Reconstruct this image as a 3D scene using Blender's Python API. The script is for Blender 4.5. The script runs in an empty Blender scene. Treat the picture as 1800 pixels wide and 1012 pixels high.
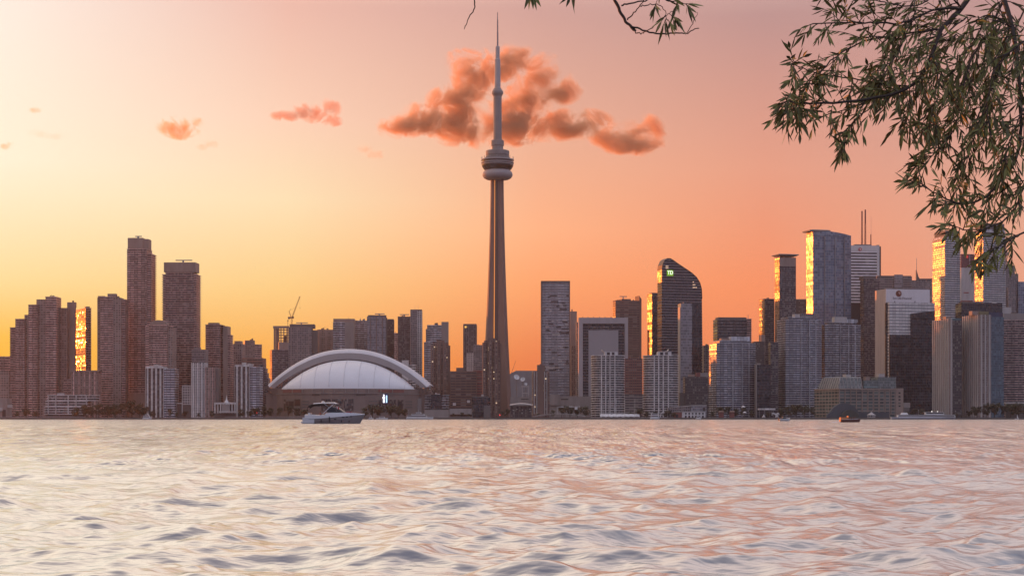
import bpy, bmesh, math, random
import numpy as np
from mathutils import Vector, Matrix
random.seed(7)
RNG = np.random.default_rng(11)
R = math.radians
PI = math.pi
scn = bpy.context.scene
col = scn.collection

# ------------------------------------------------------------------ camera
F = 2797.0           # focal length in photo pixels (photo is 1800 x 1012)
H = 1.4              # eye height above the water, metres
HY = 734.5           # photo row of the horizon
cam_d = bpy.data.cameras.new('camera')
cam = bpy.data.objects.new('camera', cam_d)
col.objects.link(cam)
cam.location = (0, 0, H)
cam.rotation_euler = (R(90), 0, 0)
cam_d.sensor_width = 36.0
cam_d.lens = F / 1800 * 36.0
cam_d.shift_y = (HY - 506) / 1800.0
cam_d.clip_start = 0.1
cam_d.clip_end = 40000
scn.camera = cam

# ------------------------------------------------------------------ world, sun, exposure
SUN_AZ, SUN_EL = -45.0, 3.6      # degrees; azimuth measured from the view axis, left is negative
def lin(c):
    out = []
    for v in c[:3]:
        v = v / 255.0
        out.append(v / 12.92 if v <= 0.04045 else ((v + 0.055) / 1.055) ** 2.4)
    return out

scn.view_settings.view_transform = 'Standard'
scn.view_settings.look = 'None'
scn.view_settings.gamma = 1
scn.view_settings.exposure = 0.0
scn.cycles.use_denoising = True
try:
    scn.cycles.denoiser = 'OPENIMAGEDENOISE'
    scn.cycles.denoising_prefilter = 'ACCURATE'
except Exception:
    pass
scn.cycles.max_bounces = 6
scn.cycles.diffuse_bounces = 2
scn.cycles.glossy_bounces = 3
scn.cycles.transmission_bounces = 2
scn.cycles.volume_bounces = 2
scn.cycles.transparent_max_bounces = 8
scn.cycles.caustics_reflective = False
scn.cycles.caustics_refractive = False
scn.cycles.sample_clamp_indirect = 4.0

world = bpy.data.worlds.new('World')
scn.world = world
world.use_nodes = True
wn = world.node_tree
wn.nodes.clear()

def nd(nt, kind, ins=None, **props):
    n = nt.nodes.new('ShaderNode' + kind)
    for k, v in props.items():
        setattr(n, k, v)
    if ins:
        for k, v in ins.items():
            s = n.inputs[k]
            if isinstance(v, bpy.types.NodeSocket):
                nt.links.new(v, s)
            else:
                s.default_value = v
    return n
def mth(nt, op, a, b=0.0, c=0.0, clamp=False):
    n = nd(nt, 'Math', {0: a, 1: b, 2: c}, operation=op)
    n.use_clamp = clamp
    return n.outputs[0]
def mixc(nt, f, a, b, mode='MIX'):
    n = nt.nodes.new('ShaderNodeMix')
    n.data_type = 'RGBA'; n.blend_type = mode
    for s, v in ((n.inputs[0], f), (n.inputs[6], a), (n.inputs[7], b)):
        if isinstance(v, bpy.types.NodeSocket): nt.links.new(v, s)
        elif s.type == 'RGBA': s.default_value = (v[0], v[1], v[2], 1)
        else: s.default_value = v
    return n.outputs[2]
def ramp(nt, fac, stops, gain=1.0):
    n = nt.nodes.new('ShaderNodeValToRGB')
    cr = n.color_ramp
    while len(cr.elements) < len(stops): cr.elements.new(0.5)
    for e, (p, c) in zip(cr.elements, stops):
        e.position = p; e.color = (c[0] * gain, c[1] * gain, c[2] * gain, 1)
    nt.links.new(fac, n.inputs[0])
    return n.outputs[0]

tc = nd(wn, 'TexCoord')
sep = nd(wn, 'SeparateXYZ', {0: tc.outputs['Generated']})
az = mth(wn, 'MULTIPLY', mth(wn, 'ARCTAN2', sep.outputs[0], sep.outputs[1]), 180 / PI)
el = mth(wn, 'MULTIPLY', mth(wn, 'ARCSINE', sep.outputs[2]), 1 / R(90.0), clamp=True)   # 0..1 over 0..90 deg
SKY = {  # azimuth of the column: elevation in degrees -> colour
 'L2': [(0, (255,176,52)), (2.7, (255,195,74)), (4.7, (260,227,160)), (8.8, (264,251,224)), (14.4, (258,246,234)), (20, (325,298,268)), (32, (315,285,260)), (46, (225,205,200)), (66, (150,142,156)), (90, (132,130,148))],
 'L1': [(0, (255,150,50)), (2, (255,172,72)), (4.7, (258,212,138)), (7.7, (259,233,188)), (10.5, (258,217,190)), (14.4, (242,192,176)), (20, (318,286,258)), (32, (305,274,252)), (46, (220,200,198)), (66, (150,142,156)), (90, (132,130,148))],
 'M':  [(0, (234,118,64)), (2, (243,131,78)), (4.7, (262,168,110)), (6.7, (264,185,137)), (10, (243,182,153)), (14.4, (213,165,156)), (20, (300,264,242)), (32, (292,260,244)), (46, (212,194,194)), (66, (150,142,156)), (90, (132,130,148))],
 'R1': [(0, (238,126,78)), (2, (244,138,90)), (4.7, (256,150,102)), (8.8, (238,163,136)), (14, (194,150,146)), (20, (272,240,228)), (32, (270,240,232)), (46, (200,186,190)), (66, (150,142,156)), (90, (132,130,148))],
 'R2': [(0, (232,146,112)), (2, (236,156,124)), (4.7, (237,165,136)), (6.8, (234,171,146)), (10, (216,162,148)), (14.4, (193,152,149)), (20, (260,232,226)), (32, (262,234,230)), (46, (196,184,190)), (66, (150,142,156)), (90, (132,130,148))],
 'S':  [(0, (255,128,26)), (5, (255,150,44)), (9, (255,178,90)), (14, (255,205,160)), (20, (325,290,255)), (32, (310,278,250)), (46, (225,205,200)), (66, (150,142,156)), (90, (132,130,148))],
 'B':  [(0, (110,112,142)), (8, (136,139,170)), (25, (184,186,214)), (52, (224,226,248)), (90, (122,124,146))],
}
def colm(k, gain=1.0):
    return ramp(wn, el, [(e / 90.0, lin(c)) for e, c in SKY[k]], gain)
def between(a0, a1):
    n = nd(wn, 'MapRange', {0: az, 1: a0, 2: a1, 3: 0.0, 4: 1.0}, interpolation_type='SMOOTHSTEP', clamp=True)
    return n.outputs[0]
def between_lin(a0, a1):
    return nd(wn, 'MapRange', {0: az, 1: a0, 2: a1, 3: 0.0, 4: 1.0}, clamp=True).outputs[0]
c = mixc(wn, between(-150, -75), colm('B'), colm('S'))
c = mixc(wn, between_lin(-32, -20), c, colm('L2'))
c = mixc(wn, between_lin(-18, -8), c, colm('L1'))
c = mixc(wn, between_lin(-8, 1), c, colm('M'))
c = mixc(wn, between_lin(1, 9), c, colm('R1'))
c = mixc(wn, between_lin(9, 18), c, colm('R2'))
c = mixc(wn, between(25, 90), c, colm('B'))
# warm glow round the sun (left of the frame)
sd = (math.sin(R(SUN_AZ)) * math.cos(R(SUN_EL)), math.cos(R(SUN_AZ)) * math.cos(R(SUN_EL)), math.sin(R(SUN_EL)))
dt = nd(wn, 'VectorMath', {0: tc.outputs['Generated'], 1: sd}, operation='DOT_PRODUCT').outputs['Value']
glow = mth(wn, 'POWER', mth(wn, 'MAXIMUM', dt, 0.0), 60.0)
c = mixc(wn, glow, c, (1.2, 0.3, 0.03), 'ADD')
bright = nd(wn, 'VectorMath', {0: c, 'Scale': 10.0}, operation='SCALE').outputs[0]   # the Background below runs at 0.1
sky = nd(wn, 'TexSky', sky_type='NISHITA', sun_disc=False, sun_elevation=R(SUN_EL), sun_rotation=R(SUN_AZ),
         altitude=0, air_density=1.0, dust_density=3.0, ozone_density=1.0)
mixed = mixc(wn, 0.94, sky.outputs[0], bright)
bg = nd(wn, 'Background', {'Color': mixed, 'Strength': 0.1})
wo = nd(wn, 'OutputWorld', {'Surface': bg.outputs[0]})

sun_d = bpy.data.lights.new('sun', 'SUN')
sun_d.energy = 3.0
sun_d.angle = R(0.5)
sun_d.color = (1.0, 0.22, 0.03)
sun = bpy.data.objects.new('sun', sun_d)
col.objects.link(sun)
sun.location = (-300, 300, 200)
sun.rotation_euler = Vector(sd).to_track_quat('Z', 'Y').to_euler()

# ------------------------------------------------------------------ helpers
GZ = 1.7     # level of the land
def PX(px, py, Y): return Vector(((px - 900) / F * Y, Y, H + (HY - py) / F * Y))
def ZP(py, Y): return H + (HY - py) / F * Y
def XP(px, Y): return (px - 900) / F * Y

def tag(o, label=None, cat=None, group=None, kind=None):
    if label: o['label'] = label
    if cat: o['category'] = cat
    if group: o['group'] = group
    if kind: o['kind'] = kind
    return o
def empty(name, loc, rz=0.0):
    o = bpy.data.objects.new(name, None)
    o.empty_display_size = 2
    col.objects.link(o)
    o.location = loc; o.rotation_euler = (0, 0, rz)
    return o
def copy_tree(o, parent=None):
    c = o.copy(); col.objects.link(c)
    c.parent = parent
    for ch in [x for x in o.children]: copy_tree(ch, c)
    return c

class MB:
    """collects faces; build() links them as ONE mesh object"""
    def __init__(s): s.v = []; s.f = []; s.m = []; s.uv = []
    def face(s, pts, m=0, uv=None):
        i = len(s.v); n = len(pts)
        s.v.extend([tuple(p) for p in pts])
        s.f.append(tuple(range(i, i + n))); s.m.append(m)
        s.uv.extend(uv if uv else [(p[0] + p[1], p[2]) for p in pts])
        return s
    def idx(s, verts, faces, m=0):
        i = len(s.v); s.v.extend([tuple(p) for p in verts])
        for f in faces:
            s.f.append(tuple(i + k for k in f)); s.m.append(m)
            s.uv.extend([(verts[k][0] + verts[k][1], verts[k][2]) for k in f])
        return s
    def box(s, x0, x1, y0, y1, z0, z1, m=0):
        v = [(x0,y0,z0),(x1,y0,z0),(x1,y1,z0),(x0,y1,z0),(x0,y0,z1),(x1,y0,z1),(x1,y1,z1),(x0,y1,z1)]
        return s.idx(v, [(0,3,2,1),(4,5,6,7),(0,1,5,4),(1,2,6,5),(2,3,7,6),(3,0,4,7)], m)
    def obox(s, c, size, rz=0, m=0):
        hx, hy, hz = [k / 2 for k in size]
        M = Matrix.Translation(c) @ Matrix.Rotation(rz, 4, 'Z')
        v = [M @ Vector(p) for p in ((-hx,-hy,-hz),(hx,-hy,-hz),(hx,hy,-hz),(-hx,hy,-hz),(-hx,-hy,hz),(hx,-hy,hz),(hx,hy,hz),(-hx,hy,hz))]
        return s.idx(v, [(0,3,2,1),(4,5,6,7),(0,1,5,4),(1,2,6,5),(2,3,7,6),(3,0,4,7)], m)
    def tube(s, pts, radii, n=6, m=0, cap=True):
        pts = [Vector(p) for p in pts]
        if not hasattr(radii, '__len__'): radii = [radii] * len(pts)
        verts = []
        up = Vector((0.13, 0.21, 0.97))
        for k, p in enumerate(pts):
            a = pts[max(k - 1, 0)]; b = pts[min(k + 1, len(pts) - 1)]
            t = (b - a).normalized()
            u = t.cross(up)
            if u.length < 1e-3: u = t.cross(Vector((1, 0, 0)))
            u.normalize(); w = t.cross(u)
            for j in range(n):
                an = 2 * PI * j / n
                verts.append(p + (u * math.cos(an) + w * math.sin(an)) * radii[k])
        faces = []
        for k in range(len(pts) - 1):
            for j in range(n):
                j2 = (j + 1) % n
                faces.append((k*n+j, k*n+j2, (k+1)*n+j2, (k+1)*n+j))
        if cap:
            faces.append(tuple(range(n - 1, -1, -1))); faces.append(tuple(range((len(pts)-1)*n, len(pts)*n)))
        return s.idx(verts, faces, m)
    def lathe(s, prof, n=32, c=(0, 0, 0), m=0, mats=None):
        """prof: list of (r, z) from bottom to top"""
        verts = []
        for r, z in prof:
            for j in range(n):
                a = 2 * PI * j / n
                verts.append((c[0] + r * math.cos(a), c[1] + r * math.sin(a), c[2] + z))
        i = len(s.v); s.v.extend(verts)
        def add(f, mm):
            s.f.append(tuple(i + k for k in f)); s.m.append(mm)
            s.uv.extend([(verts[k][0] + verts[k][1], verts[k][2]) for k in f])
        for k in range(len(prof) - 1):
            mm = mats[k] if mats else m
            for j in range(n):
                j2 = (j + 1) % n
                add((k*n+j, k*n+j2, (k+1)*n+j2, (k+1)*n+j), mm)
        add(tuple(range(n - 1, -1, -1)), mats[0] if mats else m)
        add(tuple(range((len(prof)-1)*n, len(prof)*n)), mats[-1] if mats else m)
        return s
    def loft(s, rings, mats=0, us=None, cap=True, capm=0, caplow=False):
        """rings: closed rings of equally many points, joined in order; us: perimeter coordinate of each ring point (n+1 values)"""
        n = len(rings[0]); i = len(s.v)
        for r in rings: s.v.extend([tuple(p) for p in r])
        if us is None:
            us = [0.0]
            for j in range(n):
                a, b = rings[0][j], rings[0][(j + 1) % n]
                us.append(us[-1] + math.dist(a[:2], b[:2]))
        for k in range(len(rings) - 1):
            for j in range(n):
                j2 = (j + 1) % n
                s.f.append((i+k*n+j, i+k*n+j2, i+(k+1)*n+j2, i+(k+1)*n+j))
                if callable(mats): s.m.append(mats(k, j))
                elif hasattr(mats, '__len__'): s.m.append(mats[k])
                else: s.m.append(mats)
                s.uv.extend([(us[j], rings[k][j][2]), (us[j+1], rings[k][j2][2]), (us[j+1], rings[k+1][j2][2]), (us[j], rings[k+1][j][2])])
        if cap:
            s.f.append(tuple(i + (len(rings)-1)*n + j for j in range(n))); s.m.append(capm)
            s.uv.extend([(p[0], p[1]) for p in rings[-1]])
        if caplow:
            s.f.append(tuple(i + j for j in range(n - 1, -1, -1))); s.m.append(capm)
            s.uv.extend([(p[0], p[1]) for p in rings[0][::-1]])
        return s
    def build(s, name, mats, parent=None, loc=None, rz=0.0, smooth=False):
        me = bpy.data.meshes.new(name)
        me.from_pydata(s.v, [], s.f)
        ul = me.uv_layers.new(name='UVMap')
        ul.data.foreach_set('uv', np.array(s.uv, dtype=np.float32).ravel())
        if not isinstance(mats, (list, tuple)): mats = [mats]
        for m_ in mats: me.materials.append(m_)
        me.polygons.foreach_set('material_index', np.array(s.m, dtype=np.int32))
        if smooth: me.polygons.foreach_set('use_smooth', np.ones(len(s.f), dtype=bool))
        me.update()
        o = bpy.data.objects.new(name, me)
        col.objects.link(o)
        if loc is not None: o.location = loc
        o.rotation_euler = (0, 0, rz)
        if parent: o.parent = parent
        return o

# ------------------------------------------------------------------ materials
def newmat(name):
    m = bpy.data.materials.new(name); m.use_nodes = True
    nt = m.node_tree; nt.nodes.clear()
    out = nd(nt, 'OutputMaterial')
    b = nd(nt, 'BsdfPrincipled')
    nt.links.new(b.outputs[0], out.inputs[0])
    return m, nt, b
def plain(name, c, rough=0.7, var=0.18, scale=0.15, metallic=0.0, streak=True, spec=0.5):
    """wall or object paint with blotches and faint vertical streaks of dirt"""
    m, nt, b = newmat(name)
    tcn = nd(nt, 'TexCoord')
    mp = nd(nt, 'Mapping', {'Vector': tcn.outputs['Object'], 'Scale': (scale, scale, scale * (0.25 if streak else 1.0))})
    nz = nd(nt, 'TexNoise', {'Vector': mp.outputs[0], 'Scale': 1.0, 'Detail': 5.0, 'Roughness': 0.6})
    f = nd(nt, 'MapRange', {0: nz.outputs[0], 1: 0.3, 2: 0.7, 3: 1 - var, 4: 1 + var * 0.6})
    cc = nd(nt, 'VectorMath', {0: tuple(c[:3]), 'Scale': f.outputs[0]}, operation='SCALE')
    nt.links.new(cc.outputs[0], b.inputs['Base Color'])
    b.inputs['Roughness'].default_value = rough
    b.inputs['Metallic'].default_value = metallic
    b.inputs['Specular IOR Level'].default_value = spec
    return m
def facade(name, wall, glass, bw=3.0, fh=3.0, wu=0.25, wv=0.35, gr=0.35, blind=0.25, blind_glint_col=(0.22, 0.2, 0.19), lit=0.0, jit=0.12, ior=1.55, wr=0.75, wide=0.0):
    """windows in a wall: UV is in metres along the wall and up; every pane has its own tint and tilt, some are pale (blinds, painted reflections)"""
    m, nt, b = newmat(name)
    uv = nd(nt, 'UVMap', uv_map='UVMap')
    sp = nd(nt, 'SeparateXYZ', {0: uv.outputs[0]})
    cu = mth(nt, 'DIVIDE', sp.outputs[0], bw); cv = mth(nt, 'DIVIDE', sp.outputs[1], fh)
    iu = mth(nt, 'FLOOR', cu); iv = mth(nt, 'FLOOR', cv)
    mu = mth(nt, 'GREATER_THAN', mth(nt, 'FRACT', cu), wu)
    mv = mth(nt, 'GREATER_THAN', mth(nt, 'FRACT', cv), wv)
    mask = mth(nt, 'MULTIPLY', mu, mv)
    oi = nd(nt, 'ObjectInfo')
    cell = nd(nt, 'CombineXYZ', {0: iu, 1: iv, 2: mth(nt, 'MULTIPLY', oi.outputs['Random'], 57.0)})
    wnz = nd(nt, 'TexWhiteNoise', {'Vector': cell.outputs[0]}, noise_dimensions='3D')
    r = wnz.outputs[0]
    # floors vary a little as a whole, walls are blotchy
    row = nd(nt, 'TexWhiteNoise', {'W': mth(nt, 'ADD', iv, mth(nt, 'MULTIPLY', oi.outputs['Random'], 31.0))}, noise_dimensions='1D')
    nz = nd(nt, 'TexNoise', {'Vector': nd(nt, 'TexCoord').outputs['Object'], 'Scale': 0.06, 'Detail': 5.0})
    wf = mth(nt, 'MULTIPLY', mth(nt, 'MULTIPLY_ADD', nz.outputs[0], 0.7, 0.65), mth(nt, 'MULTIPLY_ADD', row.outputs[0], 0.16, 0.92))
    wc = nd(nt, 'VectorMath', {0: tuple(wall), 'Scale': wf}, operation='SCALE').outputs[0]
    gf = mth(nt, 'MULTIPLY_ADD', r, 0.9, 0.55)
    gc = nd(nt, 'VectorMath', {0: tuple(glass), 'Scale': gf}, operation='SCALE').outputs[0]
    isb = mth(nt, 'LESS_THAN', r, blind)  # pale panes: blinds, and window reflections painted into the base colour
    gc = mixc(nt, mth(nt, 'MULTIPLY', isb, 0.8), gc, blind_glint_col)
    base = mixc(nt, mask, wc, gc)
    nt.links.new(base, b.inputs['Base Color'])
    ro = nd(nt, 'MapRange', {0: mask, 1: 0.0, 2: 1.0, 3: wr, 4: gr})
    nt.links.new(ro.outputs[0], b.inputs['Roughness'])
    b.inputs['IOR'].default_value = ior
    geo = nd(nt, 'NewGeometry')
    off = nd(nt, 'VectorMath', {0: mixc(nt, 0.6, wnz.outputs[1], row.outputs[1]), 1: (0.5, 0.5, 0.5)}, operation='SUBTRACT')
    ofs = nd(nt, 'VectorMath', {0: off.outputs[0], 'Scale': mth(nt, 'MULTIPLY', mask, jit)}, operation='SCALE')
    nn = nd(nt, 'VectorMath', {0: geo.outputs['Normal'], 1: ofs.outputs[0]}, operation='ADD')
    nm = nd(nt, 'VectorMath', {0: nn.outputs[0]}, operation='NORMALIZE')
    nt.links.new(nm.outputs[0], b.inputs['Normal'])
    if lit > 0:
        on = mth(nt, 'MULTIPLY', mth(nt, 'GREATER_THAN', nd(nt, 'SeparateColor', {0: wnz.outputs[1]}).outputs[1], 1 - lit), mask)
        b.inputs['Emission Color'].default_value = (1.0, 0.72, 0.45, 1)
        nt.links.new(mth(nt, 'MULTIPLY', on, 0.8), b.inputs['Emission Strength'])
    return m
def glassy(name, c, rough=0.12, ior=1.55, metallic=0.0):
    m, nt, b = newmat(name)
    b.inputs['Base Color'].default_value = (*c, 1); b.inputs['Roughness'].default_value = rough
    b.inputs['IOR'].default_value = ior; b.inputs['Metallic'].default_value = metallic
    return m
def glower(name, c, s):
    m, nt, b = newmat(name)
    b.inputs['Base Color'].default_value = (*c, 1)
    b.inputs['Emission Color'].default_value = (*c, 1); b.inputs['Emission Strength'].default_value = s
    return m

def rail(name, c, bay=4.6, fh=3.0, gap=.10, amp=.55):
    """balcony edges: every bay and every balcony has its own tone (glass, washing, shade cloth), with dark joints between"""
    m, nt, b = newmat(name)
    uv = nd(nt, 'UVMap', uv_map='UVMap'); sp = nd(nt, 'SeparateXYZ', {0: uv.outputs[0]}); oi = nd(nt, 'ObjectInfo')
    cu = mth(nt, 'DIVIDE', sp.outputs[0], bay); iu = mth(nt, 'FLOOR', cu); iv = mth(nt, 'FLOOR', mth(nt, 'DIVIDE', sp.outputs[1], fh))
    sd_ = mth(nt, 'MULTIPLY', oi.outputs['Random'], 91.0)
    w1 = nd(nt, 'TexWhiteNoise', {'Vector': nd(nt, 'CombineXYZ', {0: iu, 1: sd_, 2: 0.0}).outputs[0]}, noise_dimensions='3D').outputs[0]
    w2 = nd(nt, 'TexWhiteNoise', {'Vector': nd(nt, 'CombineXYZ', {0: iu, 1: iv, 2: sd_}).outputs[0]}, noise_dimensions='3D').outputs[0]
    f = mth(nt, 'MULTIPLY', mth(nt, 'MULTIPLY_ADD', w1, amp, 1 - amp * .6), mth(nt, 'MULTIPLY_ADD', w2, amp, 1 - amp * .55))
    f = mth(nt, 'MULTIPLY', f, mth(nt, 'MULTIPLY_ADD', mth(nt, 'GREATER_THAN', mth(nt, 'FRACT', cu), gap), .6, .4))
    cc = nd(nt, 'VectorMath', {0: tuple(c), 'Scale': f}, operation='SCALE')
    nt.links.new(cc.outputs[0], b.inputs['Base Color']); b.inputs['Roughness'].default_value = .6
    return m
M = {}
M['conc'] = plain('concrete', (0.30, 0.27, 0.26))
M['conc_light'] = plain('pale_concrete', (0.50, 0.47, 0.46))
M['conc_dark'] = plain('dark_concrete', (0.15, 0.14, 0.14))
M['conc_warm'] = plain('warm_concrete', (0.33, 0.25, 0.22))
M['brick'] = plain('brown_brick', (0.20, 0.13, 0.11))
M['white'] = plain('white_wall', (0.68, 0.66, 0.66), var=0.1)
M['white_paint'] = plain('white_paint', (0.78, 0.78, 0.78), rough=0.35, var=0.06, streak=False)
M['grey_metal'] = plain('grey_metal', (0.3, 0.3, 0.32), rough=0.45, var=0.1)
M['black_metal'] = plain('black_metal', (0.04, 0.04, 0.045), rough=0.5, var=0.1)
M['dark_glass'] = glassy('dark_glass', (0.02, 0.022, 0.028), 0.12)
M['red_brown'] = plain('red_cladding', (0.26, 0.10, 0.09))
M['orange_paint'] = plain('crane_paint', (0.45, 0.2, 0.08), rough=0.5)
M['rail_white'] = rail('white_balcony_edge', (0.70, 0.67, 0.66), amp=.3, gap=.05)
M['rail_grey'] = rail('grey_balcony_edge', (0.52, 0.53, 0.58))
M['rail_warm'] = rail('warm_balcony_edge', (0.60, 0.40, 0.37))
M['rail_dark'] = rail('dark_balcony_edge', (0.19, 0.18, 0.20))
M['glz_dark'] = facade('glazing_dark', (0.10, 0.09, 0.09), (0.026, 0.028, 0.035), bw=2.2, fh=3.0, wu=0.12, wv=0.02, gr=0.27, blind=0.3, jit=0.24)
M['glz_brown'] = facade('glazing_brown', (0.17, 0.115, 0.105), (0.04, 0.028, 0.028), bw=1.8, fh=3.0, wu=0.2, wv=0.02, gr=0.35, blind=0.35, jit=0.12)
M['glz_blue'] = facade('glazing_blue', (0.16, 0.17, 0.2), (0.05, 0.06, 0.085), bw=1.5, fh=3.0, wu=0.1, wv=0.05, gr=0.27, blind=0.15, ior=1.9, jit=0.24)
M['grid_brown'] = facade('brown_window_grid', (0.28, 0.21, 0.19), (0.05, 0.04, 0.045), bw=2.8, fh=3.0, wu=0.42, wv=0.42, blind=0.3)
M['grid_warm'] = facade('warm_window_grid', (0.34, 0.27, 0.25), (0.06, 0.05, 0.05), bw=3.2, fh=3.0, wu=0.35, wv=0.45, blind=0.35)
M['grid_grey'] = facade('grey_window_grid', (0.27, 0.25, 0.26), (0.045, 0.045, 0.055), bw=2.6, fh=3.3, wu=0.3, wv=0.4, blind=0.25)
M['grid_white'] = facade('white_window_grid', (0.58, 0.55, 0.54), (0.05, 0.05, 0.055), bw=3.0, fh=3.2, wu=0.4, wv=0.4, blind=0.2)
M['grid_dark'] = facade('dark_window_grid', (0.10, 0.09, 0.095), (0.03, 0.03, 0.036), bw=2.4, fh=3.3, wu=0.25, wv=0.4, blind=0.25)
M['strip_grey'] = facade('grey_strip_windows', (0.29, 0.26, 0.26), (0.04, 0.04, 0.05), bw=6.0, fh=3.4, wu=0.04, wv=0.5, blind=0.25)
M['strip_brown'] = facade('brown_strip_windows', (0.25, 0.15, 0.13), (0.045, 0.035, 0.04), bw=7.0, fh=3.6, wu=0.06, wv=0.52, blind=0.2)
M['strip_white'] = facade('white_strip_windows', (0.80, 0.78, 0.80), (0.03, 0.03, 0.034), bw=6.0, fh=4.6, wu=0.0, wv=0.5, blind=0.1)
M['curtain_blue'] = facade('blue_curtain_wall', (0.17, 0.19, 0.235), (0.085, 0.125, 0.185), bw=3.4, fh=3.9, wu=0.1, wv=0.16, gr=0.27, blind=0.3, blind_glint_col=(0.24, 0.30, 0.38), ior=1.9, jit=0.24, wr=0.4)
M['curtain_dark'] = facade('dark_curtain_wall', (0.034, 0.038, 0.052), (0.012, 0.016, 0.025), bw=2.6, fh=3.8, wu=0.08, wv=0.14, gr=0.27, blind=0.12, blind_glint_col=(0.045, 0.05, 0.065), ior=1.6, jit=0.24)
M['curtain_grey'] = facade('grey_curtain_wall', (0.26, 0.26, 0.28), (0.13, 0.13, 0.15), bw=2.2, fh=3.8, wu=0.08, wv=0.2, gr=0.27, blind=0.4, blind_glint_col=(0.26, 0.26, 0.29), ior=1.8, jit=0.24)
M['curtain_teal'] = facade('teal_curtain_wall', (0.05, 0.10, 0.14), (0.03, 0.075, 0.11), bw=1.8, fh=3.0, wu=0.1, wv=0.2, gr=0.27, blind=0.25, blind_glint_col=(0.12, 0.2, 0.25), ior=1.8, jit=0.24)
M['lit_brick'] = facade('brick_with_lit_windows', (0.21, 0.135, 0.115), (0.045, 0.035, 0.04), bw=3.4, fh=2.9, wu=0.5, wv=0.5, blind=0.35, blind_glint_col=(0.3, 0.26, 0.22), lit=0.05)
M['glz_mirror'] = facade('glazing_mirror', (0.17, 0.10, 0.09), (0.05, 0.035, 0.03), bw=3.2, fh=3.0, wu=0.3, wv=0.05, gr=0.2, blind=0.2, ior=1.5, jit=0.5)

# ------------------------------------------------------------------ ground and shore
g = MB(); g.face([(-7000, 1886, GZ), (7000, 1886, GZ), (7000, 9000, GZ), (-7000, 9000, GZ)])
tag(g.build('ground', plain('ground_earth', (0.10, 0.095, 0.085), scale=0.02)), kind='structure')
g = MB(); g.box(-2600, 2600, 1884.5, 1886.2, -2.0, GZ + 0.15); g.box(-2600, 2600, 1884.3, 1886.4, GZ + 0.15, GZ + 0.45)
tag(g.build('quay_wall', plain('quay_concrete', (0.17, 0.15, 0.14), scale=0.3)), 'long low concrete quay wall along the far shore at the water line', 'quay wall')

# ------------------------------------------------------------------ generic high-rise builder
def offset_plan(plan, outs):
    """mitred outward offset of a counter-clockwise plan; outs: one value or one per edge"""
    n = len(plan)
    if not hasattr(outs, '__len__'): outs = [outs] * n
    res = []
    for i in range(n):
        p0, p, p1 = plan[i - 1], plan[i], plan[(i + 1) % n]
        def nor(a, b):
            dx, dy = b[0] - a[0], b[1] - a[1]; l = math.hypot(dx, dy) or 1
            return dy / l, -dx / l
        n0, n1 = nor(p0, p), nor(p, p1)
        o0, o1 = outs[i - 1], outs[i]
        det = n0[0] * n1[1] - n0[1] * n1[0]
        if abs(det) < 0.05:
            res.append((p[0] + (n0[0] + n1[0]) / 2 * (o0 + o1) / 2, p[1] + (n0[1] + n1[1]) / 2 * (o0 + o1) / 2))
        else:
            x = (o0 * n1[1] - o1 * n0[1]) / det; y = (n0[0] * o1 - n1[0] * o0) / det
            res.append((p[0] + x, p[1] + y))
    return res
def pier_plan(plan, spacing, pw, pd, edges=None):
    """adds a vertical rib in the middle of every bay; returns plan and the flag 'this edge belongs to a rib'"""
    out, flag, us = [], [], [0.0]
    n = len(plan)
    for i in range(n):
        a, b = plan[i], plan[(i + 1) % n]
        L = math.dist(a, b); dx, dy = (b[0] - a[0]) / L, (b[1] - a[1]) / L; nx, ny = dy, -dx
        k = max(1, round(L / spacing)) if (edges is None or i in edges) else 0
        pts = [(0, 0)]
        fl = []
        for j in range(k):
            bay = L / k; s0 = j * bay + (bay - pw) / 2; s1 = s0 + pw
            pts += [(s0, 0), (s0, pd), (s1, pd), (s1, 0)]
            fl += [0, 1, 1, 1]
        fl.append(0)
        for (q, o), f in zip(pts, fl):
            out.append((a[0] + dx * q + nx * o, a[1] + dy * q + ny * o)); flag.append(f)
    for i in range(len(out)): us.append(us[-1] + math.dist(out[i], out[(i + 1) % len(out)]))
    return out, flag, us
def R3(plan, z): return [(p[0], p[1], z) for p in plan]
def flat(m): return ('flat', m)
def bands(glass, slab, fh=3.0, out=1.1, t=1.15): return ('bands', glass, slab, fh, out, t)
def piers(rec, pier, sp=4.0, pw=1.2, pd=0.8): return ('piers', rec, pier, sp, pw, pd)
def shell(plan, z0, z1, style, name, parent, capmat=None):
    mb = MB(); cap = capmat or M['conc_dark']
    if style[0] == 'flat':
        mb.loft([R3(plan, z0), R3(plan, z1)], 0, capm=1); mats = [M[style[1]], cap]
    elif style[0] == 'bands':
        _, gl, sl, fh, out, t = style
        nf = max(1, round((z1 - z0) / fh)); fh = (z1 - z0 - t) / nf
        po = offset_plan(plan, out); rings, ms = [], []
        us = [0.0]
        for j in range(len(plan)): us.append(us[-1] + math.dist(plan[j], plan[(j + 1) % len(plan)]))
        for i in range(nf + 1):
            z = z0 + i * fh
            rings += [R3(plan, z), R3(po, z), R3(po, z + t), R3(plan, z + t)]
            ms += [1, 1, 1, 0]
        mb.loft(rings, ms[:-1], us=us, capm=2); mats = [M[gl], M[sl], cap]
    else:
        _, rc, pr, sp, pw, pd = style
        pl, fl, us = pier_plan(plan, sp, pw, pd)
        mb.loft([R3(pl, z0), R3(pl, z1)], lambda k, j: fl[j], us=us, capm=2); mats = [M[rc], M[pr], cap]
    return mb.build(name, mats, parent)
def rect(x0, x1, y0, y1): return [(x0, y0), (x1, y0), (x1, y1), (x0, y1)]
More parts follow.
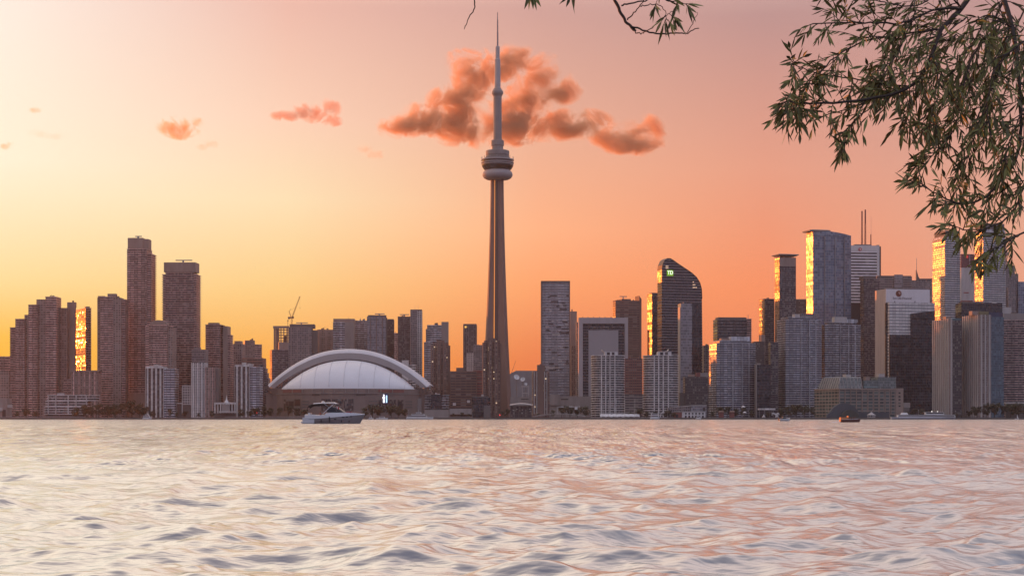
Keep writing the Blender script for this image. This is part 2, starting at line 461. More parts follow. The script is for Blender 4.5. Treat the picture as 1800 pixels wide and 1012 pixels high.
def ell(cx, cy, rx, ry, n=28, p=2.4):
    o = []
    for i in range(n):
        a = 2 * PI * i / n + 0.01
        c_, s_ = math.cos(a), math.sin(a)
        o.append((cx + rx * math.copysign(abs(c_) ** (2 / p), c_), cy + ry * math.copysign(abs(s_) ** (2 / p), s_)))
    return o

class B:
    """one building: an Empty at the ground below its near left corner; local x runs along the front, y back, z up"""
    def __init__(s, name, label, xc, Y, phi=16.0, cat='building', group=None):
        s.Y = Y; s.c = math.cos(R(phi)); s.s = math.sin(R(phi)); s.px = XP(xc, Y)
        s.root = empty(name, (s.px, Y, GZ), R(phi)); tag(s.root, label, cat, group)
        s.xc = xc
    def lx(s, px, y0=0.0):
        a = (px - 900) / F
        return (a * (s.Y + y0 * s.c) - s.px + y0 * s.s) / (s.c - a * s.s)
    def hz(s, py, y0=0.0, x=0.0): return ZP(py, s.Y + y0 * s.c + x * s.s) - GZ
    def dl(s, px):
        a = (px - 900) / F
        return (s.px - a * s.Y) / (a * s.c + s.s)
    def dr(s, px, x1):
        a = (px - 900) / F; qx, qy = s.px + x1 * s.c, s.Y + x1 * s.s
        return (qx - a * qy) / (a * s.c + s.s)
    def body(s, x0, x1, yt, style, d=28.0, y0=0.0, yb=None, part='facade', cap=None, plan=None):
        a, b = s.lx(x0, y0), s.lx(x1, y0)
        z1 = s.hz(yt, y0, (a + b) / 2); z0 = 0.0 if yb is None else s.hz(yb, y0, (a + b) / 2)
        return shell(plan or rect(a, b, y0, y0 + d), z0, z1, style, part, s.root, cap)
    def box(s, part, x0, x1, yt, yb, mat, y0=0.0, d=6.0):
        a, b = s.lx(x0, y0), s.lx(x1, y0); mb = MB()
        mb.box(a, b, y0, y0 + d, s.hz(yb, y0, (a+b)/2), s.hz(yt, y0, (a+b)/2))
        return mb.build(part, M[mat] if isinstance(mat, str) else mat, s.root)
    def cyl(s, x0, x1, yt, style, p=2.6, asp=1.0, yb=None, part='facade', y0=0.0, n=28, cap=None):
        a, b = s.lx(x0, y0), s.lx(x1, y0); r = (b - a) / 2
        pl = ell((a + b) / 2, y0 + r * asp, r, r * asp, n, p)
        return s.body(x0, x1, yt, style, y0=y0, yb=yb, part=part, plan=pl, cap=cap)
    def mast(s, px, yt, yb, r=0.35, y0=8.0, mat='grey_metal', part='mast'):
        x = s.lx(px, y0); mb = MB()
        mb.tube([(x, y0, s.hz(yb, y0, x) - 0.5), (x, y0, s.hz(yt, y0, x))], [r, r * 0.6], 6)
        return mb.build(part, M[mat], s.root)
    def davit(s, x0, x1, yt, yb, y0=10.0, mat='grey_metal'):
        """flat window-cleaning crane on a roof: a post and a long level arm"""
        xm = s.lx((x0 * 0.55 + x1 * 0.45), y0); mb = MB()
        zt = s.hz(yt, y0, xm)
        mb.box(xm - 0.9, xm + 0.9, y0 - 0.9, y0 + 0.9, s.hz(yb, y0, xm) - 0.3, zt - 0.4)
        mb.box(s.lx(x0, y0), s.lx(x1, y0), y0 - 0.7, y0 + 0.7, zt - 0.6, zt + 0.6)
        return mb.build('roof_crane', M[mat], s.root)
    def clutter(s, x0, x1, yt, n=3, y0=6.0, hmax=3.0, mat='conc_dark'):
        """plant boxes standing on the roof"""
        for i in range(n):
            w = (x1 - x0) * random.uniform(0.08, 0.22); px = random.uniform(x0 + 1, x1 - w - 1)
            h = random.uniform(0.4, 1.0) * hmax / 0.75
            s.box('roof_plant', px, px + w, yt - h, yt + 0.5, mat, y0=y0 + random.uniform(0, 8), d=5)

GR = {}
# ---- the left cluster ------------------------------------------------------
G = 'towers of the left cluster'
b = B('office_block', 'low reddish block cut by the left edge of the photo', -30, 2050, 0)
b.body(-30, 19, 626, ('bands', 'glz_brown', 'rail_warm', 3.4, 0.5, 1.6), d=40); b.body(-30, 17, 652, flat('grid_warm'), d=20, y0=-22, part='podium'); b.clutter(-30, 19, 626, 2)
b = B('market_hall', 'pale low hall with a square front at the far left shore', -30, 1930, 0)
b.body(-30, 12, 700, flat('conc'), d=20); b.box('porch', -2, 4, 716, 722, 'conc_light', y0=-3, d=2.9); b.box('sign_board', 13, 22, 711, 716, 'conc_light', y0=-1, d=0.8); b.box('doorway', 4, 10, 720, 735, 'black_metal', y0=-0.3, d=0.29)

b = B('stepped_condo', 'wide reddish tower climbing in steps to the right, near the left edge', 18, 2020, 2, group=None)
for i, (x0, x1, yt, y0) in enumerate([(18, 27, 575, 3), (27, 43, 560, 0), (43, 50, 553, 4), (50, 66, 535, 0), (66, 80, 527, 4), (80, 98.5, 521, 0)]):
    b.body(x0, x1, yt, bands('glz_brown', 'rail_warm', 3.0, 0.55 if i % 2 == 0 else 0.2, 1.2) if i not in (2, 4) else flat('grid_warm'), d=26 - y0, y0=y0, part='wing')
b.body(98.8, 104, 540, flat('conc_dark'), d=20, y0=12, part='wing'); b.body(104, 118, 541, flat('grid_brown'), d=20, y0=15, part='wing')
b.box('penthouse', 64, 78, 526, 537, 'conc_warm', y0=9, d=8); b.clutter(82, 97, 521, 2); b.mast(90, 517, 522)

b = B('glinting_condo', 'reddish tower with one face blazing gold in the sun, left side', 150.5, 2060, 30)
b.body(150.5, 160, 541, bands('glz_mirror', 'rail_warm', 3.0, 0.5, 1.0), d=b.dl(132.5)); b.box('penthouse', 151, 158, 538.5, 541.3, 'conc_warm', y0=3, d=6)
b = B('plain_wing_tower', 'plain reddish tower with a roof box, attached left of the gold-lit face', 118, 2048, 3)
b.body(118, 131.5, 540, flat('conc_warm'), d=7); b.box('penthouse', 118, 133, 531, 540.3, 'conc_warm', y0=1, d=5); b.clutter(120, 130, 531, 1)
b = B('midrise_condo', 'terraced reddish midrise below the gold-lit tower', 107, 1985, 3)
b.body(125, 172, 652, ('piers', 'grid_brown', 'rail_warm', 7.0, 1.6, 0.8), d=20); b.body(112, 125, 666, bands('glz_brown', 'rail_warm', 3.0, .8, 1.1), d=18, y0=1, part='terrace_wing'); b.body(107, 112, 690, bands('glz_brown', 'rail_warm', 3.0, .8, 1.1), d=16, y0=2, part='terrace_wing')
b.box('roof_slab', 121, 174, 650.5, 653, 'conc_warm', y0=-1, d=21)
b = B('terrace_flats', 'low pale flats with stepped white balcony decks at the left shore', 82, 1935, 2)
b.body(84, 169, 694, ('bands', 'glz_dark', 'rail_white', 3.3, 0.9, 0.9), d=16, yb=704); b.body(82, 153, 704, ('bands', 'glz_dark', 'rail_white', 3.3, 1.4, 0.9), d=18, yb=714, part='deck'); b.body(80, 145, 714, ('bands', 'glz_dark', 'rail_white', 3.3, 1.8, 0.9), d=19, yb=728, part='deck')
b.box('plinth', 80, 145, 728, 737, 'conc_dark', d=18)
for px in (84, 97.5, 119, 133, 151): b.box('post', px, px + 1.4, 695, 728 if px < 140 else 714, 'rail_white', y0=-2.6, d=0.6)
b.box('roof_cabin', 100, 112, 690.5, 694, 'conc_light', y0=6)

b = B('slab_condo', 'paired reddish slab tower with a notched roof, left of the tallest pair', 171, 2030, 4)
b.body(171, 176.5, 523, flat('grid_brown'), d=24, y0=2, part='wing'); b.body(176.5, 198, 521, bands('glz_brown', 'rail_warm', 3.0, 0.4, 1.2), d=25); b.body(198, 213, 523, flat('grid_warm'), d=24, y0=1, part='wing'); b.body(213, 221, 526, bands('glz_brown', 'rail_warm', 3.0, 0.9, 1.2), d=20, y0=3, part='wing')
b.box('penthouse', 189, 204, 516, 524, 'conc_warm', y0=6, d=9); b.box('penthouse', 172, 184, 520, 524, 'conc_warm', y0=9, d=6); b.clutter(204, 220, 524, 2)
b = B('slim_tower', 'thin sliver of a far reddish tower behind the tallest left tower', 221, 2300, 0); b.body(220.5, 227, 583, flat('grid_warm'), d=20)
b.clutter(221, 226, 583, 1)

b = B('tall_condo', 'tallest reddish tower on the left, with a plain squared crown', 224, 2070, -2)
b.body(223.5, 258, 437, bands('glz_brown', 'rail_warm', 2.95, 0.35, 1.15), d=26); b.body(258, 265.5, 446, bands('glz_brown', 'rail_warm', 2.95, 1.3, 1.1), d=22, y0=2, part='balcony_wing')
b.body(224.5, 251, 418, flat('conc_warm'), d=18, y0=3, yb=437.5, part='crown'); b.body(251, 260.5, 420, flat('conc_warm'), d=16, y0=4.5, yb=438, part='crown')
b.davit(238, 249, 415.5, 418); b.box('podium', 222, 262, 690, 740, 'conc_warm', y0=-6, d=5.8)
b = B('wide_condo', 'second tallest left tower, broad with a dark recess under its crown', 287, 2075, -2)
b.body(291, 340, 479, bands('glz_dark', 'rail_warm', 3.0, 0.3, 1.0), d=26); b.body(286.5, 291, 482, bands('glz_brown', 'rail_warm', 3.0, 1.1, 1.1), d=22, y0=2, part='balcony_wing'); b.body(340, 345, 482, bands('glz_brown', 'rail_warm', 3.0, 1.1, 1.1), d=22, y0=2, part='balcony_wing')
b.body(295, 337, 477.5, flat('conc_dark'), d=20, y0=3, yb=479.5, part='recess')
b.body(288, 343.5, 461, flat('conc_warm'), d=22, y0=-0.6, yb=478, part='crown'); b.davit(309, 338, 457.5, 461)
b = B('domed_condo', 'mid-height reddish tower with a low rounded crown between the two tallest', 257, 2010, -3)
b.body(256.5, 262, 573, bands('glz_brown', 'rail_warm', 3.0, 0.9, 1.1), d=20, y0=2, part='balcony_wing'); b.body(262, 295, 571, ('bands', 'glz_brown', 'rail_warm', 3.0, 0.35, 1.2), d=24); b.body(295, 303, 575, flat('grid_warm'), d=20, y0=1, part='wing')
a0, a1 = b.lx(262), b.lx(291); mb = MB(); pr = []
for k in range(13):
    t = k / 12; pr.append((a0 + (a1 - a0) * t, b.hz(571) + (b.hz(562) - b.hz(571)) * math.sin(PI * (0.12 + 0.76 * t)) ** 0.8))
pl = [(a0, b.hz(572))] + pr + [(a1, b.hz(572))]
mb.loft([[(x, 4, z) for x, z in pl[::-1]], [(x, 18, z) for x, z in pl[::-1]]], 0, caplow=True); mb.build('crown', M['conc_warm'], b.root)
b = B('grey_infill', 'squat grey block behind the white gridded slab, left side', 337, 2050, 0); b.body(337, 361, 614, flat('grid_grey'), d=20, part='facade'); b.box('roof_plant', 341, 352, 611, 614.5, 'conc', y0=5)

def finned(label, x0, xc, x1, yt, Y, phi, sx=None):
    """white-ribbed midrise: ribbed front, balconied return on the right"""
    b = B('ribbed_flats', label, x0, Y, phi, group='white ribbed midrises on the left shore')
    b.body(x0, xc, yt, ('piers', 'grid_dark', 'rail_white', 5.2, 2.1, 0.9), d=20)
    b.body(xc + .2, x1, yt + 2.5, ('bands', 'glz_blue', 'rail_grey', 3.0, 0.7, 1.3), d=16, y0=2.5, part='balcony_wing')
    b.box('parapet', x0 - 0.3, xc + 0.3, yt - 1, yt + 2, 'rail_white', y0=-1.2, d=20); b.clutter(x0 + 3, x1 - 3, yt, 3, hmax=4, mat='conc_light')
    return b
finned('leftmost white ribbed midrise, below the tower with the rounded crown', 256, 286, 307, 645, 1940, -3)
finned('white ribbed midrise standing just left of the stadium', 413, 437, 456, 642, 1945, -3)
b = B('gridded_slab', 'white gridded slab with a browner recessed right half, at the left shore', 337, 1938, -2)
b.body(337, 358, 637, ('piers', 'grid_white', 'rail_white', 4.2, 1.2, 0.9), d=20); b.body(358.2, 377, 645, ('piers', 'grid_warm', 'rail_warm', 4.2, 1.1, 0.5), d=18, y0=1.5, part='wing'); b.body(377.2, 384, 647, flat('conc_dark'), d=14, y0=4, part='wing'); b.clutter(338, 372, 640, 3)
b = B('gridded_annex', 'low dark block dotted with small white windows beside the white slab', 320, 1950, 0); b.body(320, 336.5, 677, flat('grid_white'), d=16, yb=711); b.box('base', 309, 336.5, 711, 737, 'conc_dark', y0=1, d=14); b.box('white_frame', 309, 321, 707.5, 709.5, 'rail_white', y0=-1, d=1.8); b.box('white_frame', 309, 310.5, 709.5, 728, 'rail_white', y0=-1, d=1.8); b.box('white_frame', 319.5, 321, 709.5, 728, 'rail_white', y0=-1, d=1.8)
b = B('colonnade', 'low pale colonnade with a small spired kiosk on the left shore', 376, 1925, 0, cat='colonnade')
b.box('roof', 376, 415, 707, 710, 'rail_white', d=8); b.box('back_wall', 377, 414, 710, 737, 'conc_dark', y0=5, d=3)
for px in range(377, 415, 5): b.box('column', px, px + 1.6, 710, 726, 'rail_white', y0=0.3, d=1.2)
mb = MB(); x = b.lx(397.5); mb.lathe([(3.5, b.hz(708)), (2.2, b.hz(705)), (.9, b.hz(702)), (.25, b.hz(696)), (.1, b.hz(694))], 8, (x, 3, 0)); mb.build('spire', M['rail_white'], b.root)
b.box('kiosk', 390, 402, 710.5, 722, 'conc', y0=-3, d=2.6); b.box('terrace', 385, 418, 722, 725, 'conc_light', y0=-8, d=4.8)

b = B('glinting_tower', 'tower with a red-gold flare down its right edge, left of the stadium', 361.5, 2110, -2)
b.body(361.5, 387, 570, ('bands', 'glz_brown', 'rail_warm', 3.0, 0.6, 1.2), d=22); b.body(392, 400, 573, flat('conc_warm'), d=20, y0=0.5, part='wing'); b.body(400, 404, 588, bands('glz_brown', 'rail_warm', 3, .9, 1.1), d=18, y0=2, part='balcony_wing')
b.box('penthouse', 366, 384, 567, 571, 'conc_warm', y0=5, d=8)
rb = MB(); xa, xb2 = b.lx(387.2), b.lx(391.8); a30 = R(27); dep = (xb2 - xa) * math.tan(a30)
pl = [(xa, 2.0), (xb2, 2.0 - dep * 0.99 + 1.8), (xb2, 12), (xa, 12)]
shell([(xa, 3.2), (xb2, 0.6), (xb2, 12), (xa, 12)], 0, b.hz(571), ('bands', 'glz_dark', 'rail_warm', 3.0, 0.15, 0.7), 'glazed_bay', b.root)
b = B('stepped_block', 'grey stepped block with a stair top, left of the stadium', 403, 2160, -2)
b.body(403.5, 425, 604, flat('grid_grey'), d=22); b.body(412, 423, 599, flat('conc_warm'), d=14, y0=4, yb=605, part='penthouse'); b.body(425, 462, 629, flat('strip_brown'), d=24, y0=-2, part='wing')
b = B('twin_top_tower', 'small far tower with a dark left half and an orange-lit right half', 430, 2380, 16)
b.body(430.5, 448, 598, flat('grid_brown'), d=22); b.body(448, 460, 605, ('bands', 'glz_brown', 'rail_warm', 3.2, .7, 1.1), d=18, y0=2, part='balcony_wing'); b.clutter(432, 446, 598, 2)
b = B('staggered_block', 'dark block whose right edge steps down in sawteeth by the stadium', 455, 2090, 0)
for i, (x1, yt) in enumerate([(463, 640), (466, 647), (468.5, 655), (471, 664)]): b.body(455 + (0 if i == 0 else (463, 466, 468.5)[i - 1] - 455), x1, yt, ('bands', 'glz_dark', 'rail_dark', 3.0, .6, 1.1), d=22 - i, y0=i * .8, part='wing')

# ---- behind the stadium ----------------------------------------------------
b = B('unfinished_tower', 'bare concrete tower frame with the orange sky showing through its open floors', 480, 2480, 0, cat='construction')
nfl = 9; zt = b.hz(574); fhh = 4.2
b.body(480, 508, 622, flat('conc_dark'), d=20, yb=None, part='core')
for i in range(13):
    z = zt - i * fhh; mb = MB(); mb.box(b.lx(481), b.lx(508), 0, 18, z - 0.45, z); mb.build('floor_slab', M['conc_warm'], b.root)
for px in (481, 484.5, 488.5, 493, 498, 503.5, 507): b.box('column', px, px + (1.6 if px not in (481, 484.5) else 2.5), 575, 622, 'conc_warm', y0=0.4, d=1.6)
b.box('core_wall', 484, 490, 574, 622, 'conc_warm', y0=8, d=6); b.box('core_wall', 499, 503, 590, 622, 'conc_warm', y0=8, d=6); b.box('parapet', 480, 508, 572.6, 577, 'conc_warm', y0=-.4, d=1)
b = B('office_tower', 'broad dark office tower with a flat crane bar on top, under the yellow crane', 507, 2400, 4)
b.body(507, 548, 575, ('piers', 'grid_grey', 'conc', 9.0, 0.8, 0.4), d=30); b.body(509, 553, 569.5, flat('conc_dark'), d=26, y0=2, yb=576, part='crown'); b.body(548.2, 558, 580, flat('conc_dark'), d=26, y0=4, part='wing'); b.davit(520.5, 541, 567.2, 569.8)
b = B('front_block', 'low dark block at the left shoulder of the white roof, gold along its left edge', 478, 2290, 16)
b.body(478, 507, 614.5, ('bands', 'glz_dark', 'rail_dark', 3.3, .35, 1.3), d=b.dl(474.6)); b.box('penthouse', 490.5, 507, 601, 615, 'conc_warm', y0=4, d=10)
b = B('corner_tower', 'ribbed warm-grey tower with an orange-lit left corner, behind the white roof', 560, 2460, 16)
b.body(560, 585.5, 579, ('piers', 'grid_warm', 'conc_warm', 3.4, 1.0, .5), d=b.dl(554)); b.clutter(562, 584, 578, 3, hmax=2.2); b.mast(571, 573.5, 578)
b = B('striped_tower', 'grey tower with white floor stripes and a plain pale right panel', 585.5, 2400, 2)
b.body(585.5, 606, 566, ('bands', 'glz_dark', 'rail_grey', 3.5, 0.35, 1.5), d=26); b.body(606, 622, 566, flat('conc'), d=25, y0=-.4, part='end_panel'); b.body(586, 623, 560, flat('conc_warm'), d=24, y0=0.4, yb=566.3, part='crown'); b.mast(613, 557, 561)
b = B('banded_block', 'narrow banded block with roof aerials, left of the pair with crane bar', 622, 2450, 2)
b.body(623, 645, 563, ('bands', 'glz_brown', 'rail_grey', 3.2, .4, 1.2), d=24); b.clutter(624, 644, 563, 3, hmax=2.2); b.mast(634, 558, 562)
b = B('office_tower', 'brown gridded tower topped by a crane bar, right behind the white roof crest', 645, 2380, 4)
b.body(645.5, 678, 556, ('piers', 'curtain_grey', 'brick', 8.0, .9, .5), d=26); b.body(678, 680.5, 558, flat('conc_dark'), d=24, y0=2, part='wing'); b.body(647, 679, 553.6, flat('conc_dark'), d=22, y0=2, yb=557, part='crown'); b.davit(659, 676, 551.5, 554)
b = B('office_block', 'dark narrow tower tucked right of the brown crane-topped tower', 680, 2430, 4); b.body(680.5, 693, 562, flat('grid_dark'), d=24); b.body(681, 692, 560.5, flat('conc_dark'), d=18, y0=3, yb=563, part='crown')
b = B('far_block', 'small far orange-edged block in the gap right of the white roof', 692, 2750, 0); b.body(692, 699, 585, ('bands', 'glz_brown', 'rail_warm', 3.5, .5, 1.2), d=20); b.clutter(693, 698, 585, 1)
b = B('brown_tower', 'brown tower with a crane bar, joined to the white gridded tower', 699.5, 2390, 4)
b.body(699.5, 721, 556, ('bands', 'glz_brown', 'rail_dark', 3.1, .3, 1.1), d=24); b.clutter(702, 718, 556, 2); b.davit(703, 719, 552.8, 555.4)
b = B('white_grid_tower', 'tall tower with a white window grid and two thin roof aerials', 721.3, 2370, 4)
b.body(721.3, 733, 544.5, ('flat', 'grid_grey'), d=24); b.body(733, 742.5, 546, ('flat', 'grid_white'), d=22, y0=1, part='wing'); b.box('crown', 721.5, 742, 543.8, 549.5, 'conc_dark', y0=1.4, d=18); b.mast(729.5, 536, 545, .2); b.mast(735, 536, 545, .2)
b = B('podium_block', 'small white stepped block peeking over the right shoulder of the roof', 706.5, 2330, 0); b.body(706.5, 718, 633, flat('white'), d=12); b.body(713, 731, 641, ('bands', 'glz_dark', 'rail_white', 3.5, .3, 1.6), d=14, y0=1, part='wing')
b = B('banded_tower', 'grey banded tower stepping up to the right, behind the brown brick tower', 745.5, 2350, 2)
b.body(748.5, 751, 578, flat('grid_grey'), d=20, y0=2, part='wing'); b.body(751, 776, 571, ('bands', 'glz_dark', 'rail_grey', 3.3, .3, 1.4), d=26); b.body(776, 788.5, 565.5, flat('conc'), d=24, y0=-.5, part='wing'); b.body(745.5, 758, 601, ('bands', 'glz_brown', 'rail_grey', 3.3, .4, 1.3), d=16, y0=-17, part='wing'); b.clutter(753, 774, 571, 2)

# ---- between the stadium and the needle tower ------------------------------
def brick_tower(label, x0, x1, yt, Y, phi=3):
    b = B('brick_tower', label, x0, Y, phi, group='brown brick towers with lit windows')
    w = x1 - x0
    b.body(x0 + w * .1, x0 + w * .92, yt, ('flat', 'lit_brick'), d=22)
    for k in (0.0, .33, .64): b.body(x0 + w * k, x0 + w * (k + .17), yt + (4 if k == 0 else 1.2), flat('lit_brick'), d=6, y0=-3.2, part='bay')
    b.body(x0 + w * .86, x1, yt + 5, flat('brick'), d=18, y0=3, part='wing'); b.box('penthouse', x0 + w * .3, x0 + w * .7, yt - 4, yt + .5, 'brick', y0=6, d=8)
    return b
brick_tower('brown brick tower with lit windows right of the stadium', 757, 791.5, 602, 2200)
brick_tower('brown brick tower with lit windows standing against the needle tower', 848, 881, 598, 2090)
b = B('thin_tower', 'slim dark tower with a painted gold glint near its top, left of the needle tower', 814.5, 2700, 0)
b.body(814.5, 837.5, 571, ('piers', 'grid_dark', 'rail_dark', 3.6, .9, .4), d=24); b.box('crown', 814.5, 837.5, 569, 571.2, 'conc_dark', d=20); b.box('painted_reflection', 816, 821, 573, 576, glower('gold_reflection', (1, .55, .12), .9), y0=-.3, d=.28)  # gold glint on the glass put in as a glowing panel
b = B('white_infill', 'small white gridded block in front of the slim dark tower', 820, 2600, 0); b.body(820.5, 832.5, 620, flat('grid_white'), d=16); b.clutter(821, 832, 620, 1)
b = B('grey_infill', 'grey block between the slim dark tower and the needle tower', 837, 2550, 0); b.body(832.5, 852, 606, flat('grid_grey'), d=16, part='facade'); b.clutter(838, 850, 606, 2, hmax=2)
b = B('long_hotel', 'broad low brown hotel with long window strips left of the needle tower', 790, 2150, 0)
b.body(791.5, 838, 652, ('bands', 'strip_brown', 'brick', 3.7, .25, 1.7), d=26); b.body(838, 856, 653.5, ('bands', 'strip_brown', 'red_brown', 3.7, .25, 1.7), d=24, y0=2, part='wing'); b.box('penthouse', 802, 814, 646, 652.5, 'brick', y0=6, d=8); b.box('roof_band', 832, 855, 650.5, 654, 'red_brown', y0=1.5, d=1); b.box('podium', 790, 838, 718, 728, 'conc_light', y0=-7, d=4)
b.box('sign_panel', 796, 801.5, 707.5, 712.5, 'white', y0=-2.2, d=.4); b.box('sign_panel', 821, 826, 703, 707.5, 'white', y0=-2.2, d=.4)
b = B('black_glass_flats', 'low black glass building with curved balcony decks on both ends', 747, 1960, 0)
b.body(757, 777, 693, flat('curtain_dark'), d=18); b.body(747, 757, 694, ('bands', 'glz_dark', 'rail_grey', 3.2, 1.0, .5), d=15, y0=1, part='balcony_wing'); b.body(777, 788, 694, ('bands', 'glz_dark', 'rail_grey', 3.2, 1.0, .5), d=15, y0=1, part='balcony_wing'); b.clutter(762, 782, 693, 4, hmax=2.4, mat='conc_light'); b.box('plinth', 746, 789, 720, 737, 'conc', y0=-2.6, d=2.4)
b = B('dark_pavilion', 'dark glass drum-like office at the shore below the needle tower', 829, 1945, 0)
b.cyl(829, 862, 698, ('flat', 'curtain_dark'), p=4.0, asp=.6); b.body(830, 858, 696, flat('conc_dark'), d=10, y0=6, yb=700, part='crown'); b.box('rooftop_unit', 846, 850, 693, 697, 'conc_light', y0=8, d=4); b.box('side_wing', 850, 862, 712, 737, 'conc_dark', y0=-3, d=2.8)

# ---- the needle tower ------------------------------------------------------
Yt = 2230.0; xt = 874.6
u = Yt / F
nt_ = empty('needle_tower', (XP(xt, Yt), Yt, GZ)); tag(nt_, 'very tall concrete needle tower with a round pod and a mast', 'tower')
def tz(py): return ZP(py, Yt) - GZ
# three-legged shaft: one connected loft of 12 points per ring
LEG = [R(-161), R(-41), R(79)]          # leg azimuths seen from above (0 = right, -90 = towards the camera)
def shaft_ring(rtip, hw, rv, z):
    pts = []
    for k, a in enumerate(LEG):
        d = Vector((math.cos(a), math.sin(a))); n = Vector((-d.y, d.x))
        p0 = d * rtip - n * hw; p1 = d * rtip + n * hw
        av = a + R(60); v = Vector((math.cos(av), math.sin(av))) * rv
        n2 = Vector((-v.y, v.x)).normalized() * (rv * .28)
        pts += [(p0.x, p0.y, z), (p1.x, p1.y, z), (v.x - n2.x, v.y - n2.y, z), (v.x + n2.x, v.y + n2.y, z)]
    return pts
rings = []
for py in np.linspace(738, 312, 30):
    t = (738 - py) / (738 - 312)
    hwpx = 10.9 + 15.5 * (1 - t) ** 1.6 
    rt = hwpx * u * 1.12
    rings.append(shaft_ring(rt, 1.9 + 2.6 * (1 - t) ** 1.5, 5.2 + 2.6 * (1 - t) ** 1.6, tz(py)))
mb = MB(); mb.loft(rings, 0, capm=0); mb.build('shaft', plain('tower_concrete', (0.25, 0.16, 0.135), var=.22, scale=.05), nt_)
# glazed lift strip in the left valley, its sun glint painted as glow
mb = MB(); gl = glower('painted_glint', (1.0, .36, .08), .55)  # sun glint on the glass put in as an even orange glow
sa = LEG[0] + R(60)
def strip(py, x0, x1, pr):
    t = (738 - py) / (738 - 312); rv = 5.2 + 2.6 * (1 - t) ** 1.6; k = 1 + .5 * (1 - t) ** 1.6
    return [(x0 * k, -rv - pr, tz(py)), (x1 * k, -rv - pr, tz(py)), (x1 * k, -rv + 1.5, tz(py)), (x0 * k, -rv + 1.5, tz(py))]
mb.loft([strip(py, -4.3, -3.3, 1.5) for py in np.linspace(600, 318, 20)], 0); mb.build('painted_glint', gl, nt_)
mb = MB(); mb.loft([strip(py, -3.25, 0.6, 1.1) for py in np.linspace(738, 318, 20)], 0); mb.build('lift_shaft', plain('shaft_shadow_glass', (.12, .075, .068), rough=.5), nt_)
mb = MB(); mb.loft([strip(py, .65, 2.0, 1.35) for py in np.linspace(738, 318, 20)], 0); mb.build('rib', plain('rib_concrete', (.24, .155, .135)), nt_)
wt = plain('pod_white', (.40, .36, .36), var=.06, scale=.1, streak=False); tcn = M['conc']; pdk = glassy('pod_glass', (.03, .022, .022), .15)
def lat(part, prof, mat, n=40, smooth=False):
    mb = MB(); mb.lathe([(r * u, tz(py)) for r, py in prof], n); o = mb.build(part, mat, nt_); 
    return o
lat('radome', [(9, 317), (14, 316.4), (20, 315.2), (24, 313), (26, 310), (26.6, 307), (25.6, 303.6), (23.5, 301), (21.5, 299.6)], wt)
lat('lower_deck', [(21.5, 299.8), (24.5, 297.4), (27, 293.6), (27.6, 292.2), (27.6, 290.2)], pdk)
lat('deck_ring', [(27.2, 290.4), (28.1, 290.2), (28.1, 288.9), (27.2, 288.7)], wt)
lat('middle_deck', [(27.4, 288.8), (27.4, 287.4)], pdk)
lat('deck_ring', [(27.4, 287.5), (28.7, 287.2), (28.7, 285.8), (27.4, 285.4)], wt)
lat('upper_deck', [(27.4, 285.6), (27.4, 282.7)], pdk)
lat('deck_ring', [(27.6, 282.8), (28.9, 282.4), (28.7, 280.9), (26.5, 280.2), (22, 279.6)], wt)
lat('restaurant_level', [(23.4, 279.9), (21.2, 276.6), (20.2, 274.2), (20.2, 272.6)], M['conc_dark'])
lat('upper_drum', [(20.4, 272.8), (20.6, 272.0), (20.6, 266.2), (19.8, 265.4), (9, 265.0)], tcn)
for k in range(14):
    a = 2 * PI * k / 14 + .2; mb = MB(); c0 = Vector((math.cos(a), math.sin(a), 0))
    mb.tube([c0 * 26.5 * u + Vector((0, 0, tz(281))), c0 * 28.6 * u + Vector((0, 0, tz(279.2))), c0 * 28.9 * u + Vector((0, 0, tz(277.6))), c0 * 27.2 * u + Vector((0, 0, tz(276.6)))], .35, 5); mb.build('rail_arm', M['grey_metal'], nt_)
lat('collar', [(10, 265.4), (10, 257), (11.3, 256.2), (11.3, 247.4), (10.4, 246.8), (7, 246.6)], tcn, 12)
lat('upper_shaft', [(7.4, 247.2), (7.3, 170), (8.2, 168), (9.9, 165), (9.9, 161.6), (6.6, 156), (5.6, 155)], tcn, 16)
lat('mast', [(5.4, 156), (5.0, 104.6), (4.4, 104), (3.9, 103.6), (3.7, 83), (3.2, 82)], M['conc_light'], 10)
lat('spire', [(1.6, 83), (1.5, 57), (1.25, 56), (1.2, 36), (.8, 34), (.6, 22.5), (.3, 22)], M['grey_metal'], 8)
lat('entrance_base', [(30, 741), (29, 727), (27, 725), (15, 724)], M['brick'], 6)

# ---- domed stadium ---------------------------------------------------------
Ys = 2050.0; us_ = Ys / F; xs0 = 612.0
st = empty('domed_stadium', (XP(xs0, Ys), Ys, GZ)); tag(st, 'round stadium with a white arched sliding roof', 'stadium')
def sx(px): return (px - xs0) * us_
def sz(py): return ZP(py, Ys) - GZ
roofw = plain('roof_membrane', (.88, .89, .91), rough=.55, var=.06, scale=.03, streak=False)
roofg = plain('roof_edge_grey', (.36, .335, .335), rough=.6, var=.08, scale=.05)
def arc(hwp, ytop, ybase, y, n=48, e0=0.0, p=2.0, sh=0.0):
    out = []
    for k in range(n + 1):
        a = PI * k / n
        cx_, s_ = math.cos(a), math.sin(a)
        out.append((sx(xs0 + sh) - cx_ * hwp * us_, y, sz(ybase) + (sz(ytop) - sz(ybase)) * s_ ** p))
    return out
def parab(hw, ytop, ybase, y, n=48, q=2.15):
    out = []
    for k in range(n + 1):
        x = -1 + 2 * k / n
        out.append((x * hw * us_, y, sz(ybase) + (sz(ytop) - sz(ybase)) * (1 - abs(x) ** q)))
    return out
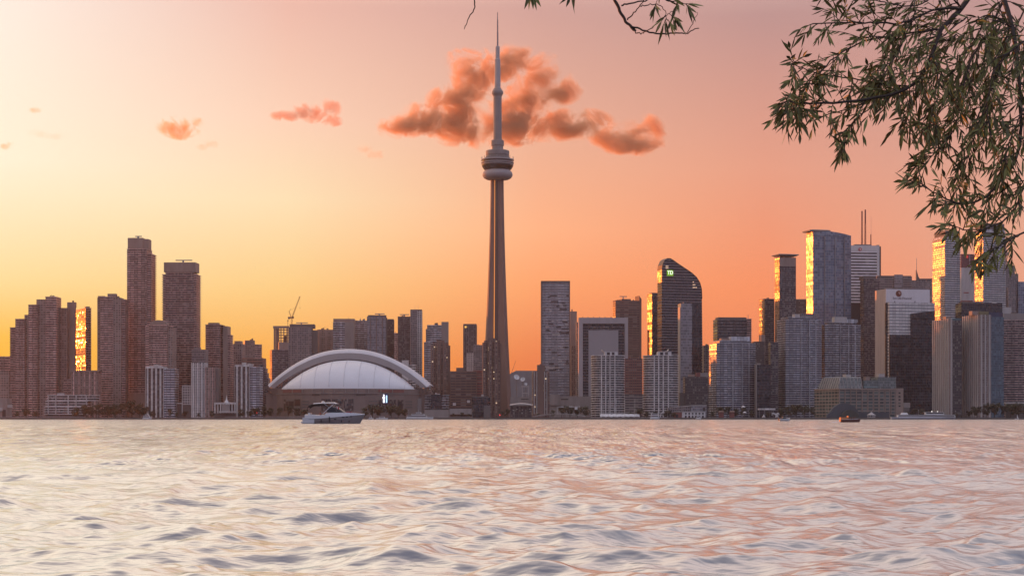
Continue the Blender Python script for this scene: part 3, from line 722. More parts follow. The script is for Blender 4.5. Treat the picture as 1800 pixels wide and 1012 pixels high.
def sheet(rows, mat, part, smooth=True):
    mb = MB(); n = len(rows[0])
    for a, b_ in zip(rows[:-1], rows[1:]):
        for j in range(n - 1): mb.face([a[j], a[j + 1], b_[j + 1], b_[j]])
    o = mb.build(part, mat, st, smooth=False)
    bm = bmesh.new(); bm.from_mesh(o.data); bmesh.ops.remove_doubles(bm, verts=bm.verts, dist=.01); bmesh.ops.recalc_face_normals(bm, faces=bm.faces)
    bm.to_mesh(o.data); bm.free()
    if smooth: o.data.polygons.foreach_set('use_smooth', np.ones(len(o.data.polygons), dtype=bool))
    return o
# arched roof panel: dark grey inner fascia, white sloping edge, vault running back
f0 = parab(129.5, 631.5, 682, 0.0); f1 = parab(138.3, 620.2, 680.3, -0.6); f2 = parab(143, 612.6, 676, 9.0); f3 = parab(143, 612.4, 676, 110.0)
sheet([f0, f1], roofg, 'arch_fascia', False)
sheet([f1, parab(138.9, 619.4, 679.8, -.5), f2, f3], plain('arch_membrane', (.78, .76, .77), rough=.6, var=.1, scale=.05), 'arch_roof', True)
# quarter dome below it
rows = []
for k in range(15):
    ps = PI / 2 * k / 14
    rows.append([(x * 118.5 * us_, 3.0 - 58 * math.sin(ps) * (1 - abs(x) ** 2.2) ** .5, sz(684.5) + (sz(633) - sz(684.5)) * (1 - abs(x) ** 2.15) * math.cos(ps)) for x in np.linspace(-1, 1, 49)])
sheet(rows, roofw, 'quarter_dome', True)
# dark gutter that follows the arch between dome and fascia
gt0 = parab(124, 632, 686, -.9); mb = MB(); mb.tube(gt0, .55, 6); mb.build('gutter', M['black_metal'], st)
for xk in np.linspace(-.86, .86, 9):
    pts = []
    for k in range(13):
        ps = PI / 2 * (k + .6) / 13.2
        pts.append((xk * 118.5 * us_, 3.0 - 58.3 * math.sin(ps) * (1 - abs(xk) ** 2.2) ** .5, sz(684.5) + (sz(632.6) - sz(684.5)) * (1 - abs(xk) ** 2.15) * math.cos(ps)))
    mb = MB(); mb.tube(pts, .26, 4); mb.build('roof_seam', plain('seam_grey', (.66, .66, .68)), st)
stc = plain('stadium_concrete', (.235, .185, .17), var=.14, scale=.08)
mb = MB(); pts = []
for k in range(25):
    a = PI + PI * k / 24; pts.append((math.cos(a) * 143 * us_, 62 + math.sin(a) * 128, 0))
for k in range(1, 12):
    a = PI * k / 12; pts.append((math.cos(a) * 143 * us_, 62 + math.sin(a) * 70, 0))
pl = [(p[0], p[1]) for p in pts]
zt_ = sz(684.2)
mb.loft([R3(pl, 0), R3(pl, sz(693)), R3(offset_plan(pl, .9), sz(693)), R3(offset_plan(pl, .9), sz(691.8)), R3(pl, sz(691.8)), R3(pl, zt_)], [0, 1, 1, 1, 0], capm=0); mb.build('outer_wall', [stc, M['conc']], st)
def wall_y(x): return 62 - 128 * math.sqrt(max(0.0, 1 - (x / (143 * us_)) ** 2))
def wpan(part, px0, px1, py0, py1, mat, proud=.5, thick=2.0):
    n = 6; xs = np.linspace(sx(px0), sx(px1), n); mb = MB()
    ra = []
    for x in xs: ra.append((x, wall_y(x) - proud))
    lo = [(x, y, sz(py1)) for x, y in ra]; hi = [(x, y, sz(py0)) for x, y in ra]
    lob = [(x, y + thick, sz(py1)) for x, y in ra]; hib = [(x, y + thick, sz(py0)) for x, y in ra]
    v = lo + hi + lob + hib; f = []
    for k in range(n - 1):
        f += [(k, k + 1, n + k + 1, n + k), (n + k, n + k + 1, 3 * n + k + 1, 3 * n + k), (k, 2 * n + k, 2 * n + k + 1, k + 1)]
    f += [(0, n, 3 * n, 2 * n), (n - 1, 3 * n - 1, 4 * n - 1, 2 * n - 1)]
    mb.idx(v, f); return mb.build(part, mat, st)
# (the wall ellipse faces the camera between px 490 and 735; panels hug it)
for a_, b_ in ((503, 512), (513, 523.5), (525, 537)): wpan('glazed_bay', a_, b_, 702, 722, M['glz_brown'])
for a_, b_ in ((575, 591), (594, 612), (614, 630)): wpan('glazed_bay', a_, b_, 702, 722, M['glz_dark'])
for a_, b_ in ((671, 700), (703, 712)): wpan('glazed_bay', a_, b_, 703, 724, M['glz_dark'])
for a_, b_ in ((501, 538), (671.5, 713)): wpan('red_banner', a_, b_, 685.6, 690.4, M['red_brown'])
for y_ in (705, 710, 715): 
    for a_, b_ in ((540, 552), (656, 670), (715, 726)): wpan('louvre', a_, b_, y_, y_ + 1.8, M['conc_dark'], .35)
for a_, b_ in ((558, 572), (635, 650)): wpan('vent', a_, b_, 693.5, 695.5, M['black_metal'], .35)
for px in (520, 540, 558, 578, 597, 616, 636, 655, 675, 694): wpan('rib', px, px + 1.2, 684.4, 691.6, M['conc'], .9)
for s_ in (-1, 1):      # flared corner towers carrying the arch ends
    mb = MB(); x0 = s_ * 141 * us_; x1 = s_ * 112 * us_
    a0, a1 = sorted((x0, x1))
    lo0, lo1 = sorted((s_ * 132 * us_, s_ * 118 * us_))
    top = [(a0, -2, sz(682)), (a1, -2, sz(682)), (a1, 30, sz(682)), (a0, 30, sz(682))]
    mid = [(lo0, 2, sz(696)), (lo1, 2, sz(696)), (lo1, 28, sz(696)), (lo0, 28, sz(696))]
    low = [(p[0], p[1], 0) for p in mid]
    mb.loft([low, mid, top], 0); mb.build('corner_tower', stc, st)
for s_ in (-1, 1):
    mb = MB(); a0, a1 = sorted((s_ * 146 * us_, s_ * 124 * us_)); mb.box(a0, a1, 8, 50, 0, sz(690 if s_ < 0 else 688)); mb.build('side_block', stc, st)
mb = MB(); mb.box(sx(732), sx(741), -4, -2.2, 0, sz(700)); mb.build('pale_pylon', M['conc'], st)
# lit screen on the wall: dark blue board, white figure, pale blue bar
scr = empty('lit_screen', (0, 0, 0)); 
yb_ = wall_y(sx(682)) - 2.2
mb = MB(); mb.box(sx(677), sx(687.5), yb_, yb_ + 1.2, sz(710), sz(692.5)); scb = mb.build('led_screen', glower('screen_navy', (.01, .015, .05), .6), st)
bpy.data.objects.remove(scr)
mb = MB()
xw = sx(680.4); yy = yb_ - .06
def rq(x0, x1, z0, z1): mb.box(sx(x0), sx(x1), yy - .05, yy + .03, sz(z1), sz(z0))
rq(679.2, 681.6, 694, 697.2); rq(678.3, 682.4, 697.8, 701.5); rq(679, 681.8, 702, 708.2)
mb.build('lit_figure', glower('screen_white', (.95, .93, 1.0), 1.5), scb)
mb = MB(); rq(684, 686.2, 695.5, 708); mb.build('lit_bar', glower('screen_blue', (.45, .7, 1.0), 1.4), scb)

# ---- right of the needle tower ---------------------------------------------
b = B('round_hall', 'low grey slatted hall with a sloped left roof just right of the needle tower', 893, 2330, 0)
mb = MB(); pl = [(b.lx(893), 0), (b.lx(893), b.hz(660)), (b.lx(899), b.hz(655)), (b.lx(906), b.hz(652)), (b.lx(948), b.hz(652)), (b.lx(948), 0)]
mb.loft([[(x, 30, z) for x, z in pl], [(x, 0, z) for x, z in pl]], 0, caplow=True); mb.build('facade', M['curtain_grey'], b.root)
for px in (907, 914, 921): b.mast(px, 648.5, 652.5, .2, y0=4)
b.box('roof_rail', 906, 948, 651.2, 652.2, 'grey_metal', y0=1, d=.3)
def dish(label, px, py, r, yb, dirx):
    b = B('satellite_dish', label, px, 2150, 0, cat='satellite dish', group='white satellite dishes right of the needle tower')
    z = b.hz(py); rr_ = r * 2150 / F
    ax = Vector((dirx, -.8, .45)).normalized(); q = ax.to_track_quat('Z', 'Y')
    mb = MB(); n = 20; pr = [(.02, -.28), (.4, -.24), (.75, -.12), (1, .06), (.97, .1), (.7, -.05), (.35, -.17), (.02, -.2)]
    vs = []
    for rad, h in pr:
        for j in range(n): vs.append(q @ Vector((math.cos(2*PI*j/n) * rad * rr_, math.sin(2*PI*j/n) * rad * rr_, h * rr_)) + Vector((0, 0, z)))
    mb.idx(vs, [(k*n+j, k*n+(j+1)%n, (k+1)*n+(j+1)%n, (k+1)*n+j) for k in range(len(pr)-1) for j in range(n)]); mb.build('reflector', M['white_paint'], b.root)
    mb = MB(); mb.tube([(0, 1.2, 0), (0, 1.2, z - .1 * rr_)], .9, 8); mb.build('post', M['conc'], b.root)
    mb = MB(); tip = q @ Vector((0, 0, .75 * rr_)) + Vector((0, 0, z)); 
    for j in range(3): mb.tube([q @ Vector((math.cos(2.1*j) * .8 * rr_, math.sin(2.1*j) * .8 * rr_, -.02)) + Vector((0, 0, z)), tip], .15, 4)
    mb.build('feed_arm', M['grey_metal'], b.root)
dish('largest satellite dish, tilted up to the right', 908, 662.5, 5.2, 0, .35)
dish('satellite dish facing right, the middle one of the three', 919, 666.5, 4.2, 0, -.2)
dish('smallest satellite dish, above the pale gantry', 924.5, 674.5, 2.6, 0, .1)
b = B('gantry', 'pale square frame standing under the satellite dishes', 917, 2120, 0, cat='gantry')
b.box('post', 917.5, 919, 680, 735, 'conc_light', d=1); b.box('post', 928.3, 930, 680, 735, 'conc_light', d=1); b.box('beam', 916.5, 930.5, 677.5, 680, 'conc_light', y0=-.3, d=1.6); b.box('beam', 917.5, 930, 690, 691.2, 'conc_light', y0=-.2, d=1.4)
b = B('long_podium', 'long blank pinkish-grey wall running low behind the shore, right of the needle tower', 897, 2060, 0)
b.body(897, 936, 697, flat('conc'), d=20); b.body(966, 1041, 696, flat('conc'), d=20, part='wing'); b.box('corner_block', 966, 984.5, 693, 712, 'conc', y0=-2, d=1.9); b.box('corner_block', 929, 935, 694, 712, 'conc', y0=-1, d=.9); b.box('slot_window', 916, 930, 700.5, 701.8, 'black_metal', y0=-.2, d=.19); b.box('slot_window', 986, 999, 700.5, 702.4, 'black_metal', y0=-.2, d=.19)
b = B('pipe_tower', 'dark brown shore tower with pale vertical pipes on its face', 936, 1975, 2)
b.body(936.5, 966, 652, ('flat', 'lit_brick'), d=22)
for px in (938.3, 943, 956.8, 960.7): b.box('pipe', px, px + 1.3, 653, 727, 'conc_light', y0=-1.2, d=1.0)
b.box('bay', 945, 955.5, 643, 735, 'brick', y0=-.8, d=.6); b.box('penthouse', 944.5, 958, 641, 652.3, 'brick', y0=5, d=8); b.clutter(946, 957, 641, 1, y0=6, hmax=1.6); b.box('bay', 962.6, 964, 655, 735, 'brick', y0=-.9, d=.7)
b = B('grey_tower', 'tall grey slab tower with a rough broken-grid front and framed top', 951, 2350, 0)
b.body(953, 1000.5, 496, ('bands', 'curtain_grey', 'rail_grey', 3.9, .12, 1.0), d=34); b.box('side_frame', 951, 953, 493.5, 737, 'conc_dark', y0=-1.2, d=34); b.box('side_frame', 1000.5, 1002, 493.5, 737, 'conc_dark', y0=-1.2, d=34); b.box('top_frame', 953, 1000.5, 493.5, 496, 'conc_dark', y0=-1.2, d=30)
for i in range(46):
    px = random.choice([958, 964, 970, 976, 982, 988, 994]) + random.uniform(-2, 2); py = random.uniform(515, 650); w = random.choice([4, 6, 9, 13])
    b.box('recessed_bay', max(px, 954), min(px + w, 1000), py, py + 2.2, 'black_metal' if i % 3 else 'conc_light', y0=-.3, d=.15)
b.box('sky_lobby_band', 963, 985, 645, 647, 'conc_light', y0=-.5, d=.2); b.clutter(955, 998, 494, 0)
b = B('pink_slab', 'pinkish blank slab tower right behind the tall grey slab', 1002, 2480, 0); b.body(1002.2, 1014, 547, flat('conc_warm'), d=24); b.box('vent_stack', 1004.5, 1006.5, 543.5, 547.2, 'conc_dark', y0=8, d=3); b.body(1004, 1014, 607, flat('grid_brown'), d=10, y0=-11, part='wing')
b = B('balcony_slab', 'narrow balconied slab squeezed left of the wide pale frame building', 1014, 2440, 0); b.body(1014, 1021, 566, ('bands', 'glz_brown', 'rail_grey', 3.1, .8, 1.1), d=22); b.clutter(1015, 1020, 566, 1)
b = B('frame_building', 'wide building like a pale square frame around dark floors and a blank panel', 1017.5, 2250, 0)
fr = 'conc_light'
frm = plain('frame_stone', (.44, .40, .41), var=.1); pnl = plain('blank_panel', (.36, .34, .355), rough=.5, var=.05)
b.box('frame_post', 1017.5, 1024.5, 558, 737, frm, y0=-3, d=30); b.box('frame_post', 1097.5, 1104, 558, 737, frm, y0=-3, d=30); b.box('frame_beam', 1024.5, 1097.5, 558, 568.5, frm, y0=-3, d=30)
b.body(1024.5, 1097.5, 568.8, ('bands', 'curtain_dark', 'rail_dark', 4.0, .3, 1.1), d=26); b.body(1034.5, 1087, 580.5, ('flat', 'conc'), d=1.4, y0=-2.4, part='blank_panel', cap=frm).data.materials[0] = pnl
for px in (1024, 1033, 1043, 1053.5, 1063, 1073.5, 1083, 1093): b.box('roof_light', px, px + 1.2, 556.6, 558.2, 'conc_dark', y0=-2, d=1.2)
b.box('cladding_line', 1097.6, 1098.6, 568.5, 737, 'conc_dark', y0=-3.2, d=.15)
b = B('brown_office', 'brown tower with a pointed fin at its right corner, behind the frame building', 1082, 2480, 14)
b.body(1082, 1124.5, 528, ('bands', 'strip_brown', 'brick', 3.8, .12, 1.4), d=b.dl(1077.4)); b.box('penthouse', 1093, 1109, 525.3, 528.4, 'brick', y0=6, d=10); b.davit(1089, 1102, 521, 525)
mb = MB(); xa, xb2 = b.lx(1123.5), b.lx(1127.3); mb.loft([[(xa, -1, 0), (xb2, -1, 0), (xb2, 20, 0), (xa, 20, 0)], [(xa, -1, b.hz(519.5, 0, 40)), (xb2, -1, b.hz(525.5, 0, 40)), (xb2, 20, b.hz(525.5, 0, 40)), (xa, 20, b.hz(519.5, 0, 40))]], 0); mb.build('corner_fin', M['brick'], b.root)
for px in (1085, 1088, 1113): b.box('roof_plant', px, px + 1.6, 526.6, 528.3, 'brick', y0=3, d=3)
b = B('red_ribbed_block', 'reddish ribbed block between the two white round condos', 1098, 2130, 0); b.body(1098, 1129, 630, ('piers', 'strip_brown', 'red_brown', 3.0, .8, .4), d=24); b.body(1098, 1133, 693, flat('strip_grey'), d=14, y0=-16, part='podium'); b.clutter(1100, 1127, 630, 2)

# white round condos at the shore
def round_condo(label, x0, x1, yt, Y, fx, side):
    b = B('round_condo', label, x0, Y, 0, group='white round condos with balcony rings')
    b.cyl(x0, x1, yt, ('bands', 'glz_dark', 'rail_white', 2.95, 1.0, .85), p=3.0, asp=.8, n=32)
    r = (b.lx(x1) - b.lx(x0)) / 2; w = x1 - x0
    for k in (.27, .40, .53, .68):      # vertical piers on the front
        xx = x0 + w * k; q = abs((k - .5) * 2) ** 3.0; yf = r * .8 * (1 - (1 - q) ** (1 / 3.0)) - 1.9
        b.box('pier', xx, xx + 1.7, yt + .5, 733, 'rail_white', y0=yf, d=1.6)
    b.box('penthouse', x0 + w * .38, x0 + w * .78, yt - 6, yt + .5, 'white', y0=r * .4, d=r * .7); b.box('penthouse_window', x0 + w * .45, x0 + w * .54, yt - 5.2, yt - .2, 'glz_dark', y0=r * .4 - .3, d=.25); b.box('penthouse_window', x0 + w * .6, x0 + w * .68, yt - 5.2, yt - .2, 'glz_dark', y0=r * .4 - .3, d=.25)
    mb = MB(); pts = []
    xa = b.lx(x0 + w * (.38 if side < 0 else .62)); xe = b.lx(fx)
    for k in range(9):
        t = k / 8; pts.append((xa + (xe - xa) * t, b.hz(yt - 6) + (b.hz(yt - 11) - b.hz(yt - 6)) * t ** 2.2))
    top = [(p[0], p[1] + .9 * (1 - k / 9)) for k, p in enumerate(pts)]
    prof = pts + top[::-1]
    if side > 0: prof = prof[::-1]
    mb.loft([[(x, r * .3, z) for x, z in prof], [(x, r * 1.1, z) for x, z in prof]], 0, caplow=True); o = mb.build('roof_fin', M['rail_white'], b.root)
    bm = bmesh.new(); bm.from_mesh(o.data); bmesh.ops.recalc_face_normals(bm, faces=bm.faces); bm.to_mesh(o.data); bm.free()
round_condo('white round condo with its roof fin swept up to the left', 1041, 1098.5, 624, 1960, 1058.5, -1)
round_condo('white round condo with its roof fin swept up to the right', 1133, 1193.5, 624, 1965, 1177, 1)
b = B('gold_edged_tower', 'slim dark tower with its whole left face glowing gold, left of the curved one', 1146, 2400, 17)
b.body(1146, 1164, 516, ('flat', 'curtain_dark'), d=b.dl(1138)); b.box('crown', 1146, 1160, 514.5, 516.3, 'conc_dark', y0=2, d=12)
# curved-top dark glass tower
b = B('curved_tower', 'dark striped glass tower with a curved sloping top and green square sign', 1163.5, 2240, 17)
Yc = 2240
outl = [(1163.3, 738), (1163.3, 474), (1164.5, 466), (1168, 458), (1173, 454.5), (1178, 454.6), (1183, 457.5), (1192, 464), (1204, 472), (1216, 480), (1224, 487.5), (1230, 497), (1233, 508), (1233.8, 525), (1234.6, 600), (1235, 738)]
fl_h = 3.9
def curved_plan_x(z):
    """left and right local x of the outline at height z"""
    L, Rr = None, None
    zz = [(b.lx(px), b.hz(py, 0, b.lx(px))) for px, py in outl]
    xs_ = []
    for (x0_, z0_), (x1_, z1_) in zip(zz[:-1], zz[1:]):
        if (z0_ - z) * (z1_ - z) <= 0 and z0_ != z1_: xs_.append(x0_ + (x1_ - x0_) * (z - z0_) / (z1_ - z0_))
    return (min(xs_), max(xs_)) if len(xs_) >= 2 else None
dpt = max(16.0, b.dl(1158.5)); rings = []; ms = []
zs = list(np.arange(0, b.hz(456, 0, 5), fl_h))
ztop = max(b.hz(py, 0, b.lx(px)) for px, py in outl) - .15
for i, z in enumerate(zs + [ztop]):
    q = curved_plan_x(max(z, .01)); 
    if q is None: continue
    q2 = curved_plan_x(min(z + .95, ztop - .05))
    o_ = .45
    rings += [R3(rect(q[0], q[1], 0, dpt), z), R3(rect(q[0], q[1], -o_, dpt), z), R3(rect(q2[0], q2[1], -o_, dpt), min(z + .95, ztop)), R3(rect(q2[0], q2[1], 0, dpt), min(z + .95, ztop))]
    ms += [1, 1, 1, 0]
mb = MB(); mb.loft(rings, ms[:-1], capm=1); mb.build('facade', [M['curtain_dark'], plain('steel_band', (.27, .25, .27), rough=.4)], b.root)
# roof edge that follows the sweep
mb = MB(); pts = [(b.lx(px), 2.0, b.hz(py, 0, b.lx(px)) + .3) for px, py in outl[1:14]]
prev = None
lo = [(p[0], -.8, p[2]) for p in pts]; hi = [(p[0], dpt + .5, p[2]) for p in pts]
for k in range(len(pts) - 1): mb.face([lo[k], lo[k + 1], hi[k + 1], hi[k]])
o = mb.build('roof_edge', M['black_metal'], b.root); so = o.modifiers.new('thick', 'SOLIDIFY'); so.thickness = .7; so.offset = 0
def text_mesh(part, body, size, mat, parent, loc, rot, extrude=.05, font_scale=(1, 1)):
    cu = bpy.data.curves.new('lettering', 'FONT'); cu.body = body; cu.size = size; cu.extrude = extrude; cu.align_x = 'CENTER'; cu.align_y = 'CENTER'; cu.resolution_u = 3
    t = bpy.data.objects.new('lettering', cu); col.objects.link(t)
    bpy.context.view_layer.update()
    me = bpy.data.meshes.new_from_object(t.evaluated_get(bpy.context.evaluated_depsgraph_get()))
    bpy.data.objects.remove(t); bpy.data.curves.remove(cu)
    me.materials.clear(); me.materials.append(mat)
    o = bpy.data.objects.new(part, me); col.objects.link(o); o.parent = parent; o.location = loc; o.rotation_euler = rot; o.scale = (font_scale[0], font_scale[1], 1)
    return o
sgx0, sgx1 = b.lx(1172), b.lx(1182.6); mb = MB(); mb.box(sgx0, sgx1, -1.6, -.6, b.hz(484.8, 0, 12), b.hz(474.8, 0, 12))
sg = mb.build('sign_board', glower('sign_green', (.16, .34, .01), 1.0), b.root)
lm = glower('sign_white', (1, 1, .95), 1.2)
cx_, cz_ = (sgx0 + sgx1) / 2, b.hz(479.6, 0, 12); 
text_mesh('lettering', 'TD', 7.2, lm, sg, (cx_ + .1, -1.75, cz_), (R(90), 0, 0), .1, (.92, 1)).data.name = 'lettering'
for py, n_ in ((468, 2), (471, 2), (495.5, 1), (500.5, 2), (505.3, 3)):
    for k in range(n_):
        px = (1170 if py < 480 else 1217.5) + k * 2.6; mb = MB(); x = b.lx(px); mb.box(x, x + 1.5, -.75, -.5, b.hz(py + .8, 0, x), b.hz(py - .8, 0, x)); mb.build('lit_window', glower('warm_lamp_light', (1, .66, .42), .7), b.root)
b = B('curved_annex', 'slim two-toned tower, pale left and dark right, before the curved one', 1195.5, 2130, 6)
b.body(1197, 1216.5, 533, ('flat', 'curtain_grey'), d=20); b.body(1216.5, 1233, 532.6, ('flat', 'curtain_dark'), d=20, y0=1.5, part='wing'); b.box('edge_strip', 1195.5, 1197, 540, 737, 'grey_metal', y0=.6, d=14); b.box('roof_plant', 1201, 1203, 531, 533.2, 'conc_warm', y0=5, d=4)
b = B('dark_lowrise', 'dark low block with pink roof boxes between the round condos', 1203, 2020, 0)
b.body(1204, 1244, 662, flat('grid_dark'), d=22); b.box('roof_hut', 1211, 1221, 657.5, 662.4, 'conc_warm', y0=3, d=7); b.box('roof_hut', 1224, 1231, 654.5, 662.4, 'red_brown', y0=3, d=7); b.box('roof_hut', 1231, 1245, 655, 662.4, 'conc', y0=6, d=8); b.body(1195, 1204, 690, flat('conc_dark'), d=14, y0=2, part='wing')
b = B('grey_infill', 'plain grey tower behind the round condo with the glowing left edge', 1236, 2350, 4); b.body(1236.5, 1262, 607, flat('grid_grey'), d=20); b.clutter(1238, 1258, 607, 2)
b = B('slate_office', 'dark slate office slab with an orange-lit strip at its right end', 1261, 2320, 6)
b.body(1261, 1312.5, 561, ('bands', 'curtain_dark', 'rail_dark', 4.4, .2, 1.6), d=26); b.body(1312.8, 1320.5, 560, ('bands', 'glz_brown', 'rail_warm', 3.2, .9, 1.0), d=18, y0=3, part='balcony_wing'); b.body(1263, 1312, 557.5, flat('conc_dark'), d=20, y0=3, yb=561.5, part='crown'); b.mast(1315, 553, 560, .5)

def glow_condo(label, x0, xe, x1, yt, Y, phi=12, rail='rail_grey', glass='glz_blue', pent=None):
    """round condo with a flat bay on its left that faces the low sun"""
    b = B('balcony_condo', label, xe, Y, phi, group='grey round condos with balcony bands')
    a, c = b.lx(xe), b.lx(x1); w = c - a; dep = b.dl(x0)
    pl = [(0, 0)]
    for k in range(1, 11): t = k / 11; pl.append((w * t, -4.2 * math.sin(PI * t) ** .8))
    pl += [(w, 0), (w, dep), (0, dep)]
    b.body(xe, x1, yt + 5, ('bands', glass, rail, 2.95, .8, .95), plan=pl)
    pl2 = [(p[0] * .82 + w * .09, p[1] * .9 + 1.8) for p in pl]
    shell(pl2, b.hz(yt + 5.3), b.hz(yt), ('bands', glass, rail, 3.0, .5, .8), 'upper_storeys', b.root)
    if pent: 
        for q in pent: b.box('penthouse', q[0], q[1], q[2], yt + .4, q[3], y0=6, d=8)
    for k in (.38, .62, .8): xx = w * k; mb = MB(); mb.box(xx, xx + .7, -5.6, -4.6, 0, b.hz(yt + 6)); mb.build('pier', M[rail], b.root)
    return b
glow_condo('round condo with its left balconies glowing orange, in front of the slate slab', 1247, 1259.5, 1327, 598, 2050, 14, pent=[(1268, 1282, 594.5, 'conc_warm'), (1285, 1318, 591.5, 'rail_grey')])
glow_condo('round condo with the brightest flaring left edge, below the tower with a flat roof hat', 1367, 1381, 1443, 557, 2060, 15, pent=[(1397, 1406, 552, 'conc_light'), (1408, 1440, 551, 'grid_grey')])
glow_condo('round condo left of the slim dark towers, behind the tan wharf building', 1444.5, 1450, 1512, 566, 2080, 14, glass='glz_dark', pent=[(1467, 1489, 557, 'conc_light'), (1489, 1508, 561, 'rail_grey')])

b = B('navy_slab', 'dark navy glass slab between two round condos at the right', 1330, 2040, 0); b.body(1330.5, 1354.5, 641, flat('curtain_dark'), d=18); b.box('edge_strip', 1329, 1330.5, 640, 737, 'conc', y0=-.6, d=14); b.body(1354.5, 1368, 601, ('bands', 'glz_dark', 'rail_dark', 3.0, .5, 1.0), d=16, y0=4, part='balcony_wing'); b.box('roof_plant', 1331, 1337, 638, 641.3, 'conc', y0=3, d=5)
b = B('brown_infill', 'brown block behind the navy slab, with a lit strip on its right', 1327, 2250, 6); b.body(1327, 1344, 600, flat('grid_dark'), d=22); b.body(1338, 1345, 588, ('flat', 'conc_warm'), d=12, y0=4, part='wing')
b = B('dark_condo', 'dark narrow tower just left of the tower with a flat roof hat', 1343, 2330, 14); b.body(1344, 1361, 525, ('bands', 'glz_dark', 'rail_dark', 3.1, .4, 1.1), d=20); b.clutter(1346, 1359, 525, 1)
b = B('hat_tower', 'narrow tower with a flat overhanging roof hat and a blazing left edge', 1370, 2290, 15)
b.body(1370, 1399, 452.5, ('bands', 'glz_dark', 'rail_dark', 3.1, .3, 1.0), d=b.dl(1362)); b.body(1370.5, 1398.5, 453, ('flat', 'conc_warm'), d=12, y0=-.7, yb=468, part='crown')
a, c_ = b.lx(1360), b.lx(1401); mb = MB(); mb.loft([R3(rect(0, c_ - 2.5, -1, 16), b.hz(450)), R3(rect(-2.5, c_ + 1.5, -4, 22), b.hz(447.6)), R3(rect(-2, c_ + 1, -3.5, 21), b.hz(446.4)), R3(rect(5, c_ - 7, 3, 14), b.hz(445.4))], 0, caplow=True); mb.build('roof_hat', M['conc'], b.root)
for k in (.5, 8, 16, 21.5): mb = MB(); mb.box(k, k + .8, .5, 1.3, b.hz(453), b.hz(449.6)); mb.build('hat_post', M['grey_metal'], b.root)
b = B('far_block', 'dark flat-topped block between the hat tower and the blue glass tower', 1399, 2500, 0); b.body(1398, 1420, 527, flat('grid_dark'), d=22); b.box('roof_edge', 1398, 1420, 525.5, 527.3, 'conc_warm', y0=-.4, d=10)
b = B('blue_tower', 'broad blue glass tower with a curved roof line, its left edge lit orange', 1429, 2330, 15)
w = b.lx(1496) - .01; dep = b.dl(1417.5)
pl = [(0, 0)] + [(w * t, -2.5 * math.sin(PI * t)) for t in (.2, .4, .6, .8)] + [(w, 0), (w, dep), (0, dep)]
b.body(1429, 1496, 415, ('flat', 'curtain_blue'), plan=pl)
mb = MB(); rr0, rr1 = [], []
for x, y in pl:
    f_ = min(1, max(0, x / w)); rr0.append((x, y, b.hz(415.3))); rr1.append((x, y, b.hz(404.5 + 7.5 * f_ ** 2)))
mb.loft([rr0, rr1], 0); mb.build('crown', M['curtain_blue'], b.root)
mb = MB(); mb.loft([R3(rect(-5.5, w * .42, -2, dep + 1), b.hz(406.5)), R3(rect(-6, w * .45, -2.5, dep + 1.5), b.hz(404.2)), R3(rect(2, w * .4, 2, dep - 2), b.hz(402.8))], 0, caplow=True); mb.build('roof_visor', M['conc'], b.root)
for k in (.28, .55, .8): mb = MB(); mb.box(w * k, w * k + .9, -3.6, -2.2, 0, b.hz(416)); mb.build('mullion_rib', M['grey_metal'], b.root)
b.body(1409, 1429, 470, flat('curtain_blue'), d=6, y0=8, part='back_wing', yb=520) if False else None
b = B('striped_bank_tower', 'white tower with black window stripes and red round emblem, masts on its roof', 1496, 2480, 6)
b.body(1495, 1546, 441, ('flat', 'strip_white'), d=30, yb=534); b.body(1495, 1546, 431.5, ('flat', 'white'), d=28, yb=441.3, y0=.6, part='crown'); b.body(1546, 1548.5, 433, flat('black_metal'), d=26, y0=1, part='wing'); b.body(1495, 1546, 533.8, flat('black_metal'), d=24, y0=1.5, part='lower_facade'); b.box('corner_pier', 1541.5, 1545.8, 441, 534, 'white', y0=-.5, d=.45)
x = b.lx(1511.8); z = b.hz(438.2, 0, x); mb = MB(); mb.tube([(x, -.9, z), (x, .5, z)], 2.5, 24); rd = mb.build('round_emblem', plain('emblem_red', (.5, .03, .04), var=.05), b.root)
mb = MB(); mb.tube([(x, -1.1, z), (x, -.92, z)], 1.15, 16); mb.build('emblem_centre', M['white_paint'], rd)
def lattice(bd, px, yt, yb, r, y0, part='mast', mat='red_brown', knob=None):
    x = bd.lx(px, y0); z0, z1 = bd.hz(yb, y0, x), bd.hz(yt, y0, x); mb = MB(); n = max(4, int((z1 - z0) / (r * 3)))
    for sx_, sy_ in ((-1, -1), (1, -1), (1, 1), (-1, 1)): mb.tube([(x + sx_ * r, y0 + sy_ * r, z0), (x + sx_ * r * .7, y0 + sy_ * r * .7, z1)], .28, 4)
    for k in range(n):
        q0 = z0 + (z1 - z0) * k / n; q1 = z0 + (z1 - z0) * (k + 1) / n; s_ = 1 if k % 2 else -1
        mb.tube([(x - s_ * r * .9, y0 - r * .9, q0), (x + s_ * r * .9, y0 - r * .9, q1)], .2, 4); mb.tube([(x - s_ * r * .9, y0 + r * .9, q0), (x + s_ * r * .9, y0 + r * .9, q1)], .2, 4)
    if knob: mb.lathe([(r * .8, z1 - knob), (r * 1.3, z1 - knob * .9), (r * 1.3, z1)], 8, (x, y0, 0))
    return mb.build(part, M[mat], bd.root)
lattice(b, 1515.2, 371, 431, .9, 8, knob=16); lattice(b, 1521, 368.5, 431, .9, 12, knob=22); lattice(b, 1530.8, 412, 432, .5, 6); b.mast(1531.2, 380, 413, .22, y0=6)
b.box('roof_plant', 1502, 1532, 429.5, 432, 'conc', y0=5, d=8); b.box('roof_plant', 1541, 1546, 430.5, 432, 'conc', y0=5, d=5)
b = B('edge_lit_tower', 'dark tower whose top left corner shines pale gold, behind the grey bank block', 1519, 2330, 15)
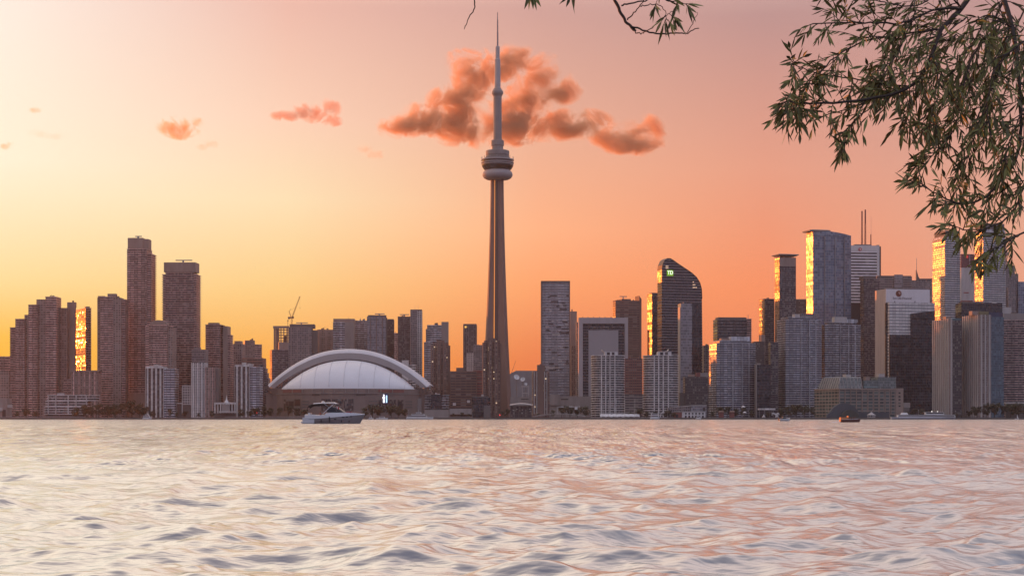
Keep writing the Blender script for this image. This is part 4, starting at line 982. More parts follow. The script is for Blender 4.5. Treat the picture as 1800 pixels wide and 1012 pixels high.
b.body(1519, 1545, 489.5, ('bands', 'glz_dark', 'rail_dark', 3.2, .4, 1.1), d=b.dl(1512.3)); b.body(1519, 1540, 484.8, flat('conc_dark'), d=16, y0=3, yb=490, part='crown')
b = B('flat_roof_office', 'dark wide flat-topped office behind the building with the round emblem', 1545, 2420, 4)
b.body(1541, 1603, 486, flat('strip_grey'), d=26); b.body(1543, 1602, 484.5, flat('conc_dark'), d=22, y0=2, yb=486.5, part='roof_slab'); b.body(1572, 1587, 482.5, flat('curtain_grey'), d=2, y0=-2.5, yb=506, part='glass_bay')
b = B('stone_bank_block', 'broad pale stepped building with round emblem and grey script on its top wall', 1557, 2180, 10)
pale = plain('pale_stone_face', (.82, .76, .77), rough=.4, var=.08, scale=.08)
b.body(1557, 1634.5, 508, flat('conc_light'), d=b.dl(1538), cap=M['conc'], part='facade').data.materials[0] = plain('grey_stone_side', (.42, .38, .38), rough=.55)
o = b.box('sign_wall', 1557.3, 1634.5, 508.6, 531.5, pale, y0=-.8, d=.7)
b.body(1563.5, 1643, 532, ('bands', 'curtain_grey', 'rail_white', 4.2, .15, 2.9), d=20, y0=-9, part='front_block')
b.body(1564, 1602.5, 588, flat('curtain_dark'), d=3, y0=-12.5, part='dark_glazing')
mb = MB(); y0 = -13.6; x0_, x1_ = b.lx(1602.7, y0), b.lx(1643.5, y0)
mb.loft([R3(rect(x0_, x1_, y0, -9.2), 0), [(x0_, y0, b.hz(551.5)), (x1_, y0, b.hz(546)), (x1_, -9.2, b.hz(546)), (x0_, -9.2, b.hz(551.5))]], 0); mb.build('dark_glazing', M['curtain_dark'], b.root)
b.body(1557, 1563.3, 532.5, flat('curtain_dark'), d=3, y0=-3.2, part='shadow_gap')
for px in (1572.5, 1608): b.box('floodlight', px, px + 1, 529, 531.5, 'black_metal', y0=-9.6, d=.6)
x, z = b.lx(1579.2), b.hz(515.6); mb = MB(); mb.tube([(x, -1.2, z), (x, -.78, z)], 4.2, 28); em = mb.build('round_emblem', plain('emblem_brown', (.22, .07, .045), var=.3, scale=.6), b.root)
mb = MB(); 
for k in range(7):
    a_ = R(-60 + k * 30); mb.tube([(x + math.cos(a_) * .3, -1.26, z + math.sin(a_) * .3), (x + 1.1 + math.cos(a_) * 2.0, -1.26, z + .5 + math.sin(a_) * 2.2)], [.35, .15], 5)
mb.build('sun_mark', plain('emblem_pink', (.62, .36, .32)), em)
text_mesh('lettering', 'Sun Life Financial', 4.2, plain('letter_grey', (.24, .20, .21)), b.root, (b.lx(1585.5), -1.0, b.hz(523.8)), (R(90), 0, 0), .12, (.95, 1))
b = B('spire_block', 'small dark building with a tall thin spire between the bank blocks', 1607, 2560, 0); b.body(1603, 1640, 492.5, flat('grid_grey'), d=20); b.mast(1611.3, 453.5, 500, .55, y0=3, part='spire')
mb = MB(); x = b.lx(1611.3); mb.loft([[(x, 2, b.hz(492)), (x + 7, 2, b.hz(492)), (x + 7, 6, b.hz(492)), (x, 6, b.hz(492))], [(x, 2, b.hz(484)), (x + 3.5, 2, b.hz(486)), (x + 3.5, 6, b.hz(486)), (x, 6, b.hz(484))], [(x, 2, b.hz(474)), (x + .6, 2, b.hz(475)), (x + .6, 6, b.hz(475)), (x, 6, b.hz(474))]], 0); mb.build('curved_buttress', M['conc_dark'], b.root); b.body(1618, 1639, 489.5, flat('conc_dark'), d=14, y0=3, yb=493, part='penthouse')

def white_condo(label, x0, xc, x1, yt, Y, phi=15, ycrown=None, x0b=None):
    b = B('white_banded_condo', label, xc, Y, phi, group='white banded condos at the right')
    dep = b.dl(x0)
    b.body(xc, x1, yt, ('bands', 'glz_blue', 'rail_white', 3.15, .9, 1.25), d=dep)
    b.body(xc + .4, x1 - .4, yt - 3.4, ('flat', 'rail_grey'), d=dep, y0=.3, yb=yt + .3, part='upper_band'); b.body(xc + .6, x1 - 1, ycrown, ('flat', 'conc_dark'), d=dep - 4, y0=2, yb=yt - 3.1, part='crown')
    return b
white_condo('white banded condo with its upper left face shining gold', 1639.5, 1661, 1687.5, 418.5, 2260, 15, 405.5)
white_condo('white banded condo half hidden behind the hanging leaves', 1713.5, 1728, 1766.5, 407, 2280, 15, 393)
b = B('red_topped_tower', 'pale tower with a dark red logo band on top between the white banded condos', 1689, 2520, 6)
b.body(1689.5, 1716, 470.5, ('flat', 'conc_light'), d=26); b.body(1689.5, 1716.5, 446.5, ('flat', 'grid_dark'), d=26, y0=.4, yb=471, part='crown').data.materials[0] = plain('maroon_stone', (.17, .07, .08), var=.1)
x = b.lx(1700); mb = MB(); mb.box(x - 1.6, x + 1.6, -.5, -.2, b.hz(453.5), b.hz(448.5)); mb.build('red_logo', glower('logo_red', (.5, .02, .02), .6), b.root)
mb = MB(); xx = b.lx(1704.5); mb.tube([(xx, -.4, b.hz(446.8)), (xx, -.4, b.hz(464)), (xx - 4, -.4, b.hz(470))], .3, 4); mb.tube([(xx, -.4, b.hz(464)), (xx + 3, -.4, b.hz(470))], .3, 4); mb.build('white_line', M['white_paint'], b.root)
b.box('red_strip', 1694, 1703, 513.5, 515, plain('strip_red', (.4, .06, .05)), y0=-.4, d=.3); b.body(1687.5, 1710, 528, ('flat', 'red_brown'), d=12, y0=-14, part='lower_wing')
b = B('old_stepped_tower', 'grey stepped stone tower at the right edge with a small beacon spire', 1766, 2560, 4)
b.body(1765.5, 1784, 466.5, flat('grid_grey'), d=24); b.body(1784, 1790, 481, flat('grid_grey'), d=20, y0=2, part='setback'); b.body(1790, 1806, 495, flat('curtain_blue'), d=20, y0=-2, part='setback'); b.body(1772, 1786, 505, flat('grid_grey'), d=4, y0=-5, part='setback')
x = b.lx(1771.3); mb = MB(); mb.lathe([(2.0, b.hz(467)), (1.4, b.hz(450)), (3.6, b.hz(446.5)), (3.8, b.hz(443)), (1.5, b.hz(440)), (1.0, b.hz(436)), (.2, b.hz(432))], 10, (x, 8, 0)); mb.build('beacon_spire', plain('spire_pink', (.48, .3, .28)), b.root)
b = B('dark_flat_block', 'dark flat slab building behind the two pinkish ribbed towers', 1691, 2180, 4); b.body(1690, 1762, 533, flat('curtain_dark'), d=24); b.body(1691, 1725, 530.5, flat('conc_dark'), d=14, y0=4, yb=533.4, part='penthouse'); b.box('sign_panel', 1744, 1752, 530.5, 533.4, 'conc_light', y0=2, d=1); b.body(1762, 1778, 540, flat('conc_light'), d=18, y0=3, part='wing')
b = B('ribbed_tower', 'pinkish ribbed tower with a dark right face, behind the moored ferry', 1669, 1995, 14, group='pinkish ribbed towers at the right')
dep = b.dl(1639)
b.body(1669, 1674.5, 560, ('piers', 'grid_warm', 'conc_light', 4.6, 1.5, 1.1), d=dep); b.body(1674.8, 1691, 563, flat('grid_dark'), d=dep - 4, y0=2.5, part='dark_wing'); b.box('roof_cabin', 1663, 1671, 556, 560.5, 'conc_warm', y0=8, d=8); b.box('roof_cabin', 1672, 1690, 559, 563.4, plain('teal_roof', (.08, .17, .2)), y0=6, d=8)
b = B('ribbed_tower', 'pinkish ribbed tower with a teal glass right edge', 1721, 1990, 14, group='pinkish ribbed towers at the right')
dep = b.dl(1691.8)
b.body(1721, 1742, 553, ('piers', 'grid_warm', 'conc_light', 5.0, 1.7, 1.2), d=dep); b.body(1742, 1764.5, 557, ('flat', 'curtain_teal'), d=dep - 4, y0=2, part='teal_wing'); b.box('roof_cabin', 1709, 1724, 546.5, 553.6, 'conc_warm', y0=8, d=8); b.box('roof_cabin', 1722, 1738, 547, 553.6, plain('ochre_roof', (.2, .18, .1)), y0=6, d=8); b.box('roof_cabin', 1738, 1763, 549, 557.4, plain('navy_roof', (.03, .06, .12)), y0=8, d=8)
b = B('banded_slab', 'dark banded slab cut by the right edge of the photo', 1763, 2020, 0); b.body(1764.5, 1815, 562, ('bands', 'glz_dark', 'rail_warm', 3.1, .5, .8), d=24); b.body(1764, 1815, 551, flat('conc'), d=14, y0=6, yb=563, part='crown'); b.clutter(1768, 1798, 551, 2)

# tan wharf building with a glass top
b = B('wharf_building', 'long tan warehouse with square windows and a green glass upper part', 1475, 1935, 18)
tan = facade('tan_window_grid', (.31, .25, .215), (.06, .085, .085), bw=7.7, fh=4.0, wu=.16, wv=.3, blind=.2, blind_glint_col=(.16, .2, .19), gr=.25, jit=.04)
M['tan_grid'] = tan; M['tan'] = plain('tan_render', (.34, .255, .215)); M['green_glz'] = facade('green_glazing', (.2, .22, .21), (.05, .075, .08), bw=2.2, fh=3.2, wu=.18, wv=.2, blind=.25, blind_glint_col=(.2, .24, .24), ior=1.8, jit=.06)
dep = b.dl(1431.5)
b.body(1475, 1575, 684, flat('tan_grid'), d=dep); b.body(1575, 1588, 682, flat('tan'), d=dep - 4, y0=-.6, part='corner_block'); 
for py in (689, 695.5, 701, 707, 712): b.box('corner_window', 1579.5, 1583, py, py + 2.6, 'glz_dark', y0=-.8, d=.18)
for k in range(10): px = 1475 + k * 10.1; b.box('pilaster', px, px + 1.2, 685, 728, 'tan', y0=-.8, d=.75)
b.box('cornice', 1474.6, 1575, 682.6, 685, 'tan', y0=-1.1, d=dep)
mb = MB(); d2 = dep - 6; x0_, x1_ = 2.5, b.lx(1518)
mb.loft([R3(rect(x0_ - 2, x1_, 3, d2), b.hz(683)), R3(rect(x0_ + 3, x1_, 7, d2 - 4), b.hz(663)), R3(rect(x0_ + 5, x1_ - 1, 9, d2 - 6), b.hz(661.6))], 0); mb.build('glass_storeys', M['green_glz'], b.root)
for k in range(9):
    y_ = 6 + (d2 - 12) * k / 8; mb = MB(); mb.tube([(x0_ - 2.4, y_, b.hz(683)), (x0_ - .2, y_, b.hz(674)), (x0_ + 2.6, y_, b.hz(662.6))], .45, 5); mb.build('glass_rib', M['conc_light'], b.root)
for k in range(7):
    x_ = x0_ + 1 + (x1_ - x0_ - 1) * k / 6; mb = MB(); mb.tube([(x_, 2.7, b.hz(683)), (x_, 6.6, b.hz(663))], .3, 5); mb.build('glass_rib', M['conc_light'], b.root)
b.box('link_storeys', 1518.3, 1543, 668, 683, 'green_glz', y0=5, d=14); b.box('teal_beam', 1518.3, 1543, 679, 680.2, plain('teal_paint', (.25, .42, .44)), y0=4.6, d=.36)
b.body(1543.3, 1575, 662.5, flat('green_glz'), d=16, y0=5, yb=683, part='glass_storeys'); b.box('roof_cabin', 1487, 1496, 657.5, 663, 'conc_light', y0=14, d=8); b.box('roof_cabin', 1522, 1529, 662, 668.5, 'conc_warm', y0=10, d=6); b.box('roof_cabin', 1545, 1555, 657, 663, 'conc_light', y0=12, d=6)

# ---- tower crane -----------------------------------------------------------
cr = empty('tower_crane', (XP(512.8, 2480), 2480, GZ)); tag(cr, 'yellow luffing crane with its jib raised to the right', 'crane')
kc = 2480 / F
def cp(px, py, y=0): return Vector(((px - 512.8) * kc, y, ZP(py, 2480) - GZ))
def truss(part, a, b_, w, mat, n=12, tap=.6):
    mb = MB(); ax = (b_ - a).normalized(); sd_ = Vector((0, 1, 0)); up_ = ax.cross(sd_).normalized()
    for s1, s2 in ((-1, -1), (1, -1), (1, 1), (-1, 1)): mb.tube([a + sd_ * s1 * w + up_ * s2 * w, b_ + (sd_ * s1 + up_ * s2) * w * tap], .2, 4)
    for k in range(n):
        p, q = a.lerp(b_, k / n), a.lerp(b_, (k + 1) / n); s_ = 1 if k % 2 else -1
        for e in (-1, 1): mb.tube([p + up_ * w * s_ + sd_ * w * e, q - up_ * w * s_ + sd_ * w * e], .14, 4)
    return mb.build(part, M[mat], cr)
truss('mast', Vector((0, 0, cp(0, 640).z)), cp(512.8, 557), .95, 'orange_paint', 24, 1.0)
truss('jib', cp(514, 556), cp(527.3, 520.5), .8, 'orange_paint', 14, .5)
mb = MB(); mb.box(cp(506.5, 0).x, cp(516.5, 0).x, -1.4, 1.4, cp(0, 559.5).z, cp(0, 556.6).z); mb.build('counter_jib', M['orange_paint'], cr)
mb = MB(); mb.box(cp(506.5, 0).x, cp(509.5, 0).x, -1.8, 1.8, cp(0, 560.5).z, cp(0, 557.5).z); mb.build('counterweight', M['conc_dark'], cr)
mb = MB(); mb.box(cp(514, 0).x, cp(516, 0).x, -1.8, -1.45, cp(0, 558.5).z, cp(0, 555.5).z); mb.build('cab', M['dark_glass'], cr)
truss('a_frame', cp(511.5, 556), cp(508, 547), .45, 'orange_paint', 5)
mb = MB(); mb.tube([cp(508, 547), cp(511.5, 542.5)], .2, 4); mb.tube([cp(508, 547), cp(520, 540)], .09, 4); mb.build('stay_cable', M['black_metal'], cr)
mb = MB(); mb.tube([cp(527.3, 520.8), cp(527.3, 541)], .08, 4); mb.box(cp(526.9, 0).x, cp(527.8, 0).x, -.3, .3, cp(0, 542).z, cp(0, 540.6).z); mb.build('hook_line', M['black_metal'], cr)
b = B('site_hoist', 'thin dark hoist post beside the unfinished tower', 506, 2478, 0, cat='hoist'); b.mast(506, 562, 640, .55, y0=1, mat='brick', part='post'); b.box('head', 505.2, 506.8, 562, 565, 'brick', y0=.4, d=1.2)
cr2 = B('luffing_crane', 'small far crane leaning right beside the needle tower shaft', 899.5, 2600, 0, cat='crane')
mb = MB(); mb.tube([(0, 0, 0), (0, 0, cr2.hz(653))], .6, 4); mb.build('mast', M['brick'], cr2.root); mb = MB(); mb.tube([(0, 0, cr2.hz(654)), (cr2.lx(907) , 0, cr2.hz(633))], [.45, .25], 4); mb.build('jib', M['brick'], cr2.root)

# ------------------------------------------------------------------ water
def build_water():
    core = np.linspace(-21, 21, 820)
    side = np.concatenate([np.linspace(21.3, 40, 60), np.linspace(42, 178, 40)])
    ang = np.concatenate([-side[::-1], core, side, [180.0]])
    offs = np.concatenate([np.linspace(300, 3.2, 400), np.array([2.9, 2.6, 2.35, 2.1, 1.95, 1.8])])
    rad = np.concatenate([np.linspace(1.5, H * F / 300, 24)[:-1], H * F / offs])
    A, Rr = np.meshgrid(np.radians(ang), rad)
    X = Rr * np.sin(A); Y = Rr * np.cos(A); Z = np.zeros_like(X)
    dr = np.gradient(rad)[:, None] * np.ones_like(X)
    dA = np.abs(np.gradient(np.radians(ang)))[None, :] * Rr
    rng = np.random.default_rng(5)
    N = 160
    lam = np.exp(rng.uniform(math.log(0.22), math.log(3.4), N))
    th = rng.normal(0.2, 0.8, N)          # travel direction about the view axis
    dx, dy = np.zeros_like(X), np.zeros_like(X)
    for l, t, ph in zip(lam, th, rng.uniform(0, 2 * PI, N)):
        k = 2 * PI / l; kx, ky = math.sin(t), -math.cos(t)
        eps = 0.028 * (1.2 if l > 1.2 else 0.95)
        a = eps / k
        sp = np.maximum(dr * abs(ky), dA * abs(kx) * 0.7)
        w = np.clip((l / (sp + 1e-6) - 2.2) / 2.5, 0, 1)
        if l > 2: w = np.maximum(w, 0)
        # groups: amplitude wanders over the surface so crests stay short
        g1 = 0.42 + 1.7 * np.maximum(0, np.sin(0.37 * X / l + 0.9 * ph) * np.sin(0.29 * Y / l + 2.1 * ph))
        arg = k * (kx * X + ky * Y) + ph
        Z += a * w * g1 * np.cos(arg)
        dx -= 1.0 * a * w * g1 * kx * np.sin(arg); dy -= 1.0 * a * w * g1 * ky * np.sin(arg)
    wf = np.clip((Rr - 70) / 90, 0, 1)
    for i in range(26):
        l = math.exp(rng.uniform(math.log(2.2), math.log(9.0))); ly = rng.uniform(18, 60); ph = rng.uniform(0, 6.28); sg = rng.choice([-1, 1])
        w = np.clip((l / (dA + 1e-6) - 3) / 3, 0, 1) * np.clip((ly / (dr + 1e-6) - 2) / 2, 0, 1) * wf
        Z += 0.0062 * l * w * np.sin(2 * PI * X / l * sg + 2 * PI * Y / ly + ph)
    X = X + dx; Y = Y + dy
    nr, nc = X.shape
    me = bpy.data.meshes.new('water')
    v = np.stack([X, Y, Z], -1).reshape(-1, 3)
    i = np.arange(nr - 1)[:, None] * nc; j = np.arange(nc)[None, :]; j2 = (j + 1) % nc
    f = np.stack([i + j, i + nc + j, i + nc + j2, i + j2], -1).reshape(-1, 4)
    me.vertices.add(len(v)); me.vertices.foreach_set('co', v.ravel().astype(np.float32))
    me.loops.add(f.size); me.loops.foreach_set('vertex_index', f.ravel().astype(np.int32))
    me.polygons.add(len(f)); me.polygons.foreach_set('loop_start', np.arange(0, f.size, 4, dtype=np.int32))
    me.polygons.foreach_set('use_smooth', np.ones(len(f), dtype=bool))
    me.update(calc_edges=True)
    m, nt, b = newmat('lake_water')
    geo = nd(nt, 'NewGeometry')
    flatp = nd(nt, 'VectorMath', {0: geo.outputs['Position'], 1: (1, 1, 0)}, operation='MULTIPLY')
    dist = nd(nt, 'VectorMath', {0: flatp.outputs[0]}, operation='LENGTH').outputs['Value']
    def noise(sx_, sy_, det, rough=.55):
        mp = nd(nt, 'Mapping', {'Vector': geo.outputs['Position'], 'Scale': (sx_, sy_, 1.0)})
        return nd(nt, 'TexNoise', {'Vector': mp.outputs[0], 'Scale': 1.0, 'Detail': det, 'Roughness': rough}).outputs[0]
    n1 = noise(1.3, 2.6, 3.0); n2 = noise(.16, .42, 4.0, .6); n3 = noise(.03, .09, 3.0, .6); n0 = noise(3.5, 7.0, 2.0); n4 = noise(.32, .030, 4.0, .7)
    far = nd(nt, 'MapRange', {0: dist, 1: 35.0, 2: 120.0, 3: 0.0, 4: 1.0}).outputs[0]
    h = mth(nt, 'ADD', mth(nt, 'MULTIPLY', n1, 0.05), mth(nt, 'MULTIPLY', mth(nt, 'MULTIPLY', n2, far), .9))
    h = mth(nt, 'ADD', h, mth(nt, 'MULTIPLY', mth(nt, 'MULTIPLY', n3, far), 1.8))
    h = mth(nt, 'ADD', h, mth(nt, 'ADD', mth(nt, 'MULTIPLY', n0, .007), mth(nt, 'MULTIPLY', mth(nt, 'MULTIPLY', n4, far), 4.0)))
    bp = nd(nt, 'Bump', {'Height': h, 'Strength': 1.0, 'Distance': 1.0})
    nt.links.new(bp.outputs[0], b.inputs['Normal'])
    b.inputs['Base Color'].default_value = (0.055, 0.05, 0.052, 1)
    b.inputs['Roughness'].default_value = 0.13
    b.inputs['IOR'].default_value = 1.5
    # the silky sheet of the long exposure: part of the surface mirrors evenly at every angle
    gl = nd(nt, 'BsdfGlossy', {'Color': (0.86, 0.93, 0.96, 1), 'Roughness': 0.22, 'Normal': bp.outputs[0]})
    slick = nd(nt, 'MapRange', {0: noise(.5, .05, 3.0, .7), 1: .35, 2: .65, 3: .30, 4: .86})
    mf = nd(nt, 'Mix', {0: far, 2: 0.60, 3: slick.outputs[0]}).outputs[0]
    mx = nd(nt, 'MixShader', {0: mf, 1: b.outputs[0], 2: gl.outputs[0]})
    nt.links.new(mx.outputs[0], [n for n in nt.nodes if n.type == 'OUTPUT_MATERIAL'][0].inputs[0])
    me.materials.append(m)
    o = bpy.data.objects.new('water', me); col.objects.link(o)
    tag(o, kind='structure')
build_water()

# ------------------------------------------------------------------ clouds (real volumes, far beyond the city)
YC = 7000.0
def cloud(label, blobs, dens=0.02, colr=(1.0, 0.70, 0.50), nscale=1/150.0, amp=1.0, aniso=0.6, bias=.2, name='cloud'):
    """blobs: (px, py, rx, ry) in photo pixels, at the cloud's real distance"""
    k = YC / F
    cx_ = sum(q[0] for q in blobs) / len(blobs); cy_ = sum(q[1] for q in blobs) / len(blobs)
    c0 = Vector((XP(cx_, YC), YC, ZP(cy_, YC)))
    rr = random.Random(len(label))
    bl = []
    for (px, py, rx, ry) in blobs:
        bl.append((Vector(((px - cx_) * k, rr.uniform(-.3, .3) * rx * k, (cy_ - py) * k)), Vector((rx * k * 1.25, max(rx, ry) * .8 * k, ry * k * 1.3))))
    bm = bmesh.new()
    for p, r in bl:
        bmesh.ops.create_icosphere(bm, subdivisions=3, radius=1.0, matrix=Matrix.Translation(p) @ Matrix.Diagonal((r.x * 1.02, r.y * 1.02, r.z * 1.02, 1)))
    me = bpy.data.meshes.new(name); bm.to_mesh(me); bm.free()
    o = bpy.data.objects.new(name, me); col.objects.link(o); o.location = c0
    rm = o.modifiers.new('merge', 'REMESH'); rm.mode = 'VOXEL'; rm.voxel_size = min(r.z for _, r in bl) * .22
    m = bpy.data.materials.new('cloud_vapour'); m.use_nodes = True; nt = m.node_tree; nt.nodes.clear()
    out = nd(nt, 'OutputMaterial'); t = nd(nt, 'TexCoord').outputs['Object']
    acc = None
    for p, r in bl:
        d = nd(nt, 'VectorMath', {0: t, 1: tuple(p)}, operation='SUBTRACT')
        e = nd(nt, 'VectorMath', {0: d.outputs[0], 1: (1/r.x, 1/r.y, 1/r.z)}, operation='MULTIPLY')
        v = mth(nt, 'SUBTRACT', 1.0, nd(nt, 'VectorMath', {0: e.outputs[0]}, operation='LENGTH').outputs['Value'])
        acc = v if acc is None else mth(nt, 'SMOOTH_MAX', acc, v, 0.15)
    nz = nd(nt, 'TexNoise', {'Vector': t, 'Scale': nscale, 'Detail': 8.0, 'Roughness': 0.7, 'Distortion': 0.6})
    f = mth(nt, 'ADD', acc, mth(nt, 'MULTIPLY', mth(nt, 'SUBTRACT', nz.outputs[0], 0.5), 6.0 * amp))
    f = mth(nt, 'SUBTRACT', f, bias)
    f = mth(nt, 'MULTIPLY', mth(nt, 'MULTIPLY', f, 1.8, clamp=True), mth(nt, 'MULTIPLY', acc, 4.0, clamp=True))
    dn = mth(nt, 'MULTIPLY', f, dens)
    pv = nd(nt, 'VolumePrincipled', {'Color': (*colr, 1), 'Density': dn, 'Anisotropy': aniso})
    nt.links.new(pv.outputs[0], out.inputs['Volume'])
    me.materials.append(m)
    tag(o, label, 'cloud')
    return o
cloud('big orange and mauve cumulus cloud spread behind the mast of the needle tower', [
    (700, 222, 34, 20), (745, 215, 45, 30), (800, 215, 60, 38), (850, 228, 45, 28), (835, 150, 45, 34), (815, 118, 34, 30), (858, 118, 28, 28), (790, 180, 40, 28), (905, 120, 40, 36), (950, 135, 48, 36), (985, 155, 36, 26), (920, 175, 55, 36), (905, 225, 60, 30), (970, 218, 55, 26), (1030, 222, 46, 24), (1075, 236, 40, 20), (1115, 238, 38, 26), (1140, 238, 30, 32), (1110, 258, 50, 14)], dens=.05, nscale=1/110.0)
cloud('small golden cloud low on the left', [(300, 222, 26, 16), (322, 226, 28, 17), (342, 218, 16, 12), (318, 236, 26, 8)], dens=.026, colr=(1.0, .66, .30), nscale=1/70.0)
cloud('thin reddish brown cloud strip left of the big cloud', [(500, 203, 26, 9), (535, 196, 28, 13), (560, 200, 30, 15), (578, 190, 20, 16), (580, 212, 22, 9)], dens=.03, colr=(.95, .62, .5), nscale=1/70.0)
cloud('tiny golden cloud puff, upper one at the left edge', [(60, 193, 10, 6), (68, 194, 8, 5)], dens=.026, colr=(1.0, .66, .30), nscale=1/30.0, amp=.6)
cloud('tiny golden cloud puff, lower one at the left edge', [(9, 257, 11, 6), (17, 254, 8, 5)], dens=.026, colr=(1.0, .66, .30), nscale=1/30.0, amp=.6)
cloud('faint yellow wisp of cloud below right of the small golden cloud', [(370, 254, 14, 7), (356, 258, 12, 6)], dens=.012, colr=(.98, .68, .42), nscale=1/30.0, amp=.6)
cloud('faint wisp of cloud below left of the big cloud', [(642, 262, 16, 7), (660, 272, 16, 8)], dens=.012, colr=(.98, .66, .42), nscale=1/30.0, amp=.6)
cloud('faint pale wisp between the left edge puffs', [(70, 236, 18, 8), (95, 240, 20, 6)], dens=.006, colr=(.98, .7, .5), nscale=1/30.0, amp=.6)

# ------------------------------------------------------------------ haze: one closed box of even air
def build_haze():
    mb = MB(); mb.box(-2700, 2700, -30, 3300, -3.0, 640)
    m = bpy.data.materials.new('evening_air'); m.use_nodes = True; nt = m.node_tree; nt.nodes.clear()
    out = nd(nt, 'OutputMaterial')
    pv = nd(nt, 'VolumePrincipled', {'Color': (0.90, 0.76, 0.74, 1), 'Density': HAZE, 'Anisotropy': 0.75})
    nt.links.new(pv.outputs[0], out.inputs['Volume'])
    o = mb.build('haze', m); o.data.materials.clear(); o.data.materials.append(m)
    tag(o, kind='stuff')
HAZE = 0.000024
build_haze()

# ------------------------------------------------------------------ trees along the far shore
bark = plain('bark', (.07, .055, .045), scale=1.0)
def leafmat(name, c, tr=0.0):
    m, nt, b = newmat(name)
    g_ = nd(nt, 'NewGeometry'); oi = nd(nt, 'ObjectInfo')
    r_ = mth(nt, 'MULTIPLY_ADD', g_.outputs['Random Per Island'], 1.1, .5)
    r_ = mth(nt, 'MULTIPLY', r_, mth(nt, 'MULTIPLY_ADD', oi.outputs['Random'], .5, .75))
    cc = nd(nt, 'VectorMath', {0: c, 'Scale': r_}, operation='SCALE')
    hs = nd(nt, 'HueSaturation', {'Hue': mth(nt, 'MULTIPLY_ADD', g_.outputs['Random Per Island'], .05, .475), 'Color': cc.outputs[0]})
    nt.links.new(hs.outputs[0], b.inputs['Base Color']); b.inputs['Roughness'].default_value = .55
    return m
leafm = leafmat('shore_leaves', (.055, .06, .035))
def make_tree(seed, h, w, kind='round'):
    rr = random.Random(seed); root = empty('tree', (0, 0, 0))
    mb = MB(); mb.tube([(0, 0, -.2), (.1, .05, h * .3), (.0, .1, h * .7)], [h * .026, h * .02, h * .008], 6)
    for k in range(5):
        a = rr.uniform(0, 2 * PI); z = h * rr.uniform(.25, .5); mb.tube([(0, 0, z), (math.cos(a) * w * .2, math.sin(a) * w * .2, z + h * .15), (math.cos(a) * w * .36, math.sin(a) * w * .36, z + h * .22)], [h * .012, h * .008, h * .003], 4)
    mb.build('trunk', bark, root)
    mb = MB(); cl = []
    for k in range(15 if kind == 'round' else 11):
        a = rr.uniform(0, 2 * PI); q = rr.random() ** .6
        if kind == 'round': zc = h * rr.uniform(.3, .9); rad = w * .36 * math.sqrt(max(.08, 1 - ((zc / h - .55) / .45) ** 2))
        else: zc = h * (.14 + .8 * k / 11); rad = w * .3 * (1.05 - zc / h)
        cl.append((math.cos(a) * rad * q, math.sin(a) * rad * q, zc, w * rr.uniform(.1, .2)))
    for (x, y, z, r) in cl:
        for k in range(34):
            v = Vector((rr.gauss(0, 1), rr.gauss(0, 1), rr.gauss(0, .8))); v = v.normalized() * r * rr.uniform(.5, 1.1)
            s_ = rr.uniform(.35, .85) * w / 11; n1 = Vector((rr.gauss(0, 1), rr.gauss(0, 1), rr.gauss(0, 1))).normalized(); n2 = n1.orthogonal().normalized() * s_; n1 = n1.cross(n2).normalized() * s_ * .7
            c_ = Vector((x, y, z)) + v; mb.face([c_ - n2, c_ - n1, c_ + n2 * 1.1, c_ + n1])
    mb.build('crown', leafm, root)
    return root
PROTO = [make_tree(1, 13, 11), make_tree(2, 11, 12), make_tree(3, 15, 11), make_tree(4, 14, 7, 'cone')]
PH = [13, 11, 15, 14]; used = [False] * 4
ORD = ['first', 'second', 'third', 'fourth', 'fifth', 'sixth', 'seventh', 'eighth', 'ninth', 'tenth', 'eleventh', 'twelfth']
rt = random.Random(21)
def trees(spots, where, Y=1905, kinds=(0, 1, 2)):
    for i, (px, py) in enumerate(spots):
        k = kinds[rt.randrange(len(kinds))]
        yy = Y + rt.uniform(-6, 10)
        o = PROTO[k] if not used[k] else copy_tree(PROTO[k]); used[k] = True
        s_ = max(.25, (ZP(py, yy) - GZ) / PH[k])
        o.location = (XP(px, yy), yy, GZ); o.scale = (s_ * rt.uniform(.9, 1.35), s_ * rt.uniform(.9, 1.3), s_); o.rotation_euler = (0, 0, rt.uniform(0, 6.28))
        if i == 0: lb = 'leftmost dark tree ' + where
        elif i == len(spots) - 1: lb = 'rightmost dark tree ' + where
        else: lb = '%s dark tree from the left %s' % (ORD[i], where)
        tag(o, lb, 'tree', 'dark trees along the far shore')
trees([(30, 722), (46, 719), (62, 723)], 'under the stepped tower at the left shore')
trees([(134, 716), (147, 711), (160, 713), (174, 709), (189, 712), (203, 710)], 'below the notched slab tower', 1912)
trees([(218, 707), (232, 704), (246, 709), (256, 715)], 'below the tallest left tower')
trees([(268, 722), (297, 717), (312, 724), (327, 722), (349, 725), (372, 722)], 'around the white gridded slab', 1912)
trees([(423, 719), (437, 722), (451, 716), (464, 713), (477, 717)], 'left of the stadium')
trees([(492, 715), (507, 712), (522, 716), (536, 719)], 'before the left half of the stadium', 1908)
trees([(641, 716), (655, 711), (668, 714), (688, 712), (700, 713), (712, 718)], 'before the right half of the stadium', 1908)
trees([(797, 726), (812, 724), (824, 727)], 'below the long brown hotel')
trees([(884, 722), (893, 718), (931, 722), (946, 726)], 'at the foot of the needle tower', 1915)
trees([(972, 720), (987, 714), (1001, 713), (1015, 715), (1030, 713)], 'left of the white round condos', 1915)
trees([(1108, 724), (1126, 718), (1137, 723)], 'between the white round condos')
trees([(1152, 722), (1167, 726), (1176, 721), (1185, 725)], 'below the second white round condo', 1900)
trees([(1252, 722), (1264, 715), (1278, 713), (1293, 717), (1308, 715), (1321, 720)], 'below the slate slab and its round condo')
